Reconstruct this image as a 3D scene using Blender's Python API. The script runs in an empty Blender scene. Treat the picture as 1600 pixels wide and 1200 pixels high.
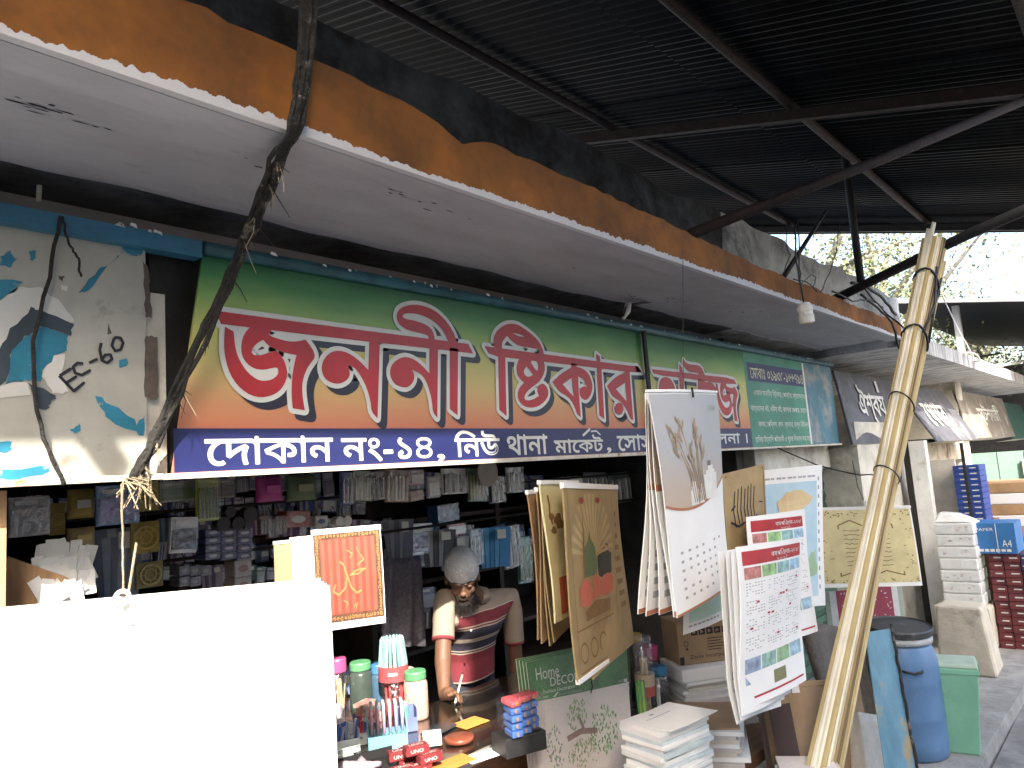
import bpy, bmesh, math, random
from mathutils import Vector, Matrix
from mathutils.geometry import tessellate_polygon
random.seed(11)
rad = math.radians
scene = bpy.context.scene
COL = scene.collection

# ------------------------------------------------------------------ camera
# world: X along the shop fronts, Y into the shops, Z up; the photographer stands at the origin
ROWX = (0.661365, 0.044997, 0.748713)
ROWY = (-0.746757, 0.133135, 0.651636)
ROWZ = (-0.070359, -0.990076, 0.121653)
EYE = 1.75
cam_data = bpy.data.cameras.new("camera")
cam_data.lens = 25.99; cam_data.sensor_width = 36.0
cam_data.clip_start = 0.05; cam_data.clip_end = 500
cam = bpy.data.objects.new("camera", cam_data)
COL.objects.link(cam)
cam.matrix_world = Matrix((
    (ROWX[0], -ROWX[1], -ROWX[2], 0.0),
    (ROWY[0], -ROWY[1], -ROWY[2], 0.0),
    (ROWZ[0], -ROWZ[1], -ROWZ[2], EYE),
    (0, 0, 0, 1)))
scene.camera = cam

# ------------------------------------------------------------------ sky, sun, exposure
SUN_AZ = 36.0      # the light travels 36 degrees from +Y towards +X
SUN_EL = 37.0
world = bpy.data.worlds.new("World"); scene.world = world
world.use_nodes = True
wn = world.node_tree.nodes; wl = world.node_tree.links
for n_ in list(wn): wn.remove(n_)
sky = wn.new("ShaderNodeTexSky"); sky.sky_type = 'NISHITA'; sky.sun_disc = False
sky.sun_elevation = rad(SUN_EL); sky.sun_rotation = rad(180 + SUN_AZ)
sky.air_density = 1.0; sky.dust_density = 5.0; sky.ozone_density = 1.0
bg = wn.new("ShaderNodeBackground"); bg.inputs[1].default_value = 0.15
wo = wn.new("ShaderNodeOutputWorld")
wl.new(sky.outputs[0], bg.inputs[0]); wl.new(bg.outputs[0], wo.inputs[0])
sun_data = bpy.data.lights.new("sun", 'SUN')
sun_data.energy = 2.8; sun_data.angle = rad(0.55); sun_data.color = (1.0, 0.92, 0.8)
sun = bpy.data.objects.new("sun", sun_data); COL.objects.link(sun)
_ce = math.cos(rad(SUN_EL))
SUN_DIR = Vector((math.sin(rad(SUN_AZ)) * _ce, math.cos(rad(SUN_AZ)) * _ce, -math.sin(rad(SUN_EL))))
sun.rotation_euler = SUN_DIR.to_track_quat('-Z', 'Y').to_euler()
sun.location = (-6, -8, 7)
scene.view_settings.view_transform = 'Standard'
scene.view_settings.look = 'None'
scene.view_settings.gamma = 1.0
scene.view_settings.use_curve_mapping = False
scene.view_settings.exposure = 2.4
scene.cycles.max_bounces = 7
scene.cycles.diffuse_bounces = 4
scene.cycles.transparent_max_bounces = 12
scene.cycles.sample_clamp_indirect = 6.0

# ------------------------------------------------------------------ measuring helpers
def _ray(u, v):
    c = ((u - 800) / 1155.0, (v - 600) / 1155.0, 1.0)
    return Vector((sum(a * b for a, b in zip(ROWX, c)), sum(a * b for a, b in zip(ROWY, c)), sum(a * b for a, b in zip(ROWZ, c))))
def at(u, v, Y):
    "point of the sight line (u, v) at the depth Y from the photographer's line"
    r = _ray(u, v); p = r * (Y / r.y); p.z += EYE; return p
def atx(u, v, X):
    r = _ray(u, v); p = r * (X / r.x); p.z += EYE; return p
def atz(u, v, Z):
    r = _ray(u, v); p = r * ((Z - EYE) / r.z); p.z += EYE; return p

# ------------------------------------------------------------------ materials
MATS = {}
def mat(name, col, rough=0.6, var=0.18, scale=9.0, bump=0.0, metal=0.0, spec=0.5, col2=None, stain=None,
        stain_scale=3.0, stain_lo=0.56, stain_hi=0.68, stretch=(1, 1, 1), coat=0.0, trans=0.0, alpha=1.0, emit=None, sheen=0.0, subs=0.0, fine=0.0):
    "procedural surface: base colour broken up by two noises, an optional stain colour and fine relief"
    if name in MATS: return MATS[name]
    m = bpy.data.materials.new(name); m.use_nodes = True
    nt = m.node_tree; N = nt.nodes; L = nt.links
    b = N["Principled BSDF"]
    b.inputs["Roughness"].default_value = rough
    b.inputs["Metallic"].default_value = metal
    b.inputs["Specular IOR Level"].default_value = spec
    b.inputs["Coat Weight"].default_value = coat
    b.inputs["Coat Roughness"].default_value = 0.12
    b.inputs["Transmission Weight"].default_value = trans
    b.inputs["Alpha"].default_value = alpha
    b.inputs["Sheen Weight"].default_value = sheen
    tc = N.new("ShaderNodeTexCoord"); mp = N.new("ShaderNodeMapping")
    mp.inputs["Scale"].default_value = stretch
    L.new(tc.outputs["Object"], mp.inputs[0])
    nz = N.new("ShaderNodeTexNoise"); nz.inputs["Scale"].default_value = scale
    nz.inputs["Detail"].default_value = 4; nz.inputs["Roughness"].default_value = 0.62
    L.new(mp.outputs[0], nz.inputs["Vector"])
    ramp = N.new("ShaderNodeValToRGB")
    c = Vector(col); lo = tuple(max(0, x * (1 - var)) for x in c); hi = tuple(min(1, x * (1 + var)) for x in c)
    if col2: lo, hi = tuple(col), tuple(col2)
    ramp.color_ramp.elements[0].position = 0.33; ramp.color_ramp.elements[0].color = (*lo, 1)
    ramp.color_ramp.elements[1].position = 0.67; ramp.color_ramp.elements[1].color = (*hi, 1)
    L.new(nz.outputs[0], ramp.inputs[0])
    out = ramp.outputs[0]
    if stain:
        n2 = N.new("ShaderNodeTexNoise"); n2.inputs["Scale"].default_value = stain_scale
        n2.inputs["Detail"].default_value = 5; n2.inputs["Roughness"].default_value = 0.7
        L.new(mp.outputs[0], n2.inputs["Vector"])
        r2 = N.new("ShaderNodeValToRGB")
        r2.color_ramp.elements[0].position = stain_lo; r2.color_ramp.elements[0].color = (0, 0, 0, 1)
        r2.color_ramp.elements[1].position = stain_hi; r2.color_ramp.elements[1].color = (1, 1, 1, 1)
        L.new(n2.outputs[0], r2.inputs[0])
        mx = N.new("ShaderNodeMix"); mx.data_type = 'RGBA'
        L.new(r2.outputs[0], mx.inputs[0]); L.new(out, mx.inputs[6]); mx.inputs[7].default_value = (*stain, 1)
        out = mx.outputs[2]
    L.new(out, b.inputs["Base Color"])
    if bump:
        bp = N.new("ShaderNodeBump"); bp.inputs["Strength"].default_value = bump; bp.inputs["Distance"].default_value = 0.02
        nb = N.new("ShaderNodeTexNoise"); nb.inputs["Scale"].default_value = fine or scale * 4; nb.inputs["Detail"].default_value = 3
        L.new(mp.outputs[0], nb.inputs["Vector"])
        L.new(nb.outputs[0], bp.inputs["Height"]); L.new(bp.outputs[0], b.inputs["Normal"])
    if emit:
        b.inputs["Emission Color"].default_value = (*emit, 1); b.inputs["Emission Strength"].default_value = 1
    MATS[name] = m
    return m
def solid(col, rough=0.6, **k):
    key = "paint_%d_%d_%d_%d" % (*[int(c * 255) for c in col], int(rough * 100))
    if k: key += "_" + "_".join("%s%s" % (a, str(b)[:5]) for a, b in sorted(k.items()))
    return mat(key, col, rough, **{**dict(var=0.1, scale=14), **k})

def film_mat(name, amount=0.14, rough=0.12, tint=(0.9, 0.93, 1.0)):
    "thin clear wrap: mostly see-through with crinkled glossy reflections"
    m = bpy.data.materials.new(name); m.use_nodes = True
    nt = m.node_tree; N = nt.nodes; L = nt.links
    for n_ in list(N): N.remove(n_)
    out = N.new("ShaderNodeOutputMaterial"); mix = N.new("ShaderNodeMixShader"); tr = N.new("ShaderNodeBsdfTransparent"); gl = N.new("ShaderNodeBsdfGlossy")
    gl.inputs["Color"].default_value = (*tint, 1); gl.inputs["Roughness"].default_value = rough
    tc = N.new("ShaderNodeTexCoord"); nz = N.new("ShaderNodeTexNoise"); nz.inputs["Scale"].default_value = 38; nz.inputs["Detail"].default_value = 2
    bp = N.new("ShaderNodeBump"); bp.inputs["Strength"].default_value = 0.9; bp.inputs["Distance"].default_value = 0.012
    L.new(tc.outputs["Object"], nz.inputs["Vector"]); L.new(nz.outputs[0], bp.inputs["Height"]); L.new(bp.outputs[0], gl.inputs["Normal"])
    mix.inputs[0].default_value = amount
    L.new(tr.outputs[0], mix.inputs[1]); L.new(gl.outputs[0], mix.inputs[2]); L.new(mix.outputs[0], out.inputs[0])
    MATS[name] = m
    return m

# ------------------------------------------------------------------ mesh collecting
WLOC = {}
class MB:
    def __init__(s, *mats): s.v = []; s.f = []; s.mi = []; s.mats = list(mats); s.cur = 0
    def use(s, m):
        if m not in s.mats: s.mats.append(m)
        s.cur = s.mats.index(m); return s
    def face(s, idx): s.f.append(tuple(idx)); s.mi.append(s.cur)
    def pts(s, P): i = len(s.v); s.v.extend([tuple(p) for p in P]); return i
    def quad(s, a, b, c, d): i = s.pts((a, b, c, d)); s.face((i, i + 1, i + 2, i + 3)); return s
    def hexa(s, P):
        "box from 8 corners: 4 of the bottom ring, 4 of the top ring, same order"
        i = s.pts(P)
        for q in ((3, 2, 1, 0), (4, 5, 6, 7), (0, 1, 5, 4), (1, 2, 6, 5), (2, 3, 7, 6), (3, 0, 4, 7)): s.face([i + k for k in q])
        return s
    def box(s, x0, x1, y0, y1, z0, z1):
        return s.hexa([(x0, y0, z0), (x1, y0, z0), (x1, y1, z0), (x0, y1, z0), (x0, y0, z1), (x1, y0, z1), (x1, y1, z1), (x0, y1, z1)])
    def obox(s, c, size, rz=0.0, rx=0.0, ry=0.0):
        "box of given size centred on c, turned"
        M = Matrix.Translation(Vector(c)) @ Matrix.Rotation(rz, 4, 'Z') @ Matrix.Rotation(ry, 4, 'Y') @ Matrix.Rotation(rx, 4, 'X')
        a, b, d = [x / 2 for x in size]
        return s.hexa([M @ Vector(p) for p in [(-a, -b, -d), (a, -b, -d), (a, b, -d), (-a, b, -d), (-a, -b, d), (a, -b, d), (a, b, d), (-a, b, d)]])
    def bar(s, p, q, w, h=None):
        "rectangular bar from p to q"
        p, q = Vector(p), Vector(q); h = h or w; d = (q - p).normalized()
        up = Vector((0, 0, 1)) if abs(d.z) < 0.95 else Vector((0, 1, 0))
        a = d.cross(up).normalized() * w / 2; b = a.cross(d).normalized() * h / 2
        return s.hexa([p - a - b, p + a - b, p + a + b, p - a + b, q - a - b, q + a - b, q + a + b, q - a + b])
    def tube(s, P, r, n=8, cap=True):
        P = [Vector(p) for p in P]; R = r if isinstance(r, (list, tuple)) else [r] * len(P)
        rings = []; prev = None
        for i, p in enumerate(P):
            d = (P[min(i + 1, len(P) - 1)] - P[max(i - 1, 0)])
            d = d.normalized() if d.length > 1e-9 else Vector((0, 0, 1))
            if prev is None:
                up = Vector((0, 0, 1)) if abs(d.z) < 0.9 else Vector((1, 0, 0))
                a = d.cross(up).normalized()
            else:
                a = prev - d * prev.dot(d); a = a.normalized() if a.length > 1e-6 else d.orthogonal().normalized()
            prev = a; b = d.cross(a)
            rings.append(s.pts([p + (a * math.cos(2 * math.pi * k / n) + b * math.sin(2 * math.pi * k / n)) * R[i] for k in range(n)]))
        for i in range(len(P) - 1):
            for k in range(n):
                s.face((rings[i] + k, rings[i] + (k + 1) % n, rings[i + 1] + (k + 1) % n, rings[i + 1] + k))
        if cap:
            s.face([rings[0] + k for k in reversed(range(n))]); s.face([rings[-1] + k for k in range(n)])
        return s
    def lathe(s, c, prof, n=20, M=None):
        "prof: list of (radius, height); closed by its own end radii"
        c = Vector(c); rings = []
        for r, z in prof:
            P = [Vector((r * math.cos(2 * math.pi * k / n), r * math.sin(2 * math.pi * k / n), z)) for k in range(n)]
            if M: P = [M @ p for p in P]
            rings.append(s.pts([p + c for p in P]))
        for i in range(len(prof) - 1):
            for k in range(n):
                s.face((rings[i] + k, rings[i] + (k + 1) % n, rings[i + 1] + (k + 1) % n, rings[i + 1] + k))
        s.face([rings[0] + k for k in reversed(range(n))]); s.face([rings[-1] + k for k in range(n)])
        return s
    def grid(s, S, nu, nv, a0=0, a1=1, b0=0, b1=1):
        i = s.pts([S(a0 + (a1 - a0) * x / nu, b0 + (b1 - b0) * y / nv) for y in range(nv + 1) for x in range(nu + 1)])
        for y in range(nv):
            for x in range(nu):
                k = i + y * (nu + 1) + x
                s.face((k, k + nu + 1, k + nu + 2, k + 1))
        return s
    def slab(s, S, T, nu, nv):
        "closed solid between two surfaces S (front) and T (back)"
        i = s.pts([S(x / nu, y / nv) for y in range(nv + 1) for x in range(nu + 1)])
        j = s.pts([T(x / nu, y / nv) for y in range(nv + 1) for x in range(nu + 1)])
        w = nu + 1
        for y in range(nv):
            for x in range(nu):
                k = y * w + x
                s.face((i + k, i + k + w, i + k + w + 1, i + k + 1)); s.face((j + k, j + k + 1, j + k + w + 1, j + k + w))
        for x in range(nu):
            s.face((i + x, i + x + 1, j + x + 1, j + x)); k = nv * w + x; s.face((i + k, j + k, j + k + 1, i + k + 1))
        for y in range(nv):
            k = y * w; s.face((i + k, j + k, j + k + w, i + k + w)); k = y * w + nu; s.face((i + k, i + k + w, j + k + w, j + k))
        return s
    def poly(s, outer, holes=(), F=None):
        "flat filled outline (list of 2D points) mapped by F(x, y)"
        loops = [[Vector((x, y, 0)) for x, y in outer]] + [[Vector((x, y, 0)) for x, y in h] for h in holes]
        flat = [p for l in loops for p in l]
        tri = tessellate_polygon(loops)
        i = s.pts([F(p.x, p.y) for p in flat])
        for t in tri:
            a, b, c = [flat[k] for k in t]
            if (b - a).cross(c - a).z < 0: t = (t[0], t[2], t[1])
            s.face([i + k for k in t])
        return s
    def build(s, name, parent=None, smooth=False, base=None):
        o0 = WLOC[parent.name] if parent else Vector((0, 0, 0))
        if parent is None:
            xs = [p[0] for p in s.v]; ys = [p[1] for p in s.v]; zs = [p[2] for p in s.v]
            o0 = Vector(base) if base else Vector(((min(xs) + max(xs)) / 2, (min(ys) + max(ys)) / 2, min(zs)))
        me = bpy.data.meshes.new(name)
        me.from_pydata([(p[0] - o0.x, p[1] - o0.y, p[2] - o0.z) for p in s.v], [], s.f)
        for m in s.mats: me.materials.append(m)
        me.polygons.foreach_set("material_index", s.mi)
        if smooth: me.polygons.foreach_set("use_smooth", [True] * len(s.f))
        me.update()
        o = bpy.data.objects.new(name, me); COL.objects.link(o)
        if parent: o.parent = parent
        else: o.location = o0
        WLOC[o.name] = o0
        return o
def tag(o, label, cat, group=None):
    o["label"] = label; o["category"] = cat
    if group: o["group"] = group
    return o
def thing(name, label, cat, loc, group=None):
    o = bpy.data.objects.new(name, None); COL.objects.link(o); o.empty_display_size = 0.05
    o.location = loc; WLOC[o.name] = Vector(loc)
    return tag(o, label, cat, group)
def struct(o): o["kind"] = "structure"; return o
def bevel(o, w=0.004, seg=2):
    bm = bmesh.new(); bm.from_mesh(o.data)
    bmesh.ops.bevel(bm, geom=bm.edges[:], offset=w, segments=seg, affect='EDGES', profile=0.6, clamp_overlap=True)
    bm.to_mesh(o.data); bm.free(); return o

# ------------------------------------------------------------------ lettering from the built-in font
_TXT = {}
PRE = "িেৈ"
def visual(t):
    "Bengali in the order it is seen: vowel signs written before the consonant come first"
    out = []
    for ch in t:
        if ch == "ো": ch = "ে"; aft = "া"
        else: aft = ""
        if ch in PRE and out:
            k = len(out) - 1
            while k >= 2 and out[k - 1] == "্": k -= 2
            out.insert(k, ch)
        else: out.append(ch)
        if aft: out.append(aft)
    return "".join(out)
def _area(P): return 0.5 * sum(P[i][0] * P[(i + 1) % len(P)][1] - P[(i + 1) % len(P)][0] * P[i][1] for i in range(len(P)))
def _inside(p, P):
    x, y = p; c = False
    for i in range(len(P)):
        (x1, y1), (x2, y2) = P[i], P[i - 1]
        if (y1 > y) != (y2 > y) and x < (x2 - x1) * (y - y1) / (y2 - y1 + 1e-12) + x1: c = not c
    return c
def text_polys(body, res=2):
    "outlines of a line of text, normalised to x 0..1, y 0..1; also returns the aspect"
    if body in _TXT: return _TXT[body]
    cu = bpy.data.curves.new("lettering", 'FONT'); cu.body = visual(body)
    ob = bpy.data.objects.new("lettering", cu); COL.objects.link(ob)
    c2 = ob.to_curve(bpy.context.evaluated_depsgraph_get())
    loops = []
    for sp in c2.splines:
        P = []
        if sp.type == 'BEZIER':
            bp = sp.bezier_points; n = len(bp)
            for i in range(n):
                a, b = bp[i], bp[(i + 1) % n]
                p0, p1, p2, p3 = a.co, a.handle_right, b.handle_left, b.co
                st = (p1 - p0).cross(p3 - p0).length < 1e-5 and (p2 - p0).cross(p3 - p0).length < 1e-5
                k = 1 if st else res + 1
                for j in range(k):
                    t = j / k; q = p0 * (1 - t) ** 3 + p1 * 3 * t * (1 - t) ** 2 + p2 * 3 * t * t * (1 - t) + p3 * t ** 3
                    P.append((q.x, q.y))
        else: P = [(p.co.x, p.co.y) for p in sp.points]
        if len(P) > 2 and abs(_area(P)) > 1e-6: loops.append(P)
    ob.to_curve_clear(); bpy.data.objects.remove(ob); bpy.data.curves.remove(cu)
    if not loops: return [], 1
    x0 = min(p[0] for l in loops for p in l); x1 = max(p[0] for l in loops for p in l)
    y0 = min(p[1] for l in loops for p in l); y1 = max(p[1] for l in loops for p in l)
    loops = [[((x - x0) / (x1 - x0), (y - y0) / (y1 - y0)) for x, y in l] for l in loops]
    sgn = 1 if _area(max(loops, key=lambda l: abs(_area(l)))) > 0 else -1
    pos = [l for l in loops if _area(l) * sgn > 0]
    holes = [l for l in loops if _area(l) * sgn < 0 and any(_inside(l[0], o) and abs(_area(l)) < abs(_area(o)) for o in pos)]
    outs = [l for l in loops if l not in holes]
    res_ = [(o, [h for h in holes if _inside(h[0], o) and abs(_area(h)) < abs(_area(o))]) for o in outs]
    _TXT[body] = (res_, (x1 - x0) / (y1 - y0))
    return _TXT[body]
def put_text(mb, body, F, x0, y0, x1, y1, step=0.00004, bold=0.0):
    "F(x, y, lift) maps sheet coordinates to space; text fills the box x0..x1, y0..y1"
    polys, _ = text_polys(body)
    for k, (o, h) in enumerate(polys):
        lift = (k % 6) * step
        f = lambda x, y: F(x0 + (x1 - x0) * x, y0 + (y1 - y0) * y, lift)
        try: mb.poly(o, h, f)
        except Exception: pass
        if bold:
            o2 = [(x0 + (x1 - x0) * x, y0 + (y1 - y0) * y) for x, y in o]
            stroke2d(mb, o2 + [o2[0]], bold, F, n=5, lift0=0.0003 + lift)
def stroke2d(mb, P, w, F, n=6, step=0.00003, lift0=0.0):
    "pen stroke along 2D points, half width w, mapped by F(x, y, lift)"
    for i in range(len(P) - 1):
        (x0, y0), (x1, y1) = P[i], P[i + 1]
        d = math.hypot(x1 - x0, y1 - y0)
        if d < 1e-9: continue
        nx, ny = -(y1 - y0) / d * w, (x1 - x0) / d * w
        l = lift0 + (i % 4) * step
        mb.poly([(x0 + nx, y0 + ny), (x0 - nx, y0 - ny), (x1 - nx, y1 - ny), (x1 + nx, y1 + ny)], (), lambda x, y: F(x, y, l))
        l2 = lift0 + (4 + i % 3) * step
        mb.poly([(x1 + w * math.cos(2 * math.pi * k / n), y1 + w * math.sin(2 * math.pi * k / n)) for k in range(n)], (), lambda x, y: F(x, y, l2))
def sheet(L, Rr, h, bulge=None, drop=None, slant=0.0):
    "hanging sheet: L and Rr top corners, height h; returns S(a, b, lift) with b measured downwards"
    L, Rr = Vector(L), Vector(Rr); d = Rr - L
    nrm = Vector((d.y, -d.x, 0)).normalized()
    if nrm.y > 0 and abs(nrm.y) > 0.2: nrm = -nrm
    def S(a, b, lift=0.0):
        p = L + d * a + Vector((0, 0, -h * b)) + Vector((d.x, d.y, 0)).normalized() * (slant * b)
        off = bulge(a, b) if bulge else 0.0
        return p + nrm * (off + lift)
    S.nrm = nrm; S.size = (d.length, h)
    return S
def sheet4(TL, TR, BL, BR, bulge=None):
    "hanging sheet between four corners"
    TL, TR, BL, BR = Vector(TL), Vector(TR), Vector(BL), Vector(BR)
    d = TR - TL; nrm = d.cross(BL - TL).normalized()
    if nrm.dot(TL - Vector((0, 0, EYE))) > 0: nrm = -nrm
    def S(a, b, lift=0.0):
        p = (TL * (1 - a) + TR * a) * (1 - b) + (BL * (1 - a) + BR * a) * b
        return p + nrm * ((bulge(a, b) if bulge else 0.0) + lift)
    return S
def patch(mb, S, a0, a1, b0, b1, lift=0.0006, nu=4, nv=4):
    mb.grid(lambda a, b: S(a, b, lift), nu, nv, a0, a1, b0, b1)

# ================================================================== the setting
concrete = mat("walkway_concrete", (0.19, 0.19, 0.188), 0.85, 0.3, 5, bump=0.4, stain=(0.14, 0.13, 0.12), stain_scale=2.2, stain_lo=0.5, stain_hi=0.72)
plinth_m = mat("plinth_concrete", (0.27, 0.27, 0.262), 0.85, 0.25, 7, bump=0.35, stain=(0.16, 0.15, 0.14), stain_scale=3.5, stain_lo=0.54, stain_hi=0.74)
dirt = mat("street_dust", (0.12, 0.115, 0.105), 0.95, 0.25, 3, bump=0.5, stain=(0.08, 0.075, 0.07), stain_scale=1.2)
wash = mat("whitewash", (0.36, 0.365, 0.405), 0.9, 0.10, 5, bump=0.25, stain=(0.16, 0.15, 0.17), stain_scale=4.2, stain_lo=0.66, stain_hi=0.72, stretch=(0.5, 1.3, 1))
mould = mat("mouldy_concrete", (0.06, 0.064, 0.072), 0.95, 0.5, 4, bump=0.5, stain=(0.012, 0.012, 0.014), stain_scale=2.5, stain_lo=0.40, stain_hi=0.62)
streak = mat("streaked_concrete", (0.44, 0.45, 0.46), 0.9, 0.4, 3, bump=0.3, stain=(0.10, 0.10, 0.11), stain_scale=5, stain_lo=0.5, stain_hi=0.66, stretch=(4, 1, 0.35))
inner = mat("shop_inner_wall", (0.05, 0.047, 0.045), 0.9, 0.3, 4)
oldwash = mat("stained_whitewash", (0.52, 0.50, 0.44), 0.9, 0.2, 4, bump=0.3, stain=(0.24, 0.21, 0.17), stain_scale=3, stain_lo=0.5, stain_hi=0.7)
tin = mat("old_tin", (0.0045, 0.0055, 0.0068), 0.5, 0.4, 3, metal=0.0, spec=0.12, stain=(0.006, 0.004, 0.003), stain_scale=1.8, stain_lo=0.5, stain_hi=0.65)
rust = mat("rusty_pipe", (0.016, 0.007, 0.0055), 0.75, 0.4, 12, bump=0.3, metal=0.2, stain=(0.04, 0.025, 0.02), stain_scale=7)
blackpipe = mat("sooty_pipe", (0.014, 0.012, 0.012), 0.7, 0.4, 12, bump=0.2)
black = mat("black_rubber", (0.015, 0.015, 0.016), 0.5, 0.3, 20)
white_plastic = mat("white_plastic", (0.72, 0.70, 0.66), 0.4, 0.06, 8)
paper = mat("white_paper", (0.80, 0.80, 0.79), 0.75, 0.03, 6)
wood = mat("counter_wood", (0.20, 0.10, 0.05), 0.55, 0.35, 5, stretch=(1, 8, 8))
card = mat("corrugated_cardboard", (0.34, 0.23, 0.135), 0.85, 0.12, 8, stain=(0.42, 0.32, 0.22), stain_scale=7, stain_lo=0.6, stain_hi=0.72)
film = mat("wrapped_white_paper", (0.70, 0.72, 0.72), 0.35, 0.08, 8, bump=0.3, coat=0.4, stain=(0.55, 0.5, 0.55), stain_scale=12, stain_lo=0.6, stain_hi=0.7)
palewood = mat("pale_plank", (0.45, 0.27, 0.14), 0.6, 0.25, 5, stretch=(8, 8, 1))

g = MB(dirt); g.box(-120, 160, -90, 120, -0.3, -0.112); struct(g.build("ground"))
w = MB(concrete); w.grid(lambda a, b: Vector((-8 + 40 * a, -1.6 + 2.59 * b, -0.09 + 0.008 * math.sin(a * 61 + b * 5))), 60, 6)
struct(w.build("walkway"))
p = MB(plinth_m)
for k in range(12):   # cast bays of the shop plinth with a chipped front edge
    x0 = -3.0 + k * 2.0
    jit = [random.uniform(-0.012, 0.012) for _ in range(9)]
    top = [(x0 + 2.0 * i / 8 - (0.006 if i == 8 else 0), 0.995 + jit[i]) for i in range(9)]
    for i in range(8):
        (xa, ya), (xb, yb) = top[i], top[i + 1]
        p.hexa([(xa, ya, -0.11), (xb, yb, -0.11), (xb, 4.2, -0.11), (xa, 4.2, -0.11), (xa, ya + 0.01, 0.0), (xb, yb + 0.01, 0.0), (xb, 4.2, 0.0), (xa, 4.2, 0.0)])
struct(p.build("plinth_pavement"))

# painted fascia: orange distemper over a ragged line of whitewash
def fascia_material():
    m = mat("orange_fascia_paint", (0.19, 0.068, 0.009), 0.85, 0.4, 4, bump=0.3, stain=(0.07, 0.035, 0.015), stain_scale=3.2, stain_lo=0.55, stain_hi=0.75)
    nt = m.node_tree; N = nt.nodes; L = nt.links; b = N["Principled BSDF"]
    src = b.inputs["Base Color"].links[0].from_socket
    tc = N.new("ShaderNodeTexCoord"); sp = N.new("ShaderNodeSeparateXYZ"); L.new(tc.outputs["Object"], sp.inputs[0])
    mp = N.new("ShaderNodeMapping"); mp.inputs["Scale"].default_value = (1, 1, 0.4); L.new(tc.outputs["Object"], mp.inputs[0])
    nz = N.new("ShaderNodeTexNoise"); nz.inputs["Scale"].default_value = 48; nz.inputs["Detail"].default_value = 5; L.new(mp.outputs[0], nz.inputs["Vector"])
    n2 = N.new("ShaderNodeTexNoise"); n2.inputs["Scale"].default_value = 1.3; L.new(tc.outputs["Object"], n2.inputs["Vector"])
    a = N.new("ShaderNodeMath"); a.operation = 'MULTIPLY_ADD'; L.new(nz.outputs[0], a.inputs[0]); a.inputs[1].default_value = -0.035; L.new(sp.outputs[2], a.inputs[2])
    a2 = N.new("ShaderNodeMath"); a2.operation = 'MULTIPLY_ADD'; L.new(n2.outputs[0], a2.inputs[0]); a2.inputs[1].default_value = -0.07; L.new(a.outputs[0], a2.inputs[2])
    c = N.new("ShaderNodeMath"); c.operation = 'LESS_THAN'; L.new(a2.outputs[0], c.inputs[0]); c.inputs[1].default_value = -0.030
    mx = N.new("ShaderNodeMix"); mx.data_type = 'RGBA'; L.new(c.outputs[0], mx.inputs[0]); L.new(src, mx.inputs[6]); mx.inputs[7].default_value = (0.5, 0.5, 0.53, 1)
    L.new(mx.outputs[2], b.inputs["Base Color"])
    return m
bld = thing("market_building", "long single storey market building with white soffit canopy and orange fascia band", "building", (2.5, 2.1, 0))
# canopy slab with a whitewashed underside and a drip moulding
s = MB(wash)
s.box(-2.0, 6.5, 1.53, 4.2, 2.625, 2.70)
s.build("canopy_slab", bld)
s = MB(wash); s.hexa([(-2, 1.50, 2.605), (6.5, 1.50, 2.605), (6.5, 1.60, 2.605), (-2, 1.60, 2.605), (-2, 1.50, 2.635), (6.5, 1.50, 2.635), (6.5, 1.615, 2.6245), (-2, 1.615, 2.6245)])
s.build("drip_moulding", bld)
fm = fascia_material()
s = MB(fm); n = 170; xs = [-2 + 8.5 * i / n for i in range(n + 1)]
def ftop(x):
    base = 2.825 - 0.085 * max(0.0, min(1.0, (x - 0.8) / 3.2))
    base += 0.005 * math.sin(x * 3.1) + 0.003 * math.sin(x * 11.3 + 1) + random.uniform(-0.007, 0.007)
    if 1.42 < x < 1.66: base -= 0.05 * (1 - abs(x - 1.54) / 0.12)
    return base
tops = [ftop(x) for x in xs]
for i in range(n):
    s.hexa([(xs[i], 1.478, 2.607), (xs[i + 1], 1.478, 2.607), (xs[i + 1], 1.529, 2.607), (xs[i], 1.529, 2.607),
            (xs[i], 1.478, tops[i]), (xs[i + 1], 1.478, tops[i + 1]), (xs[i + 1], 1.529, tops[i + 1] - 0.02), (xs[i], 1.529, tops[i] - 0.02)])
s.build("fascia", bld, base=(2.5, 2.1, 2.607))
fas = bld.children[-1]
for v_ in fas.data.vertices: v_.co.z -= 2.607
fas.location = (0, 0, 2.607)
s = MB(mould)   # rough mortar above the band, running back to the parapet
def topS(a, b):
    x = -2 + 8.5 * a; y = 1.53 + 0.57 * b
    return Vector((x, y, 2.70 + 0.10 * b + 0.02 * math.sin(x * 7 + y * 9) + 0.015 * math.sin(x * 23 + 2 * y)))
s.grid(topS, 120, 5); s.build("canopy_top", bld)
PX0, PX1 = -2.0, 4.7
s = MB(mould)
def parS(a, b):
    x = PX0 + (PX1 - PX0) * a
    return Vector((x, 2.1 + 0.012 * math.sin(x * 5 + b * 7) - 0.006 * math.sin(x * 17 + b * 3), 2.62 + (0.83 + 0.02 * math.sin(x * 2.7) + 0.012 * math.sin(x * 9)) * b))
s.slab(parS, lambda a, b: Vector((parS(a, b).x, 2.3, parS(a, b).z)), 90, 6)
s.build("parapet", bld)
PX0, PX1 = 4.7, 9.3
s = MB(mat("skylit_parapet", (0.34, 0.35, 0.36), 0.9, 0.35, 3, bump=0.4, stain=(0.10, 0.10, 0.11), stain_scale=2.6, stain_lo=0.48, stain_hi=0.66)); s.slab(parS, lambda a, b: Vector((parS(a, b).x, 2.3, parS(a, b).z)), 50, 6); s.build("parapet", bld)  # paler base stands in for sky light at the roof's open end; stains real
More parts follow.
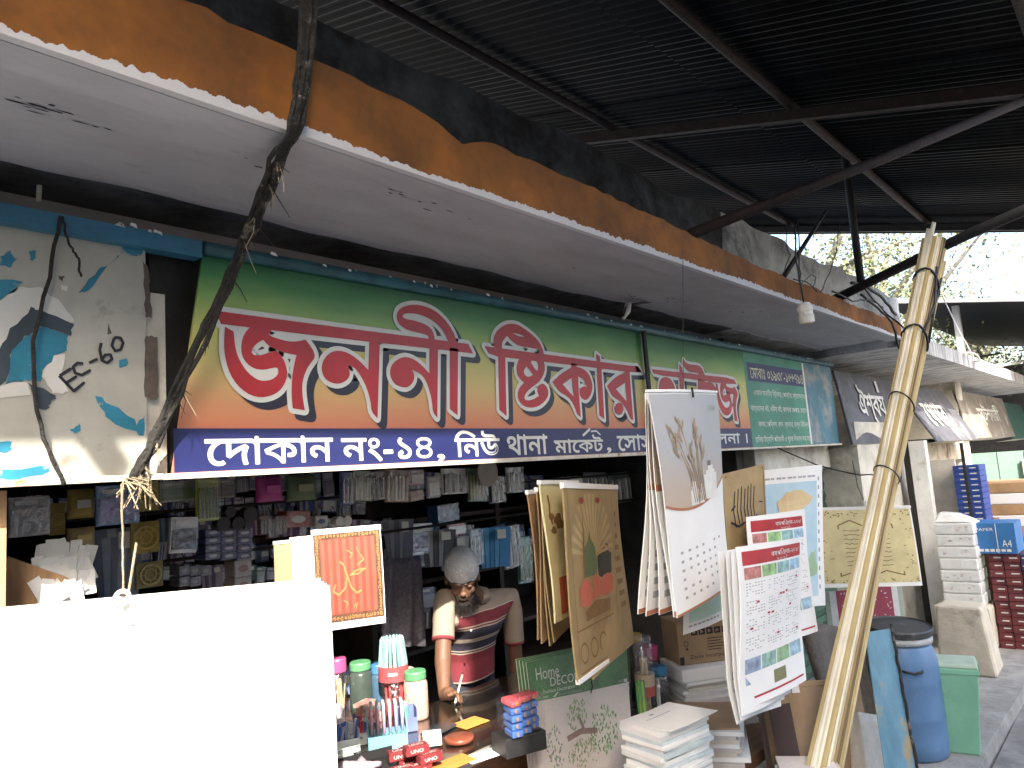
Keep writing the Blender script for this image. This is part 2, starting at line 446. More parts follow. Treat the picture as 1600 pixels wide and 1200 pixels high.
# shop walls
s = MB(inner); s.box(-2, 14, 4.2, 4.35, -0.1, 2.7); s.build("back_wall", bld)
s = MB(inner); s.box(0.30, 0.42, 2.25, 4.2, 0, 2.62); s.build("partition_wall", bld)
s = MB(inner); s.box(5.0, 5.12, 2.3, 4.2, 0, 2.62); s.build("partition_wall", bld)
s = MB(oldwash); s.box(6.72, 8.15, 1.99, 4.2, 0.0, 1.995); s.build("pier", bld)
s = MB(oldwash); s.box(11.2, 11.6, 2.0, 4.2, 0.0, 2.6); s.build("pier", bld)
# neighbouring canopy of bare streaked concrete
s = MB(streak); s.box(6.53, 16.0, 1.50, 4.2, 2.56, 2.70)
s.build("neighbour_canopy", bld)
s = MB(oldwash); s.box(5.14, 6.70, 2.22, 2.34, 1.62, 1.82); bevel(s.build("lintel", bld), 0.01)
s = MB(mat("peeled_lintel", (0.34, 0.29, 0.23), 0.9, 0.4, 6, bump=0.4, stain=(0.08, 0.06, 0.05), stain_scale=4)); s.box(8.17, 11.2, 2.0, 2.2, 1.55, 1.82); s.build("lintel", bld)

soot = mat("soot", (0.02, 0.02, 0.025), 0.9, 0.3, 20)
q = MB(soot); rnd = random.Random(17)
for u, v, n_, sp_ in ((108, 184, 9, 0.05), (55, 160, 5, 0.04), (190, 158, 4, 0.03), (620, 302, 9, 0.05), (700, 330, 5, 0.06), (985, 462, 10, 0.07), (1060, 470, 8, 0.09), (870, 420, 4, 0.06), (1180, 490, 9, 0.1), (1290, 525, 10, 0.12), (420, 260, 4, 0.04), (320, 190, 4, 0.04), (560, 270, 3, 0.03)):
    c = atz(u, v, 2.6235)
    for k in range(n_):
        x, y = c.x + rnd.gauss(0, sp_), c.y + rnd.gauss(0, sp_ * 0.35); L_ = rnd.uniform(0.006, 0.03); w_ = rnd.uniform(0.001, 0.006)
        if 1.62 < y < 2.05: q.poly([(x + L_ * math.cos(a) * rnd.uniform(.5, 1), y + w_ * math.sin(a) * rnd.uniform(.4, 1)) for a in [i * 0.7 for i in range(9)]], (), lambda a, b: Vector((a, b, 2.6238)))
o = q.build("soot_marks", bld); o["kind"] = "stuff"
# green roller shutter beside the shop opening
sh = thing("roller_shutter", "dark green roller shutter, half hidden behind the hanging posters", "shutter", (5.9, 2.3, 0))
gm = mat("green_shutter_paint", (0.035, 0.085, 0.06), 0.5, 0.3, 6, stain=(0.02, 0.03, 0.025), stain_scale=5)
for k in range(16):
    q = MB(gm); z = 0.03 + k * 0.1
    q.hexa([(5.13, 2.31, z), (6.71, 2.31, z), (6.71, 2.34, z), (5.13, 2.34, z), (5.13, 2.295, z + 0.05), (6.71, 2.295, z + 0.05), (6.71, 2.34, z + 0.05), (5.13, 2.34, z + 0.05)])
    q.hexa([(5.13, 2.295, z + 0.05), (6.71, 2.295, z + 0.05), (6.71, 2.34, z + 0.05), (5.13, 2.34, z + 0.05), (5.13, 2.31, z + 0.094), (6.71, 2.31, z + 0.094), (6.71, 2.34, z + 0.094), (5.13, 2.34, z + 0.094)])
    q.build("slat", sh)

# ------------------------------------------------------------------ tin roof over the passage
def roof_z(y): return 3.68 + 0.265 * y
roof = thing("tin_roof", "sloping roof of dark corrugated tin sheets over the passage", "roof", (3, 2, 3.4))
X0, X1 = -2.4, 8.84
nsheet = 13; wsh = (X1 - X0) / nsheet
EAVE = 0.18
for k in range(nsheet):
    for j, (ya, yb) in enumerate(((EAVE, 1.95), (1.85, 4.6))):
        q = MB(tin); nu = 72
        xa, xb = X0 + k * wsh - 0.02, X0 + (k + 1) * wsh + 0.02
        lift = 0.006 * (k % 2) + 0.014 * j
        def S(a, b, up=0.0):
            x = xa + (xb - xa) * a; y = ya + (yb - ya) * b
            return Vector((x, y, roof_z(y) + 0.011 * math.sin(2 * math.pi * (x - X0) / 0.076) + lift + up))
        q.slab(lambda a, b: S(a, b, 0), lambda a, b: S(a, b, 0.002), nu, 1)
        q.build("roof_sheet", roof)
fr = thing("roof_frame", "rusty pipe purlins, rafters and struts holding up the tin roof", "roof frame", (3, 1.5, 2.7))
def under(x, y, d=0.045): return Vector((x, y, roof_z(y) - d))
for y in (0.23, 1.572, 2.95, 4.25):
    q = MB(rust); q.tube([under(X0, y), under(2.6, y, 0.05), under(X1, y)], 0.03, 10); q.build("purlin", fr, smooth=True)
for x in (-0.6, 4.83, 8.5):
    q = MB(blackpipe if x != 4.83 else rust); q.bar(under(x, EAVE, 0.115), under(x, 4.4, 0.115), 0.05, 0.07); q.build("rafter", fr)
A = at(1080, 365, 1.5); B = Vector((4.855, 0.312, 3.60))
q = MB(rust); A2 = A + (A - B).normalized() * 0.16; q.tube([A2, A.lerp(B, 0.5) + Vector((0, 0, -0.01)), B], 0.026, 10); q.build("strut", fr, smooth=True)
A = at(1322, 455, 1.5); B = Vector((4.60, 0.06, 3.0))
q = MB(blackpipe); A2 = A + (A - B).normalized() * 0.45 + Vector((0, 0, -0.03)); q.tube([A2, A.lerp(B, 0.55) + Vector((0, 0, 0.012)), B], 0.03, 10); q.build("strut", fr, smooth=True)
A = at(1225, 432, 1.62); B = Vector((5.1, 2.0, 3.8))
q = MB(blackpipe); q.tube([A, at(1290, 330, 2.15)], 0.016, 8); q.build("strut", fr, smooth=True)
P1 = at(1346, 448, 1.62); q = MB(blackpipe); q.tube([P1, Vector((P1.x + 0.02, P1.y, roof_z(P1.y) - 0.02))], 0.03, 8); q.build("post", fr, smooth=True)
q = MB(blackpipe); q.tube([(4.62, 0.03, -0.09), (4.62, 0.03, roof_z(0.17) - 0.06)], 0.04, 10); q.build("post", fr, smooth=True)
# end board hanging under the far edge of the roof
q = MB(tin); q.hexa([(8.82, EAVE, roof_z(EAVE) - 0.10), (8.85, EAVE, roof_z(EAVE) - 0.10), (8.85, 4.6, roof_z(4.6) - 0.10), (8.82, 4.6, roof_z(4.6) - 0.10),
                     (8.82, EAVE, roof_z(EAVE) + 0.04), (8.85, EAVE, roof_z(EAVE) + 0.04), (8.85, 4.6, roof_z(4.6) + 0.04), (8.82, 4.6, roof_z(4.6) + 0.04)])
q.build("edge_flashing", fr)

# ------------------------------------------------------------------ beyond: shed, trees; unseen sun blockers
shed = thing("far_shed", "low dark shed with pale roof edge at the end of the passage", "shed", (14, 2.2, 0))
pale = mat("weathered_sheet", (0.22, 0.22, 0.22), 0.7, 0.2, 3, stain=(0.25, 0.23, 0.2), stain_scale=3)
q = MB(pale); q.hexa([(11.6, -1.5, 3.02), (11.66, -1.5, 3.02), (11.66, 2.9, 3.86), (11.6, 2.9, 3.86), (11.6, -1.5, 3.07), (11.66, -1.5, 3.07), (11.66, 2.9, 3.91), (11.6, 2.9, 3.91)]); q.build("roof_edge", shed)
q = MB(tin); q.hexa([(11.67, -1.5, 3.02), (19, -1.5, 3.02), (19, 2.9, 3.86), (11.67, 2.9, 3.86), (11.67, -1.5, 3.06), (19, -1.5, 3.06), (19, 2.9, 3.9), (11.67, 2.9, 3.9)]); q.build("roof_plate", shed)
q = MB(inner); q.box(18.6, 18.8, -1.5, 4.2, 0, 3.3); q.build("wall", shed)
for y in (1.95, 2.75):
    q = MB(pale); q.box(11.9, 12.0, y, y + 0.08, 2.70, 3.02 + 0.19 * (y + 1.5)); q.build("post", shed)

leafA = mat("leaf_green", (0.13, 0.16, 0.075), 0.6, 0.4, 3)
leafB = mat("leaf_olive", (0.17, 0.18, 0.10), 0.6, 0.35, 3)
bark = mat("bark", (0.10, 0.095, 0.085), 0.9, 0.3, 6, bump=0.4)
def tree(x, y, h, r, seed, label, n=7500):
    rnd = random.Random(seed)
    t = thing("tree", label, "tree", (x, y, -0.1), "trees beyond the market roofs")
    tr = MB(bark)
    top = Vector((x + rnd.uniform(-.4, .4), y + rnd.uniform(-.4, .4), h * 0.62))
    tr.tube([(x, y, -0.1), (x + 0.1, y, h * 0.3), top], [0.26, 0.2, 0.13], 9)
    tips = []
    for k in range(11):
        a = rnd.uniform(0, 6.28); e = rnd.uniform(0.1, 0.9); L = r * rnd.uniform(0.55, 1.0)
        q0 = Vector((x, y, h * rnd.uniform(0.35, 0.62)))
        q1 = q0 + Vector((math.cos(a) * L, math.sin(a) * L, h * 0.38 * e))
        mid = q0.lerp(q1, 0.5) + Vector((0, 0, 0.25))
        tr.tube([q0, mid, q1], [0.09, 0.055, 0.02], 6); tips += [mid, q1]
    tr.build("trunk", t, smooth=True)
    cr = MB(leafA, leafB)
    for k in range(n):
        c = rnd.choice(tips)
        p_ = c + Vector((rnd.gauss(0, 0.46), rnd.gauss(0, 0.46), rnd.gauss(0, 0.36) - 0.1))
        d = Vector((rnd.gauss(0, 1), rnd.gauss(0, 1), rnd.gauss(-0.6, 0.7))).normalized()
        s_ = d.orthogonal().normalized(); s_.rotate(Matrix.Rotation(rnd.uniform(0, 6.28), 3, d))
        L = rnd.uniform(0.05, 0.11); wd = L * 0.26
        cr.use(leafA if rnd.random() < 0.6 else leafB)
        i = cr.pts([p_, p_ + d * L * 0.5 + s_ * wd, p_ + d * L, p_ + d * L * 0.5 - s_ * wd]); cr.face((i, i + 1, i + 2, i + 3))
    cr.build("crown", t)
    return t
tree(13.5, 4.6, 7.2, 2.3, 3, "leafy tree behind the parapet, nearest the hanging bulb holder")
tree(17.5, 4.4, 7.6, 2.6, 5, "leafy tree seen behind the top of the moulding bundle")
tree(21.5, 3.1, 6.6, 2.0, 8, "smaller tree above the pale shed roof edge")

ops = thing("corner_sun_blocker", "plain plastered block added out of view to shade the street on the left", "building", (-7, -4.6, -0.1))
q = MB(oldwash); q.box(-12, -3.5, -6.0, -3.2, -0.11, 5.6); q.build("wall", ops)  # unseen block added to shade the street and cut bounce onto the soffit
for k in range(3): q = MB(gm); q.box(-11.5 + k * 2.7, -9.4 + k * 2.7, -3.198, -3.16, 0.0, 2.5); q.build("shutter", ops)  # shutters only dress the added block
opp = thing("sun_blocker", "tall plain shop house across the street from the stall", "building", (0.4, -5, -0.1))
OX = 0.72 - 0.7265 * 3.2; OXE = 6.9 - 0.7265 * 3.2  # unseen block added for its shadow; ends set where the sun patch stops
q = MB(oldwash); q.box(OX, OXE, -6.0, -3.2, -0.11, 7.1); q.build("wall", opp)
q = MB(oldwash); q.box(OX, OXE, -3.45, -3.15, 7.102, 7.25); q.build("parapet_coping", opp)
for k in range(1):  # invented shutter and window dressing the added block
    q = MB(gm); q.box(OX + 0.5 + k * 2.8, OX + 2.7 + k * 2.8, -3.198, -3.16, 0.0, 2.5); q.build("shutter", opp)
    q = MB(wood); q.box(OX + 0.9 + k * 2.8, OX + 2.1 + k * 2.8, -3.198, -3.15, 3.1, 4.3); q.build("window", opp)

# ================================================================== signboards
SY = 2.1            # plane of the boards
ZB, ZT = 1.82, 2.50
blue_rail = mat("blue_rail_paint", (0.03, 0.14, 0.24), 0.45, 0.35, 6, stain=(0.02, 0.05, 0.09), stain_scale=5, bump=0.15)
teal_rail = mat("teal_rail_paint", (0.02, 0.10, 0.13), 0.45, 0.35, 6, stain=(0.015, 0.04, 0.06), stain_scale=5, bump=0.15)
tinwhite = mat("flaked_edge", (0.62, 0.58, 0.5), 0.6, 0.2, 9, stain=(0.3, 0.2, 0.12), stain_scale=9)
flake = mat("paint_flake", (0.7, 0.72, 0.72), 0.6)
def on_sign(dy=0.0):
    return lambda x, z, lift=0.0: Vector((x, SY - dy - lift, z))

# --- old hand painted board
ob_ = thing("painted_signboard", "old cream and blue painted tin board marked EC-60, paint peeling", "sign", (0.4, SY, ZB))
cream = mat("old_cream_enamel", (0.37, 0.365, 0.325), 0.5, 0.10, 7, stain=(0.22, 0.20, 0.17), stain_scale=6, stain_lo=0.60, stain_hi=0.72, bump=0.08)
q = MB(cream); q.box(-0.6, 0.868, SY, SY + 0.03, ZB, ZT - 0.03); q.build("board", ob_)
q = MB(blue_rail); q.bar((-0.6, SY - 0.005, ZT - 0.02), (1.02, SY - 0.005, ZT - 0.02), 0.05, 0.05); q.build("top_rail", ob_)
q = MB(tinwhite); q.bar((-0.6, SY - 0.003, ZB - 0.006), (0.90, SY - 0.003, ZB - 0.006), 0.045, 0.016); q.build("bottom_edge", ob_)
q = MB(oldwash); q.box(0.871, 0.93, SY + 0.02, SY + 0.045, ZB + 0.0, ZT - 0.16); q.build("backing_strip", ob_)
bl = mat("board_blue_enamel", (0.02, 0.17, 0.27), 0.5, 0.2, 12, stain=(0.3, 0.32, 0.30), stain_scale=14, stain_lo=0.58, stain_hi=0.66)
dk = mat("board_dark_enamel", (0.03, 0.045, 0.06), 0.5, 0.3, 10, stain=(0.2, 0.2, 0.18), stain_scale=16, stain_lo=0.62, stain_hi=0.7)
wh = mat("board_white_enamel", (0.54, 0.54, 0.52), 0.5, 0.06, 8)
brn = mat("board_rust", (0.09, 0.07, 0.06), 0.8, 0.4, 15)
def c3(P): return [(at(x / 2.4, 280 + y / 2.4, SY).x, at(x / 2.4, 280 + y / 2.4, SY).z) for x, y in P]
def rough(P, k=0.004, sub=4, seed=1):
    rnd = random.Random(seed); out = []
    for i in range(len(P)):
        a, b = P[i], P[(i + 1) % len(P)]
        for j in range(sub):
            t = j / sub; out.append((a[0] + (b[0] - a[0]) * t + rnd.uniform(-k, k), a[1] + (b[1] - a[1]) * t + rnd.uniform(-k, k)))
    return out
paint = MB(bl, dk, wh, brn)
def daub(P, m, dy, seed=1, k=0.0035): paint.use(m); paint.poly(rough(c3(P), k, 4, seed), (), on_sign(dy))
daub([(-200, 60), (0, 118), (230, 190), (440, 215), (460, 262), (438, 292), (400, 330), (330, 420), (295, 424), (375, 335), (452, 283), (530, 285), (545, 240), (250, 165), (0, 95), (-200, 30)], bl, 0.0012, 3)
daub([(-100, 370), (85, 382), (62, 415), (0, 450), (-100, 470)], bl, 0.0012, 4)
daub([(-100, 480), (0, 450), (60, 410), (150, 400), (232, 470), (275, 530), (250, 546), (140, 482), (60, 560), (20, 640), (-100, 760)], wh, 0.0012, 5)
daub([(-100, 700), (0, 640), (40, 560), (120, 482), (150, 492), (275, 545), (265, 585), (150, 548), (92, 592), (42, 660), (20, 760), (-100, 860)], dk, 0.0018, 6)
daub([(22, 768), (50, 640), (95, 594), (150, 552), (255, 582), (250, 640), (200, 672), (160, 720), (150, 760), (90, 756)], bl, 0.0024, 7)
daub([(-60, 800), (40, 756), (100, 760), (120, 810), (-60, 830)], wh, 0.0024, 8)
daub([(155, 740), (200, 662), (245, 652), (230, 740), (262, 800), (200, 802)], wh, 0.0030, 9)
daub([(100, 762), (215, 812), (190, 830), (180, 860), (140, 862), (124, 800)], dk, 0.0034, 10)
daub([(0, 290), (40, 270), (58, 300), (40, 330), (0, 325)], bl, 0.0012, 11)
daub([(110, 270), (132, 268), (136, 300), (115, 305)], bl, 0.0012, 12, 0.002)
daub([(360, 815), (440, 850), (520, 920), (545, 880), (540, 960), (470, 940), (400, 890)], bl, 0.0012, 13, 0.006)
daub([(-40, 980), (45, 985), (40, 1020), (-40, 1030)], bl, 0.0012, 14)
daub([(-60, 1085), (190, 1078), (180, 1100), (60, 1125), (-60, 1130)], bl, 0.0012, 15, 0.005)
daub([(445, 680), (480, 672), (478, 700), (450, 706)], bl, 0.0012, 16, 0.003)
daub([(262, 940), (300, 915), (300, 950), (275, 952)], bl, 0.0012, 17, 0.003)
daub([(538, 310), (556, 330), (560, 400), (570, 520), (545, 520), (540, 420)], brn, 0.0012, 18, 0.003)
daub([(545, 590), (592, 590), (595, 770), (590, 830), (540, 820), (542, 650)], brn, 0.0012, 19, 0.003)
daub([(405, 540), (418, 580), (402, 582)], brn, 0.0012, 20, 0.001)
daub([(230, 398), (258, 404), (245, 420), (228, 412)], wh, 0.0012, 21, 0.002)
daub([(215, 365), (240, 362), (232, 385)], brn, 0.0012, 22, 0.002)
paint.build("painted_figure", ob_)
ink = mat("marker_ink", (0.012, 0.012, 0.02), 0.6)
hand = MB(ink)
for P in ([(220, 738), (275, 795)], [(222, 738), (262, 712)], [(245, 765), (282, 742)], [(275, 795), (312, 765)],
          [(310, 692), (288, 690), (272, 705), (280, 728), (305, 735), (335, 718)], [(332, 690), (360, 676)],
          [(378, 615), (372, 640), (380, 680), (400, 690), (418, 675), (412, 658), (392, 660), (382, 676)],
          [(425, 600), (418, 625), (430, 645), (450, 640), (460, 615), (450, 596), (432, 594), (425, 600)]):
    stroke2d(hand, c3(P), 0.0038, on_sign(0.0042))
hand.build("handwriting", ob_)

# --- main printed banner
grad_cache = {}
def zgrad(name, c0, c1, z0, z1):
    "print that blends from c0 at local height z0 to c1 at z1"
    m = mat(name, c0, 0.6); nt = m.node_tree; N = nt.nodes; L = nt.links
    tc = N.new("ShaderNodeTexCoord"); sp = N.new("ShaderNodeSeparateXYZ"); L.new(tc.outputs["Object"], sp.inputs[0])
    mr = N.new("ShaderNodeMapRange"); L.new(sp.outputs[2], mr.inputs[0]); mr.inputs[1].default_value = z0; mr.inputs[2].default_value = z1
    rp = N.new("ShaderNodeValToRGB"); L.new(mr.outputs[0], rp.inputs[0]); rp.color_ramp.elements[0].color = (*c0, 1); rp.color_ramp.elements[1].color = (*c1, 1)
    L.new(rp.outputs[0], N["Principled BSDF"].inputs["Base Color"]); return m
ban = thing("banner_signboard", "large green, yellow and orange banner sign with red Bengali lettering and navy strip", "sign", (3.0, SY, ZB))
def banner_material():
    m = mat("banner_print", (0.5, 0.5, 0.5), 0.42, 0.1, 5, spec=0.45, bump=0.05, fine=3)
    nt = m.node_tree; N = nt.nodes; L = nt.links; b = N["Principled BSDF"]
    tc = N.new("ShaderNodeTexCoord"); sp = N.new("ShaderNodeSeparateXYZ"); L.new(tc.outputs["Object"], sp.inputs[0])
    nz = N.new("ShaderNodeTexNoise"); nz.inputs["Scale"].default_value = 7; nz.inputs["Detail"].default_value = 6
    mp = N.new("ShaderNodeMapping"); mp.inputs["Scale"].default_value = (0.35, 1, 1.6); L.new(tc.outputs["Object"], mp.inputs[0]); L.new(mp.outputs[0], nz.inputs["Vector"])
    a = N.new("ShaderNodeMath"); a.operation = 'MULTIPLY_ADD'; L.new(nz.outputs[0], a.inputs[0]); a.inputs[1].default_value = 0.10; L.new(sp.outputs[2], a.inputs[2])
    mr = N.new("ShaderNodeMapRange"); L.new(a.outputs[0], mr.inputs[0]); mr.inputs[1].default_value = 0.17; mr.inputs[2].default_value = 0.70
    rp = N.new("ShaderNodeValToRGB"); L.new(mr.outputs[0], rp.inputs[0])
    E = rp.color_ramp.elements
    E[0].position = 0.0; E[0].color = (0.56, 0.18, 0.10, 1); E[1].position = 1.0; E[1].color = (0.008, 0.10, 0.035, 1)
    for ps, c in ((0.16, (0.58, 0.28, 0.13, 1)), (0.36, (0.55, 0.44, 0.16, 1)), (0.58, (0.50, 0.50, 0.14, 1)), (0.74, (0.22, 0.38, 0.10, 1)), (0.88, (0.05, 0.21, 0.06, 1))):
        e = E.new(ps); e.color = c
    L.new(rp.outputs[0], b.inputs["Base Color"])
    return m
bm_ = banner_material()
def ban_wave(x, z): return 0.0
def banF(dy):
    return lambda x, z, lift=0.0: Vector((x, SY - 0.012 - dy - lift - ban_wave(x, z), z))
q = MB(bm_)
def left_edge(z): return 0.93 + 0.105 * (z - ZB) / (ZT - ZB)
q.slab(lambda a, b: banF(0)(left_edge(ZB + 0.66 * b) + (4.815 - left_edge(ZB + 0.66 * b)) * a, ZB + 0.66 * b),
       lambda a, b: banF(-0.01)(left_edge(ZB + 0.66 * b) + (4.815 - left_edge(ZB + 0.66 * b)) * a, ZB + 0.66 * b), 90, 10)
q.build("banner_sheet", ban)
navy = mat("navy_print", (0.016, 0.020, 0.10), 0.4, 0.15, 4)
q = MB(navy); q.grid(lambda a, b: banF(0.0008)(0.935 + 3.88 * a, 1.822 + 0.125 * (1 - b)), 80, 2); q.build("navy_strip", ban)
redp = mat("red_print", (0.42, 0.016, 0.020), 0.42, 0.12, 6)
whp = mat("white_print", (0.66, 0.66, 0.62), 0.45, 0.05, 6)
blp = mat("black_print", (0.018, 0.015, 0.03), 0.42, 0.2, 6)
SIGN_LETTERS = [
    ('1063,2301 1547,2296 1918,2295 2139,2293 2165,2255 1925,2257 1492,2257 1080,2262', []),
    ('1093,2255 1088,2202 1090,2166 1098,2128 1115,2093 1139,2067 1170,2048 1205,2042 1241,2049 1270,2065 1290,2090 1301,2120 1296,2150 1285,2174 1271,2190 1257,2195 1228,2183 1203,2174 1186,2174 1177,2183 1183,2199 1198,2214 1218,2226 1233,2211 1254,2201 1280,2193 1311,2188 1336,2186 1325,2152 1316,2109 1312,2059 1315,2011 1360,2005 1354,2041 1352,2080 1358,2111 1373,2143 1392,2167 1406,2183 1402,2205 1385,2227 1372,2241 1339,2231 1304,2229 1271,2234 1246,2240 1239,2247 1248,2258 1255,2273 1180,2269 1154,2239 1143,2206 1144,2171 1160,2146 1187,2131 1218,2130 1251,2139 1264,2140 1269,2129 1263,2114 1243,2100 1217,2095 1193,2098 1162,2119 1139,2151 1125,2186 1120,2243', []),
    ('1636,2267 1683,2267 1655,1982 1629,2006 1628,2041 1615,2088 1588,2135 1563,2160 1534,2169 1542,2154 1545,2137 1538,2120 1519,2106 1494,2098 1464,2101 1440,2115 1431,2135 1430,2156 1441,2182 1464,2203 1489,2213 1520,2214 1555,2204 1591,2182 1624,2154', []),
    ('1925,2267 1969,2268 1943,1987 1921,2010 1921,2048 1911,2091 1893,2133 1869,2155 1829,2167 1838,2151 1837,2130 1821,2111 1799,2098 1769,2099 1741,2109 1725,2129 1721,2152 1729,2175 1747,2194 1777,2210 1807,2215 1842,2208 1878,2189 1915,2158', []),
    ('2033,2269 2079,2267 2053,1998 2013,2022', []),
    ('2075,2280 2068,2317 2043,2355 2009,2386 1965,2411 1908,2423 1858,2422 1814,2411 1783,2396 1767,2373 1768,2349 1785,2330 1820,2317 1875,2313 1912,2309 1922,2302 1921,2284 1954,2284 1951,2316 1936,2339 1902,2352 1853,2359 1811,2360 1796,2367 1801,2378 1824,2384 1867,2387 1917,2380 1967,2361 2004,2331 2034,2281', []),
    ('2235,2292 2652,2288 3012,2285 3389,2280 3435,2287 3473,2252 3349,2246 3085,2249 2648,2252 2455,2253 2268,2253', []),
    ('2317,2262 2362,2263 2343,1999 2300,2025', []),
    ('2297,2284 2291,2320 2304,2348 2330,2374 2370,2396 2413,2408 2459,2409 2501,2396 2551,2375 2592,2352 2619,2325 2632,2279 2593,2277 2595,2308 2518,2310 2456,2311 2415,2327 2383,2349 2350,2321 2344,2299 2348,2287', ['2422,2365 2458,2368 2504,2357 2464,2355']),
    ('2458,2261 2432,2223 2429,2190 2444,2167 2474,2149 2439,2124 2423,2091 2433,2063 2462,2043 2509,2037 2562,2045 2610,2068 2641,2098 2641,2128 2620,2149 2593,2149 2569,2137 2561,2115 2571,2093 2528,2075 2483,2069 2469,2078 2476,2097 2511,2123 2574,2152 2613,2186 2633,2221 2627,2261 2621,2285', ['2501,2223 2541,2187 2510,2175 2485,2181 2478,2198 2489,2215', '2537,2250 2571,2252 2584,2236 2580,2213 2566,2208 2532,2242']),
    ('2677,2162 2744,2202 2803,2227 2833,2240 2837,2260 2878,2259 2878,2245 2929,2239 2971,2219 2993,2184 2996,2148 2980,2116 2949,2090 2922,2083 2894,2093 2882,2112 2886,2130 2901,2146 2928,2152 2946,2148 2941,2168 2918,2189 2882,2197 2877,2130 2878,2059 2877,2000 2847,2015 2836,2045 2806,2084 2766,2104 2726,2116 2701,2136', ['2755,2154 2830,2189 2832,2098']),
    ('3052,2323 3082,2311 3082,2281 3089,2249 3075,1991 3034,2011 3045,2246 3051,2275', []),
    ('3124,2163 3211,2214 3296,2240 3311,2253 3349,2255 3343,1988 3313,1998 3286,2045 3249,2078 3209,2095 3158,2113 3141,2140', ['3205,2150 3296,2187 3293,2088']),
    ('3258,2049 3253,2037 3242,2027 3228,2020 3212,2018 3197,2020 3185,2026 3178,2036 3177,2048 3181,2059 3192,2070 3206,2077 3222,2079 3237,2077 3249,2071 3256,2061', []),
    ('3410,2283 3433,2285 3473,2252 3417,2249', []),
    ('3580,2276 3874,2277 4235,2277 4613,2278 4660,2241 4431,2235 3957,2244 3603,2245', []),
    ('3628,2125 3648,2204 3682,2233 3732,2242 3781,2232 3810,2206 3828,2172 3808,2131', []),
    ('3902,2327 3930,2307 3929,2268 3924,2135 3873,2133 3894,2266', []),
    ('3958,2360 3982,2339 4027,2332 4149,2335 4193,2313 4218,2264 4149,2267 4125,2286 4017,2285 3962,2302 3946,2333', []),
    ('4117,2246 4172,2245 4225,2231 4285,2241 4349,2203 4337,2148 4094,2140', []),
    ('4351,2236 4346,2184 4348,2149 4356,2112 4372,2077 4396,2051 4426,2033 4461,2027 4497,2034 4525,2050 4545,2075 4556,2103 4551,2133 4540,2157 4526,2173 4512,2178 4483,2165 4459,2157 4443,2157 4434,2166 4439,2181 4454,2196 4473,2208 4488,2193 4509,2183 4535,2175 4566,2171 4590,2169 4579,2135 4570,2093 4566,2044 4570,1996 4614,1990 4608,2026 4606,2064 4612,2095 4626,2127 4645,2150 4659,2166 4656,2187 4639,2209 4626,2223 4593,2213 4559,2211 4526,2216 4501,2222 4495,2229 4504,2240 4511,2255 4436,2251 4410,2221 4400,2189 4401,2154 4416,2129 4443,2115 4474,2114 4506,2122 4519,2124 4524,2113 4518,2098 4499,2084 4473,2079 4449,2082 4419,2102 4396,2134 4383,2169 4377,2225', []),
]
WHITE_FILL = ['1117,2245 1125,2186 1139,2151 1162,2119 1193,2098 1217,2095 1243,2100 1263,2114 1269,2129 1264,2140 1251,2139 1218,2130 1187,2131 1160,2146 1144,2171 1143,2206 1154,2239 1182,2266', '4375,2227 4383,2169 4396,2134 4419,2102 4449,2082 4473,2079 4499,2084 4518,2098 4524,2113 4519,2124 4506,2122 4474,2114 4443,2115 4416,2129 4401,2154 4400,2189 4410,2221 4438,2247']

def parse(t): return [(int(a) / 1000, int(b) / 1000) for a, b in (p_.split(",") for p_ in t.split())]
def smooth_loop(P):
    "one round of corner cutting, sharp corners kept"
    n_ = len(P); out = []
    for i in range(n_):
        a, b, c = Vector(P[i - 1]), Vector(P[i]), Vector(P[(i + 1) % n_])
        u1, u2 = b - a, c - b
        if u1.length < 1e-6 or u2.length < 1e-6: out.append(tuple(b)); continue
        if u1.angle(u2) > 0.95: out.append(tuple(b))
        else: out += [tuple(b - u1 * 0.25), tuple(b + u2 * 0.25)]
    return out
OUTL = [(smooth_loop(parse(o)), [smooth_loop(parse(h)) for h in hs]) for o, hs in SIGN_LETTERS]
def fat(mb, loops, w, dy, dx=0, dz=0):
    k = 0
    for o, hs in loops:
        o2 = [(x + dx, z + dz) for x, z in o]; k += 1
        ly = dy + (k % 5) * 0.00004
        mb.poly(o2, [[(x + dx, z + dz) for x, z in h] for h in hs] if w < 0.008 else [], banF(ly))
        stroke2d(mb, o2 + [o2[0]], w, banF(dy + 0.00022), n=8, step=0.00005, lift0=(k % 3) * 0.0002)
def thin_holes(mb, loops, dy):
    for o, hs in loops:
        for h in hs:
            c = [sum(p_[0] for p_ in h) / len(h), sum(p_[1] for p_ in h) / len(h)]
            mb.poly([(c[0] + (x - c[0]) * 1.0, c[1] + (z - c[1]) * 1.0) for x, z in h], (), banF(dy))
q = MB(blp); fat(q, OUTL, 0.019, 0.0016, 0.026, -0.020); q.build("letter_shadow", ban)
q = MB(whp); fat(q, OUTL, 0.0165, 0.0032)
for t in WHITE_FILL: q.poly(parse(t), (), banF(0.0046))
q.build("letter_outline", ban)
q = MB(redp)
for k, (o, hs) in enumerate(OUTL): q.poly(o, hs, banF(0.0050 + 0.00006 * (k % 4)))
q.build("red_lettering", ban)
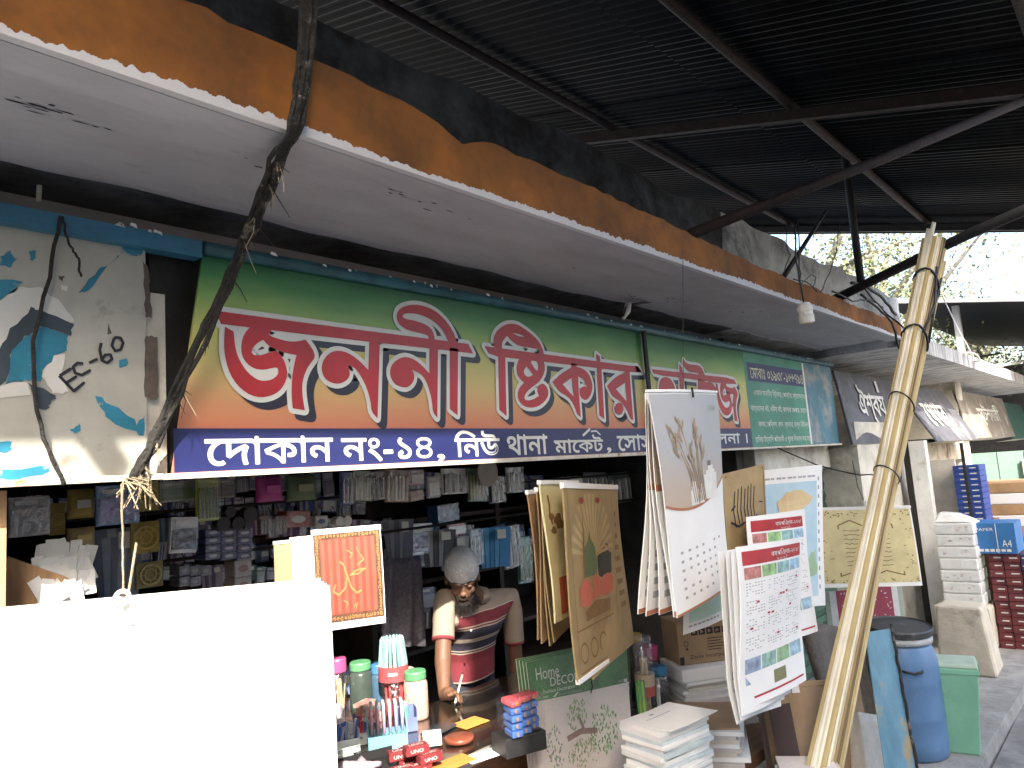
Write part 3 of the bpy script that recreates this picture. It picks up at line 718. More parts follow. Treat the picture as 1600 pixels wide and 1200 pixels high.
# address line
q = MB(whp)
for t, x0, x1, z0, z1 in (("দোকান", 1.025, 1.463, 1.838, 1.921), ("নং-১৪", 1.50, 1.908, 1.832, 1.912), (",", 1.937, 1.972, 1.822, 1.846),
                          ("নিউ", 2.032, 2.29, 1.836, 1.936), ("থানা", 2.34, 2.61, 1.834, 1.919), ("মাকেট", 2.66, 3.049, 1.834, 1.915), (",", 3.082, 3.116, 1.825, 1.85),
                          ("সোস", 3.178, 3.52, 1.832, 1.914), ("খুলনা ।", 4.15, 4.74, 1.826, 1.916)):
    put_text(q, t, banF(0.0016), x0, z0, x1, z1, bold=0.0022)
stroke2d(q, [(2.885, 1.912), (2.945, 1.942)], 0.006, banF(0.0024)); stroke2d(q, [(2.955, 1.932), (3.0, 1.934), (3.03, 1.916)], 0.004, banF(0.0024))
q.build("address_lettering", ban)
# telephone panel in green
tealm = mat("teal_print", (0.05, 0.22, 0.15), 0.45, 0.2, 3, stain=(0.13, 0.27, 0.22), stain_scale=2)
q = MB(tealm); q.slab(lambda a, b: banF(0)(4.818 + 1.10 * a, ZB + 0.655 * b), lambda a, b: banF(-0.01)(4.818 + 1.10 * a, ZB + 0.655 * b), 24, 4); q.build("telephone_panel", ban)
q = MB(navy); q.grid(lambda a, b: banF(0.0009)(4.86 + 1.045 * a, 2.275 + 0.13 * (1 - b)), 20, 2); q.build("telephone_strip", ban)
cream_p = mat("cream_print", (0.62, 0.58, 0.40), 0.5)
q = MB(cream_p); put_text(q, "মোবাঃ ০১৯৩৫-১৬৬৭৯৪", banF(0.0018), 4.90, 2.296, 5.89, 2.376); q.build("telephone_lettering", ban)
q = MB(whp)
for t, x0, x1, z in (("এখানে যাবতীয় ষ্টিকার, পোষ্টার, ক্যালেন্ডার", 4.93, 5.90, 2.165), ("বাচ্চাদের বই, ধমীয় বই, কালার পেপার, চয়েস", 4.85, 5.90, 2.055),
                     ("কলম, পেন্সিল, কাড, ব্যানার, বেলুন বিভিন্ন", 4.95, 5.90, 1.945), ("হাদিয়া ইত্যাদি পাইকারী ও খুচরা বিক্রয় করা হয়", 4.87, 5.90, 1.838)):
    put_text(q, t, banF(0.0012), x0, z, x1, z + 0.062)
q.build("goods_lettering", ban)
q = MB(whp); q.grid(lambda a, b: banF(0.001)(5.905 + 0.035 * a, ZB + 0.004 + 0.645 * (1 - b)), 2, 12); q.build("white_border", ban)
bluep = mat("faded_blue_panel", (0.06, 0.16, 0.21), 0.55, 0.2, 4, stain=(0.27, 0.27, 0.26), stain_scale=3.0, stain_lo=0.47, stain_hi=0.6)
q = MB(bluep); q.slab(lambda a, b: banF(0)(5.945 + 0.64 * a, ZB + 0.66 * b), lambda a, b: banF(-0.012)(5.945 + 0.64 * a, ZB + 0.66 * b), 16, 4); q.build("faded_panel", ban)
q = MB(teal_rail); q.tube([(1.03, SY - 0.02, ZT - 0.012), (3.0, SY - 0.025, ZT - 0.006), (6.6, SY - 0.02, ZT - 0.004)], 0.022, 8); q.build("top_rail", ban, smooth=True)
q = MB(tinwhite); q.bar((0.90, SY - 0.008, ZB - 0.008), (3.5, SY - 0.008, ZB - 0.008), 0.05, 0.016); q.bar((3.5, SY - 0.008, ZB - 0.008), (6.58, SY - 0.008, ZB - 0.008), 0.05, 0.012); q.build("bottom_edge", ban)
q = MB(blackpipe); q.bar((3.50, SY - 0.035, ZB), (3.50, SY - 0.035, ZT), 0.03, 0.012); q.build("batten", ban)
q = MB(flake); rnd = random.Random(4)
for k in range(46):
    x = rnd.uniform(0.5, 6.5); z = ZT + rnd.uniform(-0.004, 0.006); L_ = rnd.uniform(0.006, 0.035)
    q.poly(rough([(x, z), (x + L_, z - 0.004), (x + L_ * 0.8, z + 0.006), (x + 0.2 * L_, z + 0.007)], 0.002, 2, k), (), lambda a, b: Vector((a, SY - 0.046, b)))
q.build("paint_flakes", ban)
bw = thing("sign_frame_battens", "dark wooden battens and peeling strip between the cream board and the banner", "frame", (0.95, SY, ZB))
q = MB(blackpipe); q.hexa([(0.90, SY + 0.05, ZB), (1.04, SY + 0.05, ZB), (1.04, SY + 0.08, ZB), (0.90, SY + 0.08, ZB), (0.90, SY + 0.05, ZT), (1.06, SY + 0.05, ZT), (1.06, SY + 0.08, ZT), (0.90, SY + 0.08, ZT)]); q.build("batten", bw)

# --- neighbours' boards
grey_b = mat("sooty_grey_board", (0.09, 0.09, 0.105), 0.6, 0.3, 4, stain=(0.34, 0.34, 0.33), stain_scale=2.2, stain_lo=0.57, stain_hi=0.7)
chalk = mat("chalk_white", (0.62, 0.62, 0.60), 0.7, 0.15, 9)
def tilted(name, label, xa, xb, zt, zb, yt, yb, m, words):
    t = thing(name, label, "sign", ((xa + xb) / 2, yt, zb))
    def F(x, z, lift=0.0):
        f = (zt - z) / (zt - zb); y = yt + (yb - yt) * f
        return Vector((x, y - lift - 0.006 * math.sin(x * 6 + z * 5), z))
    q = MB(m); q.slab(lambda a, b: F(xa + (xb - xa) * a, zt - (zt - zb) * b), lambda a, b: F(xa + (xb - xa) * a, zt - (zt - zb) * b, -0.02), 12, 6); q.build("board", t)
    q = MB(oldwash); q.quad(F(xa, zb, 0), F(xb, zb, 0), Vector((xb, SY + 0.12, zb - 0.03)), Vector((xa, SY + 0.12, zb - 0.03))); q.build("underside", t)
    q = MB(chalk)
    for w_, x0, z0, x1, z1 in words: put_text(q, w_, lambda x, y, l=0: F(x, y, 0.012 + l), x0, z0, x1, z1, bold=0.006)
    q.build("lettering", t)
    return t
tilted("neighbour_signboard", "sooty grey board lettered in white, beside the banner's faded blue end", 6.62, 8.35, 2.45, 1.80, 2.08, 1.98, grey_b,
       [("ঐশ্বয", 7.05, 1.98, 7.85, 2.34), ("।", 7.72, 2.30, 7.78, 2.40)])
tilted("neighbour_signboard", "dark awning board lettered in white, just past the moulding bundle", 8.4, 10.6, 2.42, 1.78, 2.05, 1.72, grey_b,
       [("পেপার", 8.75, 1.95, 9.75, 2.22)])
brown_b = mat("faded_brown_board", (0.20, 0.18, 0.155), 0.7, 0.3, 3, stain=(0.36, 0.34, 0.31), stain_scale=2)
tilted("neighbour_signboard", "faded brown board with worn lettering, third along from the banner", 11.2, 15.0, 2.45, 1.80, 2.02, 1.90, brown_b,
       [("স্টেশনারী", 12.2, 1.98, 14.0, 2.3)])
tilted("neighbour_signboard", "teal board at the far end of the row of signs", 15.1, 17.5, 2.4, 1.75, 2.05, 1.95, solid((0.03, 0.09, 0.08)), [])

# ================================================================== ropes, wires, bulb holder
straw = mat("frayed_jute", (0.30, 0.24, 0.16), 0.9, 0.4, 30, bump=0.4)
sooty = mat("sooty_cloth_rope", (0.022, 0.02, 0.018), 0.9, 0.5, 25, bump=0.6, stain=(0.16, 0.14, 0.12), stain_scale=12, stain_lo=0.58, stain_hi=0.66)
def jitter_line(P, n, k, seed):
    rnd = random.Random(seed); P = [Vector(p) for p in P]; out = []
    seg = len(P) - 1
    for i in range(n + 1):
        t = i / n * seg; j = min(int(t), seg - 1)
        p = P[j].lerp(P[j + 1], t - j)
        out.append(p + Vector((rnd.uniform(-k, k), rnd.uniform(-k, k), rnd.uniform(-k, k))) * (0 if i in (0, n) else 1))
    return out
rp = thing("wire_bundle", "thick sooty bundle of old ropes and wires slanting down across the banner's left end", "rope", at(212, 752, 2.03))
main = [at(484, -60, 1.40), at(478, 100, 1.42), at(462, 200, 1.44), at(440, 232, 1.52), at(415, 300, 1.70), at(383, 372, 1.84), at(340, 470, 1.94), at(290, 580, 2.0), at(245, 680, 2.03), at(208, 752, 2.05)]
for k in range(8):
    rnd = random.Random(50 + k); q = MB(sooty)
    off = Vector((rnd.uniform(-.013, .013), rnd.uniform(-.010, .010), rnd.uniform(-.008, .008)))
    q.tube(jitter_line([p + off * (0.5 + 0.9 * math.sin(i * 0.9 + k)) for i, p in enumerate(main)], 34, 0.004, k), [rnd.uniform(0.004, 0.0085) for _ in range(35)], 6)
    q.build("strand", rp, smooth=True)
fr_ = MB(sooty, straw); rnd = random.Random(9)
for k in range(60):
    t = rnd.choice([0.42, 0.5, 0.56, 0.62, 0.7, 0.8, 0.9, 0.97, 0.99, 0.36, 0.6, 0.98, 0.95])
    i = t * (len(main) - 1); j = int(i); p = main[j].lerp(main[min(j + 1, len(main) - 1)], i - j)
    L_ = rnd.uniform(0.03, 0.11); d = Vector((rnd.uniform(-.3, .5), rnd.uniform(-.35, 0.0), -1)).normalized()
    fr_.use(straw if t > 0.88 or rnd.random() < 0.2 else sooty)
    fr_.tube([p, p + d * L_ * 0.5 + Vector((rnd.uniform(-.008, .008), 0, 0)), p + d * L_ + Vector((rnd.uniform(-.02, .02), 0, 0))], [0.0022, 0.0016, 0.0008], 4, cap=False)
o = fr_.build("frayed_fibres", rp); o["kind"] = "stuff"
tie = MB(straw)
for k in range(16):
    a = k * 0.8; c = at(214, 742 + k * 0.8, 2.05)
    tie.tube([c + Vector((0.03 * math.cos(a), 0.02 * math.sin(a), 0)), c + Vector((0.034 * math.cos(a + 1.2), 0.024 * math.sin(a + 1.2), -0.01)), c + Vector((0.05 * math.cos(a + 2), 0.03 * math.sin(a + 2), -0.035 - 0.02 * (k % 3)))], 0.0022, 4)
o = tie.build("jute_knot", rp); o["kind"] = "stuff"
def cable(name, label, pts, r, m=black, n=18, k=0.003, seed=1, cat="cable", group=None):
    q = MB(m); q.tube(jitter_line(pts, n, k, seed), r, 6)
    return tag(q.build(name, smooth=True), label, cat, group)
cable("slack_rope", "thin black cord draped over the cream board from its top rail", [at(95, 338, 2.05), at(80, 420, 2.06), at(52, 540, 2.06), at(55, 640, 2.06), at(78, 710, 2.06), at(100, 758, 2.06)], 0.005, sooty, seed=3, cat="cord")
cable("slack_rope", "short frayed cord end beside the cord on the cream board", [at(98, 338, 2.05), at(106, 380, 2.06), at(122, 405, 2.06), at(127, 432, 2.06)], 0.003, sooty, seed=4, cat="cord")
cable("conduit_hook", "pale bent conduit end poking down above the cream board", [at(20, 224, 2.2), at(52, 228, 2.2), at(62, 240, 2.2), at(60, 315, 2.2)], 0.007, oldwash, n=12, k=0.0015, seed=5, cat="conduit")
cable("hanging_wire", "thin wire hanging past the banner's batten", [at(1006, 520, 2.03), at(1012, 600, 2.03), at(1022, 650, 2.03)], 0.0025, black, seed=6, cat="wire")
# bulb holder on its flex
bh = thing("bulb_holder", "white plastic bulb holder hanging on a dark flex under the canopy edge", "bulb holder", at(1258, 508, 1.36))
top = at(1256, 474, 1.36)
q = MB(black); q.tube(jitter_line([at(1243, 350, 1.36), at(1243, 400, 1.36), at(1250, 440, 1.36), top], 12, 0.003, 2), 0.005, 6); q.tube(jitter_line([at(1246, 345, 1.36), at(1249, 410, 1.36), at(1251, 445, 1.36), top], 10, 0.004, 8), 0.004, 6); q.build("flex", bh, smooth=True)
Mt = Matrix.Rotation(rad(-8), 3, 'Y')
q = MB(white_plastic); q.lathe(top, [(0.018, 0.004), (0.030, 0.0), (0.033, -0.012), (0.040, -0.018), (0.041, -0.040), (0.037, -0.045), (0.037, -0.062), (0.041, -0.066), (0.039, -0.105), (0.030, -0.108)], 24, Mt); q.build("holder_body", bh, smooth=False)
q = MB(mat("brass", (0.45, 0.33, 0.12), 0.35, 0.2, 9, metal=0.9)); q.lathe(top, [(0.014, -0.108), (0.028, -0.109), (0.028, -0.112), (0.010, -0.112)], 16, Mt); q.build("contact", bh)
lf_ = thing("lamp_bracket", "small broken pale lamp bracket hanging under the soffit above the banner's right half", "lamp bracket", at(980, 500, 2.02))
q = MB(white_plastic); q.tube([at(982, 474, 2.0), at(980, 486, 2.0), at(974, 498, 2.0)], [0.016, 0.018, 0.008], 10); q.build("holder", lf_, smooth=True)
q = MB(black); q.tube([at(984, 476, 2.0), at(1000, 474, 2.0), at(1022, 472, 1.99)], [0.006, 0.008, 0.002], 6); q.tube([at(978, 480, 1.98), at(974, 494, 1.98)], 0.005, 6); q.build("burnt_flex", lf_, smooth=True)
# tangles on the fascia
tg = [([at(1222, 430, 1.46), at(1235, 400, 1.44), at(1229, 385, 1.44), at(1228, 350, 1.6)], 0.003), ([at(1250, 445, 1.45), at(1268, 428, 1.44), at(1275, 436, 1.44), at(1270, 450, 1.46)], 0.0025),
      ([at(1282, 456, 1.46), at(1295, 430, 1.46), at(1308, 390, 1.5), at(1312, 350, 1.6)], 0.003), ([at(1240, 436, 1.46), at(1262, 442, 1.44), at(1278, 456, 1.44)], 0.004),
      ([at(1345, 460, 1.46), at(1370, 480, 1.42), at(1395, 505, 1.38), at(1405, 545, 1.36)], 0.009), ([at(1350, 450, 1.45), at(1385, 490, 1.40), at(1420, 520, 1.2), at(1450, 535, 1.02)], 0.006),
      ([at(1300, 455, 1.47), at(1330, 470, 1.44), at(1360, 468, 1.44), at(1380, 480, 1.44)], 0.006), ([at(1330, 442, 1.46), at(1350, 446, 1.44), at(1376, 462, 1.42), at(1400, 492, 1.40)], 0.011)]
for k, (P, r) in enumerate(tg):
    cable("fascia_cable", "black cable tangled over the right end of the orange fascia", P, r, black, 14, 0.004, 20 + k, group="cables tangled over the fascia")
pv = mat("plastic_pipe_white", (0.6, 0.6, 0.58), 0.5)
q = MB(pv); ring = [at(1505, 560, 1.55) + Vector((0.33 * math.cos(a), 0.14 * math.sin(a), 0.03 * math.sin(a * 2))) for a in [i * 0.35 for i in range(19)]]
q.tube(ring, 0.012, 6); tag(q.build("pipe_coil", smooth=True), "loose white pipe loop lying on the neighbouring concrete canopy", "pipe")
q = MB(pv); q.tube([at(1530, 578, 1.56), at(1560, 572, 1.5), at(1640, 556, 1.42)], 0.02, 8); tag(q.build("pipe_length", smooth=True), "straight pale pipe resting on the neighbouring canopy", "pipe")
cable("stay_wire", "thin pale stay wire slanting down to the neighbouring canopy", [at(1472, 462, 1.6), at(1500, 520, 1.6), at(1522, 558, 1.6)], 0.006, pv, 8, 0.001, 44, cat="wire")

# ================================================================== hanging calendars and posters
gold = mat("gold_card", (0.37, 0.26, 0.12), 0.45, 0.15, 9, metal=0.25)
goldpale = mat("pale_gold_card", (0.66, 0.58, 0.32), 0.45, 0.12, 9, metal=0.15)
golddark = mat("gold_ink", (0.20, 0.11, 0.03), 0.5, 0.2, 12)
kraft = mat("kraft_card", (0.36, 0.23, 0.12), 0.7, 0.15, 7)
redcard = mat("red_card", (0.46, 0.045, 0.028), 0.5, 0.12, 5)
stripcard = mat("dark_red_card", (0.30, 0.03, 0.02), 0.5, 0.12, 5)
brownborder = mat("brown_border_print", (0.10, 0.045, 0.025), 0.5, 0.3, 30)
goldink = mat("gold_lettering", (0.42, 0.24, 0.09), 0.4, 0.1, 20, metal=0.3)
silver = mat("silver_foil_card", (0.55, 0.55, 0.56), 0.35, 0.2, 40, metal=0.5)
greytext = mat("grey_text_print", (0.35, 0.35, 0.37), 0.7)
redprint = mat("calendar_red_print", (0.38, 0.02, 0.028), 0.6)
def pack(mb, S, thick, nu=10, nv=12): mb.slab(lambda a, b: S(a, b, 0), lambda a, b: S(a, b, -thick), nu, nv)
def calendar(name, label, S, m, thick=0.004, strip=None, cat="calendar", group=None, nu=10, nv=12, stripw=0.03):
    t = thing(name, label, cat, S(0.5, 1.0), group)
    q = MB(m); pack(q, S, thick, nu, nv); q.build("sheets", t, smooth=False)
    if strip:
        q = MB(strip)
        q.slab(lambda a, b: S(-0.004 + 1.008 * a, -0.01 + stripw * b, 0.004), lambda a, b: S(-0.004 + 1.008 * a, -0.01 + stripw * b, -thick - 0.004), nu, 1); q.build("binding_strip", t)
    return t
def Fof(S, lift=0.0008): return lambda a, y, l=0.0: S(a, 1 - y, lift + l)     # y upwards

# --- big blank white sheets in the foreground
Hk = at(190, 930, 2.0)
dirn = Vector((0.376, -0.30, 0)).normalized()
lefts = Vector((Hk.x, Hk.y, 1.515)) - dirn * 0.52; rights = Vector((Hk.x, Hk.y, 1.515)) + dirn * 0.483
for k in range(4):
    S = sheet(lefts - Vector((0, 0, 0.006 * k)) + Vector((0.006, 0.01, 0)) * k, rights - Vector((0, 0, 0.007 * k)) + Vector((0.013, 0.006, 0)) * k, 0.86,
              bulge=lambda a, b, k=k: 0.012 * math.sin(b * 5 + a * 2) * (0.4 + b) - 0.02 * k * b * (1 if k else 0) + 0.03 * b * b - 0.012 * (a > 0.85) * (a - 0.85) * 8 * math.sin(b * 7))
    lab = "large white sheet calendar hanging in sunlight at the front" if k == 0 else "white sheet hung behind the large sunlit calendar, %s from the front" % ("", "second", "third", "last")[k]
    t = calendar("sheet_calendar", lab, S, paper, 0.0025, None, group="large white sheets hung at the front", nu=16, nv=16)
    if k == 0:
        q = MB(paper); q.slab(lambda a, b: S(a, -0.004 + 0.028 * b, 0.005), lambda a, b: S(a, -0.004 + 0.028 * b, -0.006), 12, 1); q.build("binding_strip", t)
        faint = mat("faint_print", (0.70, 0.68, 0.60), 0.7)
        q = MB(faint)
        for P in ([(0.46, 0.16), (0.52, 0.30), (0.60, 0.27)], [(0.50, 0.15), (0.47, 0.34)], [(0.62, 0.12), (0.70, 0.10), (0.78, 0.11)], [(0.55, 0.4), (0.60, 0.36), (0.66, 0.24)]):
            stroke2d(q, [(a, 1 - b) for a, b in P], 0.004, Fof(S, 0.001))
        stroke2d(q, [(0.575 + 0.02 * math.cos(x * 0.7), 0.28 + 0.022 * math.sin(x * 0.7)) for x in range(10)], 0.004, Fof(S, 0.001)); q.build("faint_print", t)
hg = thing("calendar_hanger", "white plastic hanger clip and cord holding the large white calendar", "hanger", Hk)
q = MB(straw); q.tube(jitter_line([at(190, 756, 2.03), at(192, 850, 2.01), at(193, 935, 1.99)], 10, 0.001, 3), 0.0028, 5); q.tube([at(213, 848, 2.0), at(205, 900, 1.99), at(200, 930, 1.985)], 0.0035, 5); q.build("cord", hg)
q = MB(white_plastic)
for c_, s_ in ((at(191, 934, 1.975), 0.016),):
    q.tube([c_ + Vector((s_ * math.cos(a * 0.4), 0.0, s_ * math.sin(a * 0.4))) for a in range(17)], 0.006, 6)
q.tube([at(196, 934, 1.97), at(188, 955, 1.97), at(182, 978, 1.97)], 0.004, 6); q.tube([at(202, 934, 1.97), at(207, 955, 1.97), at(206, 975, 1.97)], 0.004, 6); q.build("clip", hg)

# --- red calligraphy calendar and the two behind it
S = sheet((1.248, 1.90, 1.628), (1.436, 1.82, 1.626), 0.288, bulge=lambda a, b: 0.004 * math.sin(b * 4) - 0.003 * math.sin(a * 3.1), slant=0.004)
t = calendar("red_calendar", "red calendar with gold calligraphy and ornate brown border, hanging behind the white sheets", S, paper, 0.008, paper, stripw=0.05)
q = MB(brownborder); patch(q, S, 0.012, 0.985, 0.035, 0.93, 0.0008); q.build("border_print", t)
rnd = random.Random(6); q = MB(goldink)
for side in range(4):
    n_ = 26 if side < 2 else 18
    for k in range(n_):
        f = (k + 0.5) / n_
        a, b = {0: (0.055, 0.05 + 0.86 * f), 1: (0.94, 0.05 + 0.86 * f), 2: (0.03 + 0.94 * f, 0.065), 3: (0.03 + 0.94 * f, 0.895)}[side]
        r_ = rnd.uniform(0.014, 0.026)
        pts = [(a + r_ * (0.35 + j * 0.1) * math.cos(j * 1.1 + k) * 1.2, 1 - b + r_ * (0.35 + j * 0.1) * math.sin(j * 1.1 + k)) for j in range(6)]
        stroke2d(q, pts, 0.0045, Fof(S, 0.0014))
q.build("border_ornament", t)
q = MB(redcard, stripcard)
for k in range(15):
    q.use(redcard if k % 2 else solid((0.52, 0.075, 0.05), 0.5)); patch(q, S, 0.11 + 0.052 * k, 0.162 + 0.052 * k, 0.10, 0.85, 0.0012, 1, 6)
q.build("red_field", t)
q = MB(goldink)
for P, w_ in (([(0.30, 0.55), (0.26, 0.62), (0.34, 0.66), (0.43, 0.60), (0.47, 0.48), (0.42, 0.36), (0.37, 0.33)], 0.009), ([(0.47, 0.48), (0.52, 0.60), (0.60, 0.66), (0.66, 0.64)], 0.010),
              ([(0.50, 0.47), (0.62, 0.47), (0.74, 0.42), (0.62, 0.43), (0.54, 0.46)], 0.008), ([(0.62, 0.38), (0.72, 0.33), (0.68, 0.28)], 0.008), ([(0.40, 0.72), (0.46, 0.75), (0.44, 0.78)], 0.007),
              ([(0.48, 0.22), (0.56, 0.26), (0.52, 0.30)], 0.006), ([(0.62, 0.20), (0.66, 0.26)], 0.006), ([(0.54, 0.80), (0.60, 0.76), (0.58, 0.82)], 0.006)):
    stroke2d(q, [(a, 1 - b) for a, b in P], w_, Fof(S, 0.0018))
q.build("calligraphy", t)
S2 = sheet((1.20, 1.935, 1.612), (1.452, 1.845, 1.612), 0.27, bulge=lambda a, b: 0.008 * math.sin(b * 3))
t = calendar("silver_calendar", "silver patterned calendar directly behind the red calligraphy calendar", S2, silver, 0.006, paper)
S3 = sheet((1.165, 1.97, 1.605), (1.42, 1.88, 1.605), 0.26, bulge=lambda a, b: 0.008 * math.sin(b * 3 + 1))
t = calendar("brown_calendar", "tan calendar at the back of the red calendar's bunch", S3, kraft, 0.006, paper)

# --- bunch of tall gold calendars
def gold_bulge(k): return lambda a, b: 0.012 * math.sin(b * 3.3 + k) + 0.006 * math.sin(a * 3 + k)
for k, (L_, R_, h_, m_) in enumerate(((824, 842, 1000, kraft), (832, 850, 1006, kraft), (840, 862, 1010, gold), (846, 866, 1004, gold))):
    Yk = 1.74 - 0.03 * k
    S = sheet4(at(L_, 768 - 4 * k, Yk), at(L_ + 46, 764 - 3 * k, Yk + 0.13), at(R_, h_, Yk), at(R_ + 44, h_ - 40, Yk + 0.13), bulge=gold_bulge(k))
    t = calendar("gold_calendar", "tan calendar hanging edge-on left of the mosque calendar, %s from the left" % ("first", "second", "third", "fourth")[k], S, m_, 0.005, paper, group="tan calendars bunched behind the mosque calendar")
S = sheet4(at(851, 752, 1.58), at(905, 752, 1.72), at(866, 974, 1.58), at(918, 944, 1.72), bulge=gold_bulge(5))
t = calendar("gold_calendar", "gold calendar with dark floral print and red panel, left of the mosque calendar", S, goldpale, 0.006, paper)
q = MB(golddark)
rnd = random.Random(3)
for k in range(14):
    a, b = rnd.uniform(0.15, 0.8), rnd.uniform(0.25, 0.40); r_ = rnd.uniform(0.04, 0.09)
    q.poly([(a + r_ * math.cos(j) * rnd.uniform(.6, 1), 1 - b + 0.5 * r_ * math.sin(j) * rnd.uniform(.6, 1)) for j in [i * 0.7 for i in range(9)]], (), lambda x, y: S(x, 1 - y, 0.001 + k * 0.00005))
stroke2d(q, [(0.14, 0.9), (0.16, 0.82), (0.14, 0.76), (0.17, 0.70)], 0.02, Fof(S, 0.001)); q.build("floral_print", t)
q = MB(solid((0.45, 0.10, 0.04))); patch(q, S, 0.15, 0.95, 0.70, 0.96, 0.001); q.build("red_panel", t)
S = sheet4(at(872, 757, 1.50), at(955, 760, 1.6625), at(906, 1068, 1.50), at(978, 1018, 1.6625), bulge=gold_bulge(2))
S_ = S
t = calendar("mosque_calendar", "tall gold calendar printed with a green dome, minaret and black cube shrine", S, gold, 0.006, paper)
q = MB(mat("ray_gold", (0.46, 0.35, 0.17), 0.5))
for k in range(16):    # sun rays behind the dome
    a0 = -1.45 + k * 0.19
    q.poly([(0.5, 0.60), (0.5 + 0.44 * math.sin(a0), min(0.95, 0.60 + 0.36 * math.cos(a0))), (0.5 + 0.44 * math.sin(a0 + 0.09), min(0.95, 0.60 + 0.36 * math.cos(a0 + 0.09)))], (), lambda x, y: S(x, 1 - y, 0.0009))
q.build("ray_print", t)
gdome = solid((0.10, 0.14, 0.06), 0.5); blk = solid((0.03, 0.025, 0.02), 0.5)
q = MB(gdome); F = Fof(S, 0.0013)
q.poly([(0.30, 0.50), (0.29, 0.60), (0.33, 0.66), (0.40, 0.70), (0.43, 0.75), (0.46, 0.70), (0.53, 0.66), (0.57, 0.60), (0.56, 0.50)], (), F); q.build("dome_print", t)
q = MB(golddark); q.poly([(0.30, 0.50), (0.28, 0.50), (0.285, 0.66), (0.30, 0.72), (0.295, 0.78), (0.305, 0.86), (0.315, 0.78), (0.325, 0.72), (0.32, 0.62)], (), Fof(S, 0.0016)); q.build("minaret_print", t)
q = MB(blk); q.poly([(0.60, 0.49), (0.58, 0.62), (0.74, 0.68), (0.90, 0.63), (0.90, 0.49), (0.74, 0.45)], (), Fof(S, 0.0013))
q.use(goldink); q.poly([(0.585, 0.595), (0.583, 0.615), (0.74, 0.665), (0.90, 0.62), (0.90, 0.60), (0.74, 0.645)], (), Fof(S, 0.0017)); q.build("shrine_print", t)
pinkp = solid((0.50, 0.13, 0.08), 0.55)
q = MB(pinkp)
q.poly([(0.18, 0.36), (0.18, 0.45), (0.30, 0.50), (0.42, 0.46), (0.46, 0.38), (0.36, 0.34)], (), Fof(S, 0.0016)); q.poly([(0.60, 0.38), (0.62, 0.46), (0.78, 0.50), (0.92, 0.46), (0.92, 0.38), (0.75, 0.36)], (), Fof(S, 0.0016)); q.poly([(0.47, 0.37), (0.47, 0.47), (0.53, 0.51), (0.59, 0.47), (0.59, 0.37)], (), Fof(S, 0.0019)); q.build("flower_print", t)
q = MB(golddark)
for a in (0.30, 0.64): q.poly([(a + 0.055 * math.cos(j * 0.6), 0.915 + 0.02 * math.sin(j * 0.6)) for j in range(10)], (), Fof(S, 0.0013))
for k in range(4):
    c = 0.18 + 0.21 * k; stroke2d(q, [(c + 0.075 * math.cos(j * 0.5), 0.12 + 0.05 * math.sin(j * 0.5)) for j in range(14)], 0.006, Fof(S, 0.0013))
stroke2d(q, [(0.08, 0.24), (0.94, 0.24)], 0.004, Fof(S, 0.0013)); stroke2d(q, [(0.08, 0.03), (0.94, 0.03)], 0.004, Fof(S, 0.0013)); stroke2d(q, [(0.06, 0.03), (0.05, 0.96)], 0.004, Fof(S, 0.0013)); stroke2d(q, [(0.95, 0.03), (0.95, 0.96)], 0.004, Fof(S, 0.0013))
q.poly([(0.28, 0.27), (0.27, 0.32), (0.50, 0.36), (0.84, 0.34), (0.82, 0.27)], (), Fof(S, 0.0012)); q.build("ornament_print", t)
q = MB(redprint)
for a in (0.30, 0.64): q.poly([(a + 0.04 * math.cos(j * 0.6), 0.915 + 0.013 * math.sin(j * 0.6)) for j in range(10)], (), Fof(S, 0.0017))
q.build("seal_print", t)
q = MB(paper); q.slab(lambda a, b: S_(a, 0.985 + 0.022 * b, 0.004), lambda a, b: S_(a, 0.985 + 0.022 * b, -0.01), 8, 1); q.build("bottom_strip", t)
S = sheet4(at(885, 757, 1.56), at(966, 760, 1.72), at(925, 1062, 1.56), at(986, 1004, 1.72), bulge=gold_bulge(4))
t = calendar("gold_calendar", "gold calendar showing its printed right margin behind the mosque calendar", S, gold, 0.006, paper)
q = MB(golddark)
for k in range(9): patch(q, S, 0.80, 0.92, 0.16 + 0.07 * k, 0.19 + 0.07 * k, 0.001, 1, 1)
q.build("margin_print", t)

# --- wheat calendar and its bunch
def wheat_bulge(k): return lambda a, b: 0.05 * (b ** 1.5) * math.sin(1.2 + k * 0.8) * 0.5 + 0.022 * math.sin(a * 3.1) * (1 - 0.5 * b) + 0.008 * math.sin(b * 6 + k)
grad = zgrad("calendar_sky_print", (0.50, 0.38, 0.28), (0.40, 0.41, 0.43), 0.33, 0.55)
tanp = mat("tan_photo_print", (0.52, 0.42, 0.33), 0.6, 0.15, 4)
wheatp = mat("wheat_print", (0.33, 0.24, 0.15), 0.6, 0.25, 30)
for k in range(4):
    Yk = 1.325 + 0.022 * k
    S = sheet4(at(1013 - 0.5 * k, 614, Yk), at(1085, 616, Yk + 0.08), at(1046 - 12 * k, 964 - 3 * (k % 2), Yk), at(1122, 925, Yk + 0.08), bulge=wheat_bulge(k + 2))
    t = calendar("wheat_calendar", "white calendar fanned out behind the wheat picture calendar, %s behind it" % ("first", "second", "third", "last")[k], S, paper, 0.0035, None, group="white calendars fanned behind the wheat picture calendar")
    q = MB(tanp, kraft); patch(q, S, 0.0, 1.0, 0.03, 0.42, 0.0008); q.use(solid((0.42, 0.16, 0.07))); patch(q, S, 0, 1, 0.42, 0.45, 0.0008); patch(q, S, 0, 1, 0.978, 0.998, 0.0008); q.build("printed_picture", t)
    q = MB(greytext)
    for j in range(5): patch(q, S, 0.06, 0.16, 0.66 + 0.06 * j, 0.69 + 0.06 * j, 0.0008, 1, 1)
    q.build("date_print", t)
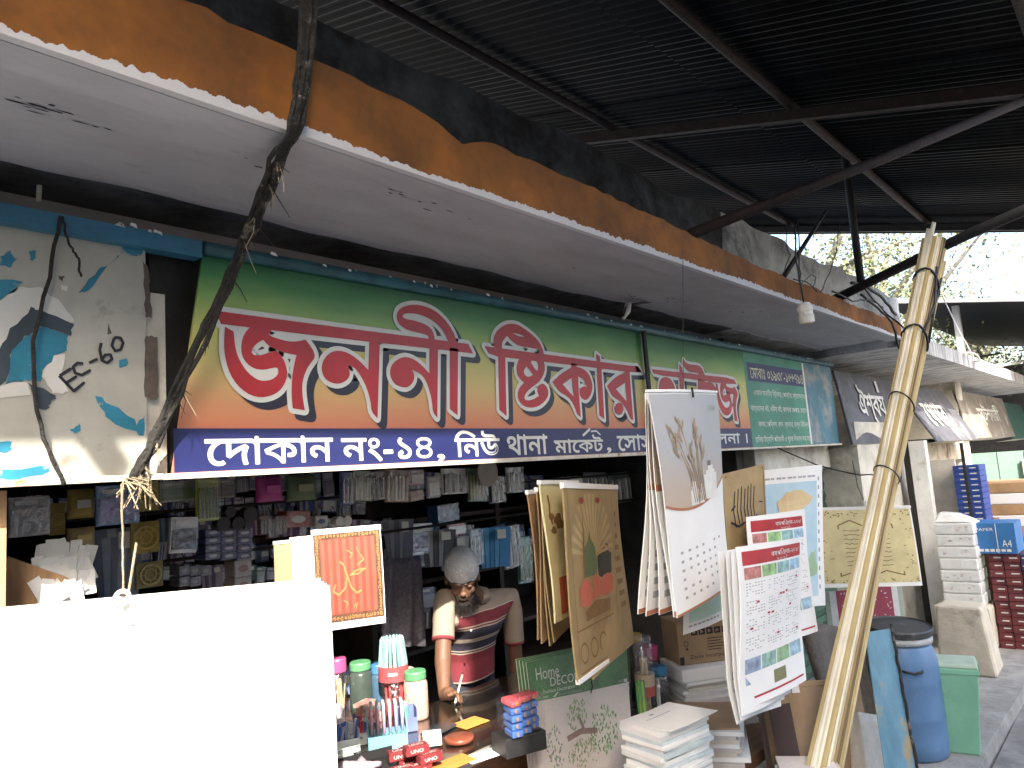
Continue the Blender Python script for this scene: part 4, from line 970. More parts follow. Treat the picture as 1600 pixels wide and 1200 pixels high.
S = sheet4(at(1012, 612, 1.30), at(1117, 614, 1.37), at(1062, 966, 1.30), at(1144, 913, 1.37), bulge=lambda a, b: 0.02 * math.sin(a * 3.14) * (1 - 0.4 * b) + 0.008 * math.sin(b * 5 + a))
S_w = S
t = calendar("wheat_calendar", "white calendar with wheat stalk and vase picture hanging in front of the banner", S, paper, 0.004, paper, nu=12, nv=16, stripw=0.012)
q = MB(grad)
def curve_b(a): return 0.50 + 0.07 * (1 - (2 * a - 0.9) ** 2) - 0.045 * a
q.grid(lambda a, b: S(a, 0.012 + (curve_b(a) - 0.012) * b, 0.001), 20, 16); q.build("printed_picture", t)
q = MB(wheatp); rnd = random.Random(12)
for k in range(7):
    a0 = 0.30 + 0.03 * k; tip = (0.16 + 0.07 * k + rnd.uniform(-.03, .03), rnd.uniform(0.74, 0.88))
    stroke2d(q, [(a0 + 0.1, 0.47), (a0 + 0.05, 0.6), tip], 0.006, Fof(S, 0.0035), lift0=k * 0.00012)
    for j in range(5): stroke2d(q, [(tip[0] + rnd.uniform(-.02, .03), tip[1] - 0.02 - 0.022 * j), (tip[0] + rnd.uniform(-.05, .05), tip[1] + 0.01 - 0.02 * j)], 0.007, Fof(S, 0.0042), lift0=k * 0.00012)
q.build("wheat_print", t)
q = MB(solid((0.74, 0.72, 0.68), 0.6)); vz = lambda c, w_, z0, z1: [patch(q, S, c - w_, c + w_, 1 - z1 + 0.04, 1 - z0, 0.0026, 6, 6), patch(q, S, c - w_ * 0.7, c + w_ * 0.7, 1 - z1 + 0.022, 1 - z1 + 0.04, 0.0026, 4, 1), patch(q, S, c - w_ * 0.4, c + w_ * 0.4, 1 - z1, 1 - z1 + 0.022, 0.0026, 4, 1)]
vz(0.70, 0.13, 0.47, 0.63); vz(0.40, 0.06, 0.46, 0.57); vz(0.52, 0.04, 0.46, 0.55); q.use(solid((0.16, 0.15, 0.14))); patch(q, S, 0.64, 0.71, 1 - 0.655, 1 - 0.63, 0.003, 2, 1); q.build("vase_print", t)
q = MB(solid((0.42, 0.16, 0.07)))
stroke2d(q, [(i / 14, 1 - curve_b(i / 14)) for i in range(15)], 0.006, Fof(S, 0.0015)); stroke2d(q, [(i / 8, 0.006) for i in range(9)], 0.005, Fof(S, 0.0015)); q.build("curve_border", t)
q = MB(greytext); put_text(q, "২০২৫", Fof(S, 0.0025), 0.74, 0.90, 0.93, 0.935); 
for r_ in range(6):
    for c_ in range(7):
        if (r_ * 7 + c_) % 9 != 4: patch(q, S, 0.14 + 0.11 * c_, 0.175 + 0.11 * c_, 0.73 + 0.04 * r_, 0.742 + 0.04 * r_, 0.0015, 1, 1)
q.build("date_print", t)
q = MB(black); q.tube([at(1067, 390, 1.47), at(1067, 520, 1.40), at(1068, 616, 1.325)], 0.0012, 5); q.tube([S(0.5, -0.02, 0.008), S(0.5, 0.03, 0.008)], 0.004, 5); q.build("hanging_string", t)

# --- gold calligraphy poster, map poster, year sheets, gold picture, carpet picture
S = sheet4(at(1128, 741, 1.42), at(1193, 724, 1.425), at(1138, 868, 1.42), at(1198, 840, 1.425), bulge=lambda a, b: 0.01 * math.sin(a * 2.8))
for k in range(4):
    Sb = sheet4(at(1127, 744, 1.43 + 0.012 * k), at(1192, 727, 1.435 + 0.012 * k), at(1138, 872 + 3 * k, 1.43 + 0.012 * k), at(1199, 843 + 3 * k, 1.435 + 0.012 * k), bulge=lambda a, b: 0.01 * math.sin(a * 2.8))
    if k in (1, 3): calendar("gold_poster", "white backed poster layered behind the gold calligraphy poster, %s" % ("directly behind" if k == 1 else "at the back"), Sb, paper, 0.003, None, cat="poster", group="posters behind the gold calligraphy poster")
t = calendar("gold_poster", "gold poster with black calligraphy, tilted beside the wheat calendar", S, gold, 0.004, None, cat="poster")
q = MB(golddark); 
for a, b in (((0.05, 0.05), (0.95, 0.05)), ((0.95, 0.05), (0.95, 0.95)), ((0.95, 0.95), (0.05, 0.95))): stroke2d(q, [(a[0], 1 - a[1]), (b[0], 1 - b[1])], 0.014, Fof(S, 0.001))
q.build("border_print", t)
q = MB(ink)
for k in range(7): stroke2d(q, [(0.20 + 0.075 * k, 0.30 + 0.03 * (k % 2)), (0.17 + 0.075 * k, 0.5), (0.22 + 0.075 * k, 0.74 + 0.02 * (k % 3))], 0.010, Fof(S, 0.0012), lift0=k * 0.0001)
stroke2d(q, [(0.10, 0.38), (0.25, 0.30), (0.45, 0.33), (0.62, 0.28), (0.70, 0.36)], 0.014, Fof(S, 0.0016)); stroke2d(q, [(0.12, 0.52), (0.20, 0.56)], 0.014, Fof(S, 0.0016)); stroke2d(q, [(0.78, 0.52), (0.88, 0.5)], 0.008, Fof(S, 0.0016)); q.build("calligraphy", t)
for k in range(3):
    Sm = sheet4(at(1178, 740 - 2 * k, 1.62 + 0.016 * k), at(1281 + 1.5 * k, 732 - 3 * k, 1.50 + 0.016 * k), at(1188, 955, 1.62 + 0.016 * k), at(1289 + 2 * k, 946, 1.50 + 0.016 * k), bulge=lambda a, b: 0.012 * math.sin(a * 3 + b * 2))
    t = calendar("map_poster", "poster with a pale blue and orange map, hanging behind the year calendars" if k == 0 else "white poster edge layered behind the map poster, %s" % ("", "directly behind it", "at the back")[k], Sm, paper, 0.002, None, cat="poster", group="map posters on the right of the stall")
    if k == 0:
        q = MB(solid((0.36, 0.55, 0.66), 0.6, col2=(0.50, 0.64, 0.72), scale=5)); patch(q, Sm, 0.03, 0.93, 0.09, 0.93, 0.001, 6, 6); q.build("sea_print", t)
        q = MB(solid((0.62, 0.42, 0.22), 0.6, col2=(0.66, 0.55, 0.30), scale=12)); q.poly(rough([(0.30, 0.68), (0.28, 0.78), (0.40, 0.83), (0.55, 0.86), (0.72, 0.82), (0.84, 0.80), (0.78, 0.73), (0.6, 0.69), (0.45, 0.66)], 0.012, 4, 3), (), Fof(Sm, 0.005)); q.build("land_print", t)
        q = MB(solid((0.30, 0.45, 0.28), 0.6)); q.poly(rough([(0.72, 0.18), (0.70, 0.28), (0.80, 0.36), (0.90, 0.42), (0.92, 0.22)], 0.012, 4, 5), (), Fof(Sm, 0.0016)); q.build("forest_print", t)
        q = MB(greytext)
        for j in range(11): patch(q, Sm, 0.05 + 0.08 * j, 0.10 + 0.08 * j + 0.02 * (j % 2), 0.045, 0.06, 0.001, 1, 1)
        for j in range(13): patch(q, Sm, 0.95, 0.975, 0.06 + 0.066 * j, 0.09 + 0.066 * j, 0.001, 1, 1)
        q.build("title_print", t)
def year_sheet(S, label, big, group=None):
    t = calendar("year_calendar", label, S, paper, 0.003, None, group=group)
    q = MB(redprint); patch(q, S, 0.05, 0.95, 0.035, 0.125, 0.001, 6, 2); patch(q, S, 0.05, 0.95, 0.945, 0.958, 0.001, 4, 1); q.build("red_banner", t)
    q = MB(whp); put_text(q, "বষপঞ্জি-২০২৫", Fof(S, 0.0015), 0.42, 0.895, 0.93, 0.95); put_text(q, "২০২৫", Fof(S, 0.0015), 0.5, 0.878, 0.7, 0.892); q.build("title_lettering", t)
    cols = [(0.25, 0.10, 0.09), (0.16, 0.27, 0.12), (0.14, 0.24, 0.24), (0.18, 0.28, 0.36)]; cols2 = [(0.16, 0.2, 0.28), (0.15, 0.25, 0.22), (0.16, 0.26, 0.15), (0.18, 0.27, 0.33)]
    for j in range(4):
        q = MB(solid(cols[j], 0.6, col2=tuple(min(1, c * 2.6) for c in cols[j]), scale=30)); patch(q, S, 0.06 + 0.225 * j, 0.27 + 0.225 * j, 0.14, 0.215, 0.001, 2, 2); q.build("photo_print", t)
        q = MB(solid(cols2[j], 0.6, col2=tuple(min(1, c * 2.4) for c in cols2[j]), scale=30)); patch(q, S, 0.06 + 0.225 * j, 0.27 + 0.225 * j, 0.71, 0.80, 0.001, 2, 2); q.build("photo_print", t)
    q = MB(solid((0.20, 0.20, 0.10), 0.7)); patch(q, S, 0.45, 0.64, 0.835, 0.915, 0.001, 2, 2); q.build("olive_square", t)
    q = MB(greytext); rnd = random.Random(7)
    for mth in range(12):
        ca, cb = 0.07 + 0.305 * (mth % 3), 0.24 + 0.115 * (mth // 3)
        for r_ in range(5):
            for d_ in range(7):
                if rnd.random() < 0.55: patch(q, S, ca + 0.038 * d_, ca + 0.052 * 0.5 + 0.038 * d_ - 0.004, cb + 0.018 * r_, cb + 0.006 + 0.018 * r_, 0.001, 1, 1)
    q.build("date_print", t)
    q = MB(redprint)
    for a, b in ((0.86, 0.26), (0.55, 0.345), (0.60, 0.347), (0.36, 0.45), (0.42, 0.452), (0.52, 0.60), (0.20, 0.36), (0.74, 0.44), (0.12, 0.52), (0.88, 0.62), (0.66, 0.34)): patch(q, S, a, a + 0.04, b, b + 0.014, 0.0014, 1, 1)
    q.build("holiday_print", t)
    return t
for k in range(3):
    Sy = sheet4(at(1166, 808, 1.36 + 0.014 * k), at(1252 + k, 799 - 2 * k, 1.30 + 0.014 * k), at(1180, 1010, 1.36 + 0.014 * k), at(1268 - 2 * k, 985, 1.30 + 0.014 * k), bulge=lambda a, b, k=k: 0.02 * math.sin(a * 2.6) + 0.02 * b * b)
    if k == 0: year_sheet(Sy, "red headed year calendar for 2025, hanging behind the front year calendar", False)
    else: calendar("year_calendar", "plain white sheet hung behind the rear year calendar, %s" % ("", "directly behind it", "at the back")[k], Sy, paper, 0.002, None, group="white sheets behind the year calendars")
for k in range(3, 0, -1):
    Sy = sheet4(at(1146 - 8 * k, 862, 1.175 + 0.012 * k), at(1246, 845, 1.165 + 0.012 * k), at(1158 - 6 * k, 1112 + 6 * k, 1.175 + 0.012 * k), at(1248 - 12 * k, 1072 + 10 * k, 1.165 + 0.012 * k), bulge=lambda a, b, k=k: 0.012 * math.sin(a * 3 + k) + 0.04 * max(0, b - 0.8) * k)
    t = calendar("year_calendar", "white sheet fanned out left of the front year calendar, %s" % ("", "nearest it", "in the middle", "lowest and farthest")[k], Sy, paper, 0.002, None, group="white sheets fanned under the front year calendar")
    q = MB(solid((0.18, 0.27, 0.36), 0.6, col2=(0.4, 0.5, 0.55), scale=20)); patch(q, Sy, 0.10, 0.3, 0.72, 0.84, 0.001); q.use(redprint); patch(q, Sy, 0.12, 0.17, 0.3, 0.32, 0.001, 1, 1); patch(q, Sy, 0.10, 0.16, 0.46, 0.48, 0.001, 1, 1); q.build("photo_print", t)
S = sheet4(at(1150, 855, 1.17), at(1249, 839, 1.16), at(1161, 1112, 1.17), at(1257, 1062, 1.16), bulge=lambda a, b: 0.014 * math.sin(a * 3.0) + 0.008 * math.sin(b * 5 + 2 * a))
year_sheet(S, "front red headed year calendar for 2025 with photo strips, right of the wheat calendar", True)
S = sheet4(at(1070, 920, 1.44), at(1132, 900, 1.45), at(1068, 992, 1.44), at(1128, 968, 1.45), bulge=lambda a, b: 0.01 * math.sin(a * 3))
t = calendar("map_poster", "small pale green map sheet hanging under the wheat calendar", S, paper, 0.002, None, cat="poster")
q = MB(solid((0.45, 0.66, 0.62), 0.6, col2=(0.5, 0.68, 0.5), scale=10)); patch(q, S, 0.1, 0.98, 0.05, 0.78, 0.001); q.build("map_print", t)
q = MB(greytext); 
for j in range(8): patch(q, S, 0.1 + 0.1 * j, 0.17 + 0.1 * j, 0.84, 0.88, 0.001, 1, 1)
q.build("title_print", t)
# gold open book picture
S = sheet((4.687, 1.70, 1.412), (5.08, 1.24, 1.385), 0.48, bulge=lambda a, b: 0.006 * math.sin(b * 3), slant=0.01)
t = calendar("book_picture", "pale gold relief picture of an open holy book, hanging behind the moulding bundle", S, paper, 0.006, paper, cat="picture")
q = MB(goldpale); patch(q, S, 0.015, 0.985, 0.03, 0.95, 0.001, 6, 6); q.build("gold_field", t)
q = MB(golddark)
for P in ([(0.20, 0.14), (0.24, 0.78), (0.36, 0.84), (0.50, 0.76), (0.64, 0.84), (0.78, 0.78), (0.84, 0.14), (0.66, 0.20), (0.50, 0.12), (0.36, 0.20), (0.20, 0.14)], [(0.50, 0.76), (0.50, 0.12)]): stroke2d(q, P, 0.007, Fof(S, 0.0016))
rnd = random.Random(5)
for k in range(9):
    for sd in (0.28, 0.57): stroke2d(q, [(sd + 0.024 * j, 0.27 + 0.055 * k + rnd.uniform(-.008, .008)) for j in range(8)], 0.004, Fof(S, 0.0016))
for k in range(90):
    e = k % 4; f = rnd.random(); a, b = {0: (0.02 + 0.12 * rnd.random(), f), 1: (0.87 + 0.11 * rnd.random(), f), 2: (f, 0.04 + 0.06 * rnd.random()), 3: (f, 0.89 + 0.06 * rnd.random())}[e]
    b = min(0.95, max(0.06, b)); stroke2d(q, [(a, b), (a + rnd.uniform(-.02, .02), b + rnd.uniform(-.02, .02)), (a + rnd.uniform(-.02, .02), b)], 0.0035, Fof(S, 0.0016), lift0=(k % 7) * 0.00012)
q.build("book_print", t)
q = MB(white_plastic); c_ = S(0.55, -0.02, 0.0); q.tube([c_ + Vector((0.018 * math.cos(a * 0.5), 0, 0.018 + 0.018 * math.sin(a * 0.5))) for a in range(14)], 0.005, 6); q.build("hanging_ring", t)
cable("hanging_wire", "thin wire strung from the lintel to the book picture", [at(1332, 720, 1.75), at(1340, 760, 1.6), S(0.55, -0.06, 0)], 0.003, black, 8, 0.002, 71, cat="wire")
cable("hanging_wire", "slack dark wire tied from the shop opening to the moulding bundle", [at(1215, 700, 2.0), at(1280, 728, 1.7), at(1340, 742, 1.35), at(1380, 742, 1.05)], 0.004, black, 10, 0.002, 72, cat="wire")
S = sheet((4.95, 1.78, 0.862), (5.50, 1.46, 0.84), 0.34, bulge=lambda a, b: 0.006 * math.sin(a * 4))
t = calendar("prayer_rug_picture", "maroon and silver rug patterned picture below the gold book picture", S, solid((0.25, 0.30, 0.24)), 0.006, None, cat="picture")
q = MB(solid((0.50, 0.50, 0.50), 0.4)); patch(q, S, 0.06, 0.94, 0.0, 0.95, 0.001); q.build("silver_border", t)
q = MB(solid((0.24, 0.02, 0.05), 0.5)); patch(q, S, 0.14, 0.86, 0.0, 0.78, 0.0016); q.build("maroon_field", t)
q = MB(silver); rnd = random.Random(8)
for k in range(60):
    a, b = rnd.uniform(0.18, 0.82), rnd.uniform(0.24, 0.98); an = rnd.uniform(0, 6.28); stroke2d(q, [(a, b), (a + 0.03 * math.cos(an), b + 0.03 * math.sin(an))], 0.005, Fof(S, 0.002), lift0=(k % 9) * 0.0001)
q.build("motif_print", t)
q = MB(solid((0.25, 0.2, 0.2)))
for k in range(22): patch(q, S, 0.075 + 0.04 * k, 0.09 + 0.04 * k, 0.83, 0.90, 0.0016, 1, 1)
q.build("border_print", t)

# ================================================================== inside the shop
CT = 0.735     # counter top height
glass = mat("counter_glass", (0.75, 0.8, 0.78), 0.05, 0.02, 4, trans=1.0, spec=0.5)
brownglass = mat("brown_counter_top", (0.09, 0.055, 0.04), 0.15, 0.3, 6, spec=0.6)
ctr = thing("shop_counter", "glass topped wooden shop counter loaded with stationery", "counter", (1.8, 2.2, 0))
q = MB(wood); q.box(0.95, 3.1, 2.12, 2.68, 0.02, CT - 0.05); q.build("front_cabinet", ctr)
q = MB(wood); q.box(0.95, 2.24, 2.682, 3.45, 0.02, CT - 0.05); q.build("side_cabinet", ctr)
q = MB(brownglass); q.box(0.93, 3.12, 2.09, 2.70, CT - 0.048, CT - 0.012); q.box(0.93, 2.26, 2.701, 3.47, CT - 0.048, CT - 0.012); bevel(q.build("counter_board", ctr), 0.003, 1)
q = MB(glass); q.box(0.935, 3.115, 2.095, 2.695, CT - 0.011, CT - 0.002); q.build("glass_top", ctr)
q = MB(solid((0.55, 0.53, 0.5), 0.35, metal=0.6)); q.bar((0.93, 2.08, CT - 0.02), (3.12, 2.08, CT - 0.02), 0.016, 0.04); q.build("front_trim", ctr)
# shelves on the back wall
rk = thing("goods_rack", "dark wooden rack of shelves and hanging rods at the back of the shop", "rack", (2.6, 3.7, 0))
dkwood = mat("dark_shelf_wood", (0.05, 0.035, 0.028), 0.7, 0.3, 6)
for z in (0.35, 0.72, 1.12, 1.5, 1.9, 2.25):
    q = MB(dkwood); q.box(0.45, 4.98, 3.55, 4.18, z, z + 0.025); q.build("shelf_board", rk)
for x in (0.5, 1.6, 2.7, 3.8, 4.9):
    q = MB(dkwood); q.box(x, x + 0.04, 3.54, 4.18, 0, 2.5); q.build("upright", rk)
for z, y in ((1.86, 2.82), (1.70, 3.12), (1.50, 3.12)):
    q = MB(blackpipe); q.tube([(0.44, y, z), (4.98, y, z)], 0.008, 6); q.build("hanging_rod", rk)
post = MB(palewood); post.box(0.42, 0.56, 2.18, 2.30, 0.0, 1.80); tag(post.build("door_post"), "sunlit orange wooden door post at the shop's left edge", "post")

clear = film_mat("clear_wrap", 0.11)
def px_rect(u0, v0, u1, v1, Y):
    a, b = at(u0, v0, Y), at(u1, v1, Y); um, vm = (u0 + u1) / 2, (v0 + v1) / 2
    zt, zb = at(um, v0, Y).z, at(um, v1, Y).z
    xl, xr = at(u0, vm, Y).x, at(u1, vm, Y).x
    return xl, xr, zb, zt
def packet(u0, v0, u1, v1, Y, cols, label, kind="card", cat="packet", group=None, tilt=0.0, name="hanging_packet"):
    xl, xr, zb, zt = px_rect(u0, v0, u1, v1, Y)
    w_, h_ = xr - xl, zt - zb; cx = (xl + xr) / 2
    t = thing(name, label, cat, (cx, Y, zb), group)
    Mx = Matrix.Translation((cx, Y, zb)) @ Matrix.Rotation(tilt, 4, 'Y')
    T = lambda x, y, z: Mx @ Vector((x, y, z))
    def bx(mb, x0, x1, y0, y1, z0, z1): mb.hexa([T(x0, y0, z0), T(x1, y0, z0), T(x1, y1, z0), T(x0, y1, z0), T(x0, y0, z1), T(x1, y0, z1), T(x1, y1, z1), T(x0, y1, z1)])
    cols = [tuple(min(0.8, c * 1.35) for c in q_) for q_ in cols]
    rnd = random.Random(int(u0 * 7 + v0 * 13)); M0, M1 = solid(cols[0], 0.5), solid(cols[1], 0.45)
    if kind == "card":
        q = MB(M0); bx(q, -w_ / 2, w_ / 2, 0, 0.012, 0, h_); q.build("backing_card", t)
        q = MB(M1); bx(q, -w_ * 0.44, w_ * 0.44, -0.010, -0.001, h_ * 0.10, h_ * 0.68); q.build("contents", t)
        q = MB(clear); bx(q, -w_ * 0.49, w_ * 0.49, -0.014, -0.0105, 0.004, h_ * 0.97); q.build("clear_sleeve", t)
        q = MB(whp); bx(q, -w_ * 0.36, w_ * 0.2, -0.003, -0.0005, h_ * 0.80, h_ * 0.90); q.build("header_print", t)
    elif kind == "pens":
        q = MB(M0); bx(q, -w_ / 2, w_ / 2, 0, 0.006, 0, h_); q.build("backing_card", t)
        n_ = 6
        for k in range(n_):
            x = -w_ * 0.4 + w_ * 0.8 * k / (n_ - 1); q = MB(M1 if k % 2 else solid(cols[-1], 0.4)); q.tube([T(x, -0.008, h_ * 0.06), T(x, -0.008, h_ * 0.74), T(x, -0.008, h_ * 0.80)], [w_ * 0.055, w_ * 0.055, w_ * 0.03], 8); q.build("pen", t, smooth=True)
        q = MB(clear); bx(q, -w_ * 0.49, w_ * 0.49, -0.022, -0.018, 0.003, h_ * 0.98); q.build("clear_sleeve", t)
    elif kind == "fan":
        for k in range(5):
            an = -0.10 + 0.05 * k; q = MB((M0, M1)[k % 2]); c_, s_ = math.cos(an), math.sin(an); ox = -w_ * 0.3 + w_ * 0.15 * k
            P = [(-w_ * 0.22, 0), (w_ * 0.22, 0), (w_ * 0.22, h_), (-w_ * 0.22, h_)]
            P = [(ox + x * c_ + z * s_, z * c_ - x * s_) for x, z in P]
            q.hexa([T(P[0][0], -0.012 * k, P[0][1]), T(P[1][0], -0.012 * k - 0.02, P[1][1]), T(P[1][0], -0.012 * k - 0.015, P[1][1]), T(P[0][0], -0.012 * k + 0.005, P[0][1]),
                    T(P[3][0], -0.012 * k, P[3][1]), T(P[2][0], -0.012 * k - 0.02, P[2][1]), T(P[2][0], -0.012 * k - 0.015, P[2][1]), T(P[3][0], -0.012 * k + 0.005, P[3][1])]); q.build("packet_leaf", t)
        q = MB(whp); bx(q, -w_ * 0.16, w_ * 0.3, -0.08, -0.078, h_ * 0.72, h_ * 0.95); q.build("header_card", t)
    elif kind == "pouch":
        q = MB(M0); n1, n2 = 8, 8
        S = lambda a, b, s=1: T(-w_ / 2 + w_ * a, -s * 0.028 * math.sin(math.pi * a) ** 0.6 * math.sin(math.pi * b) ** 0.6 + rnd.uniform(-.002, .002), h_ * (1 - b))
        q.slab(lambda a, b: S(a, b, 1), lambda a, b: S(a, b, -1) + Vector((0, 0.004, 0)), n1, n2); q.build("pouch", t, smooth=True)
        q = MB(M1); bx(q, -w_ * 0.25, w_ * 0.25, -0.034, -0.030, h_ * 0.35, h_ * 0.62); q.build("printed_label", t)
    elif kind == "box":
        q = MB(M0); bx(q, -w_ / 2, w_ / 2, 0, 0.09, 0, h_); bevel(q.build("carton", t), 0.003, 1)
        q = MB(M1); n_ = 14; q.poly([(w_ * 0.30 * math.cos(2 * math.pi * k / n_), h_ * 0.5 + h_ * 0.22 * math.sin(2 * math.pi * k / n_)) for k in range(n_)], (), lambda x, z: T(x, -0.0015, z)); q.build("printed_oval", t)
        q = MB(clear); bx(q, -w_ * 0.5, w_ * 0.5, -0.006, -0.003, 0, h_); q.build("clear_wrap", t)
    elif kind == "ring":
        q = MB(M0); bx(q, -w_ / 2, w_ / 2, 0.006, 0.016, 0, h_); q.build("backing_card", t)
        r_ = min(w_, h_) * 0.40; q = MB(M1); q.tube([T(r_ * math.cos(k * math.pi / 10), 0, h_ / 2 + r_ * math.sin(k * math.pi / 10)) for k in range(21)], r_ * 0.13, 6, cap=False); q.build("ring", t, smooth=True)
        q = MB(M1); q.tube([T(r_ * 0.55 * math.cos(k * math.pi / 8), 0, h_ / 2 + r_ * 0.55 * math.sin(k * math.pi / 8)) for k in range(17)], r_ * 0.07, 6, cap=False)
        for k in range(8): q.tube([T(r_ * 0.55 * math.cos(k * math.pi / 4), 0, h_ / 2 + r_ * 0.55 * math.sin(k * math.pi / 4)), T(r_ * math.cos(k * math.pi / 4), 0, h_ / 2 + r_ * math.sin(k * math.pi / 4))], r_ * 0.05, 5)
        q.build("ornament", t, smooth=True)
    elif kind == "roll":
        r_ = min(w_, h_) * 0.5; q = MB(M0); Mr = Matrix.Rotation(rad(90), 3, 'X') @ Matrix.Identity(3)
        q.lathe(T(0, 0, h_ / 2), [(r_ * 0.6, 0), (r_, 0), (r_, 0.045), (r_ * 0.6, 0.045)], 24, Mr); q.build("tape", t)
        q = MB(M1); q.lathe(T(0, 0, h_ / 2), [(r_ * 0.54, 0.004), (r_ * 0.59, 0.004), (r_ * 0.59, 0.041), (r_ * 0.54, 0.041)], 24, Mr); q.build("core", t)
    hook = MB(blackpipe); hook.tube([T(0, 0.004, h_), T(0, 0.0, h_ + 0.03), T(0, 0.02, h_ + 0.05)], 0.002, 5); hook.build("hook", t)
    return t
G = (0.30, 0.24, 0.07); GD = (0.42, 0.34, 0.12); W = (0.62, 0.62, 0.6); K = (0.03, 0.03, 0.035); NB = (0.04, 0.06, 0.2); BLU = (0.05, 0.22, 0.45)
packet(13, 776, 77, 838, 2.75, ((0.30, 0.29, 0.28), (0.36, 0.35, 0.34)), "grey square pad in a clear sleeve beside the door post")
packet(79, 786, 103, 836, 2.85, (G, GD), "narrow gold scroll ornament right of the grey square pad", "ring", "ornament")
packet(105, 764, 147, 810, 2.80, (G, W), "gold backed ornament with pale centre under the cream board", "pouch", "ornament")
packet(105, 824, 148, 855, 2.80, ((0.34, 0.28, 0.16), GD), "flat gold packet below the pale centred ornament", "pouch")
packet(150, 758, 217, 820, 2.70, ((0.10, 0.20, 0.36), (0.16, 0.16, 0.38)), "glossy blue and violet folder hanging under the frayed rope", "card", "folder")
packet(215, 752, 249, 798, 2.72, ((0.28, 0.25, 0.08), GD), "gold medallion ornament hanging right of the blue folder", "ring", "ornament")
packet(249, 752, 303, 784, 2.75, ((0.32, 0.34, 0.30), (0.18, 0.25, 0.16)), "landscape picture card under the navy strip", "card", "picture card")
packet(306, 748, 341, 814, 2.68, ((0.32, 0.36, 0.06), (0.10, 0.14, 0.05)), "yellow green strip card of batteries", "pens", "battery card")
packet(343, 748, 366, 778, 2.80, ((0.24, 0.23, 0.22), (0.1, 0.1, 0.1)), "small grey card beside the battery strip")
packet(400, 744, 441, 784, 2.72, ((0.30, 0.04, 0.20), (0.42, 0.10, 0.28)), "magenta pouch hanging just under the navy strip", "pouch", "pouch")
packet(448, 742, 494, 782, 2.78, ((0.10, 0.14, 0.08), (0.26, 0.28, 0.18)), "dark green leafy pouch right of the magenta pouch", "pouch", "pouch")
packet(206, 815, 250, 864, 2.80, (G, GD), "gold ring ornament card in the middle of the left wall", "ring", "ornament")
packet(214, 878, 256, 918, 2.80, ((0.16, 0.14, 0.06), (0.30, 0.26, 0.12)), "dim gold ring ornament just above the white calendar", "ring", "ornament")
packet(156, 825, 202, 940, 2.90, ((0.10, 0.13, 0.20), (0.20, 0.25, 0.34)), "long clear bag of blue grey packs behind the calendar cord", "fan", "bag")
packet(264, 808, 306, 864, 2.66, ((0.46, 0.48, 0.50), K), "white and black stencil packet in a clear bag", "card", "packet", tilt=0.08)
for k, (c_, r_) in enumerate((((341, 819), 11), ((364, 818), 10), ((383, 804), 12), ((352, 800), 9))):
    packet(c_[0] - r_, c_[1] - r_, c_[0] + r_, c_[1] + r_, 2.85, ((0.04, 0.04, 0.045), (0.14, 0.12, 0.1)), "dark roll of tape on the left rack", "roll", "tape", group="dark tape rolls on the left rack", name="tape_roll")
for r_ in range(4):
    for c_ in range(3):
        packet(321 + 25 * c_, 827 + 12 * r_, 344 + 25 * c_, 838 + 12 * r_, 2.85, ((0.05, 0.06, 0.16), (0.35, 0.36, 0.42)), "small navy pen box in the pile under the tape rolls", "box", "box", group="navy pen boxes piled under the tape rolls", name="pen_box")
for r_ in range(2): packet(367, 875 + 27 * r_, 393, 901 + 27 * r_, 2.95, ((0.38, 0.34, 0.33), (0.20, 0.08, 0.08)), "%s of two small pale boxes printed with an oval" % ("upper", "lower")[r_], "box", "box", name="oval_box")
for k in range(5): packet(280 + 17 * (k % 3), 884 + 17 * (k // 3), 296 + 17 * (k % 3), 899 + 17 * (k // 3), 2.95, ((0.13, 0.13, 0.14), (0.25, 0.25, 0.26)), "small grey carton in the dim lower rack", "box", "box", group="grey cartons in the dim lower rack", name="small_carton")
# middle rack
mid = [(530, 738, 549, 789, ((0.10, 0.13, 0.30), W, NB), "slim blue and white pen pack, first of the top rack", "pens"),
       (551, 736, 578, 783, ((0.28, 0.36, 0.28), (0.40, 0.46, 0.38), W), "pale green pen pack in the top rack", "pens"),
       (579, 736, 600, 782, ((0.10, 0.09, 0.10), (0.2, 0.18, 0.2), K), "dark pen pack beside the pale green one", "pens"),
       (600, 734, 636, 785, ((0.22, 0.14, 0.10), (0.34, 0.26, 0.18), W), "brown gridded pack in the top rack", "pens"),
       (640, 734, 661, 758, ((0.40, 0.30, 0.36), W), "small lilac card above the brown carton", "card"),
       (642, 766, 662, 782, ((0.26, 0.15, 0.10), (0.2, 0.1, 0.08)), "small brown carton in the top rack", "box"),
       (668, 744, 686, 778, ((0.34, 0.33, 0.36), W), "tilted grey card in the top rack", "card"),
       (690, 732, 728, 772, (W, (0.30, 0.30, 0.34), K), "white pack with black bars in the top rack", "pens"),
       (730, 732, 758, 784, ((0.10, 0.17, 0.16), (0.25, 0.30, 0.28), (0.3, 0.3, 0.05)), "dark green hook pack under the pale disc", "pens"),
       (764, 744, 786, 786, ((0.09, 0.10, 0.11), (0.3, 0.3, 0.3), K), "black hook pack right of the pale disc", "pens"),
       (791, 730, 815, 770, ((0.36, 0.40, 0.42), (0.10, 0.12, 0.14), W), "shiny silver and black pack at the top rack's end", "pens")]
for u0, v0, u1, v1, cs, lab, kd in mid: packet(u0, v0, u1, v1, 2.92, cs, lab, kd, tilt=random.uniform(-.09, .09))
q = MB(solid((0.46, 0.44, 0.40), 0.6)); c_ = at(760, 738, 2.86); q.lathe(c_, [(0.0, 0), (0.075, 0.0), (0.08, 0.012), (0.0, 0.014)], 28, Matrix.Rotation(rad(90), 3, 'X')); tag(q.build("pale_disc"), "pale round disc hanging in the top rack under the banner", "disc")
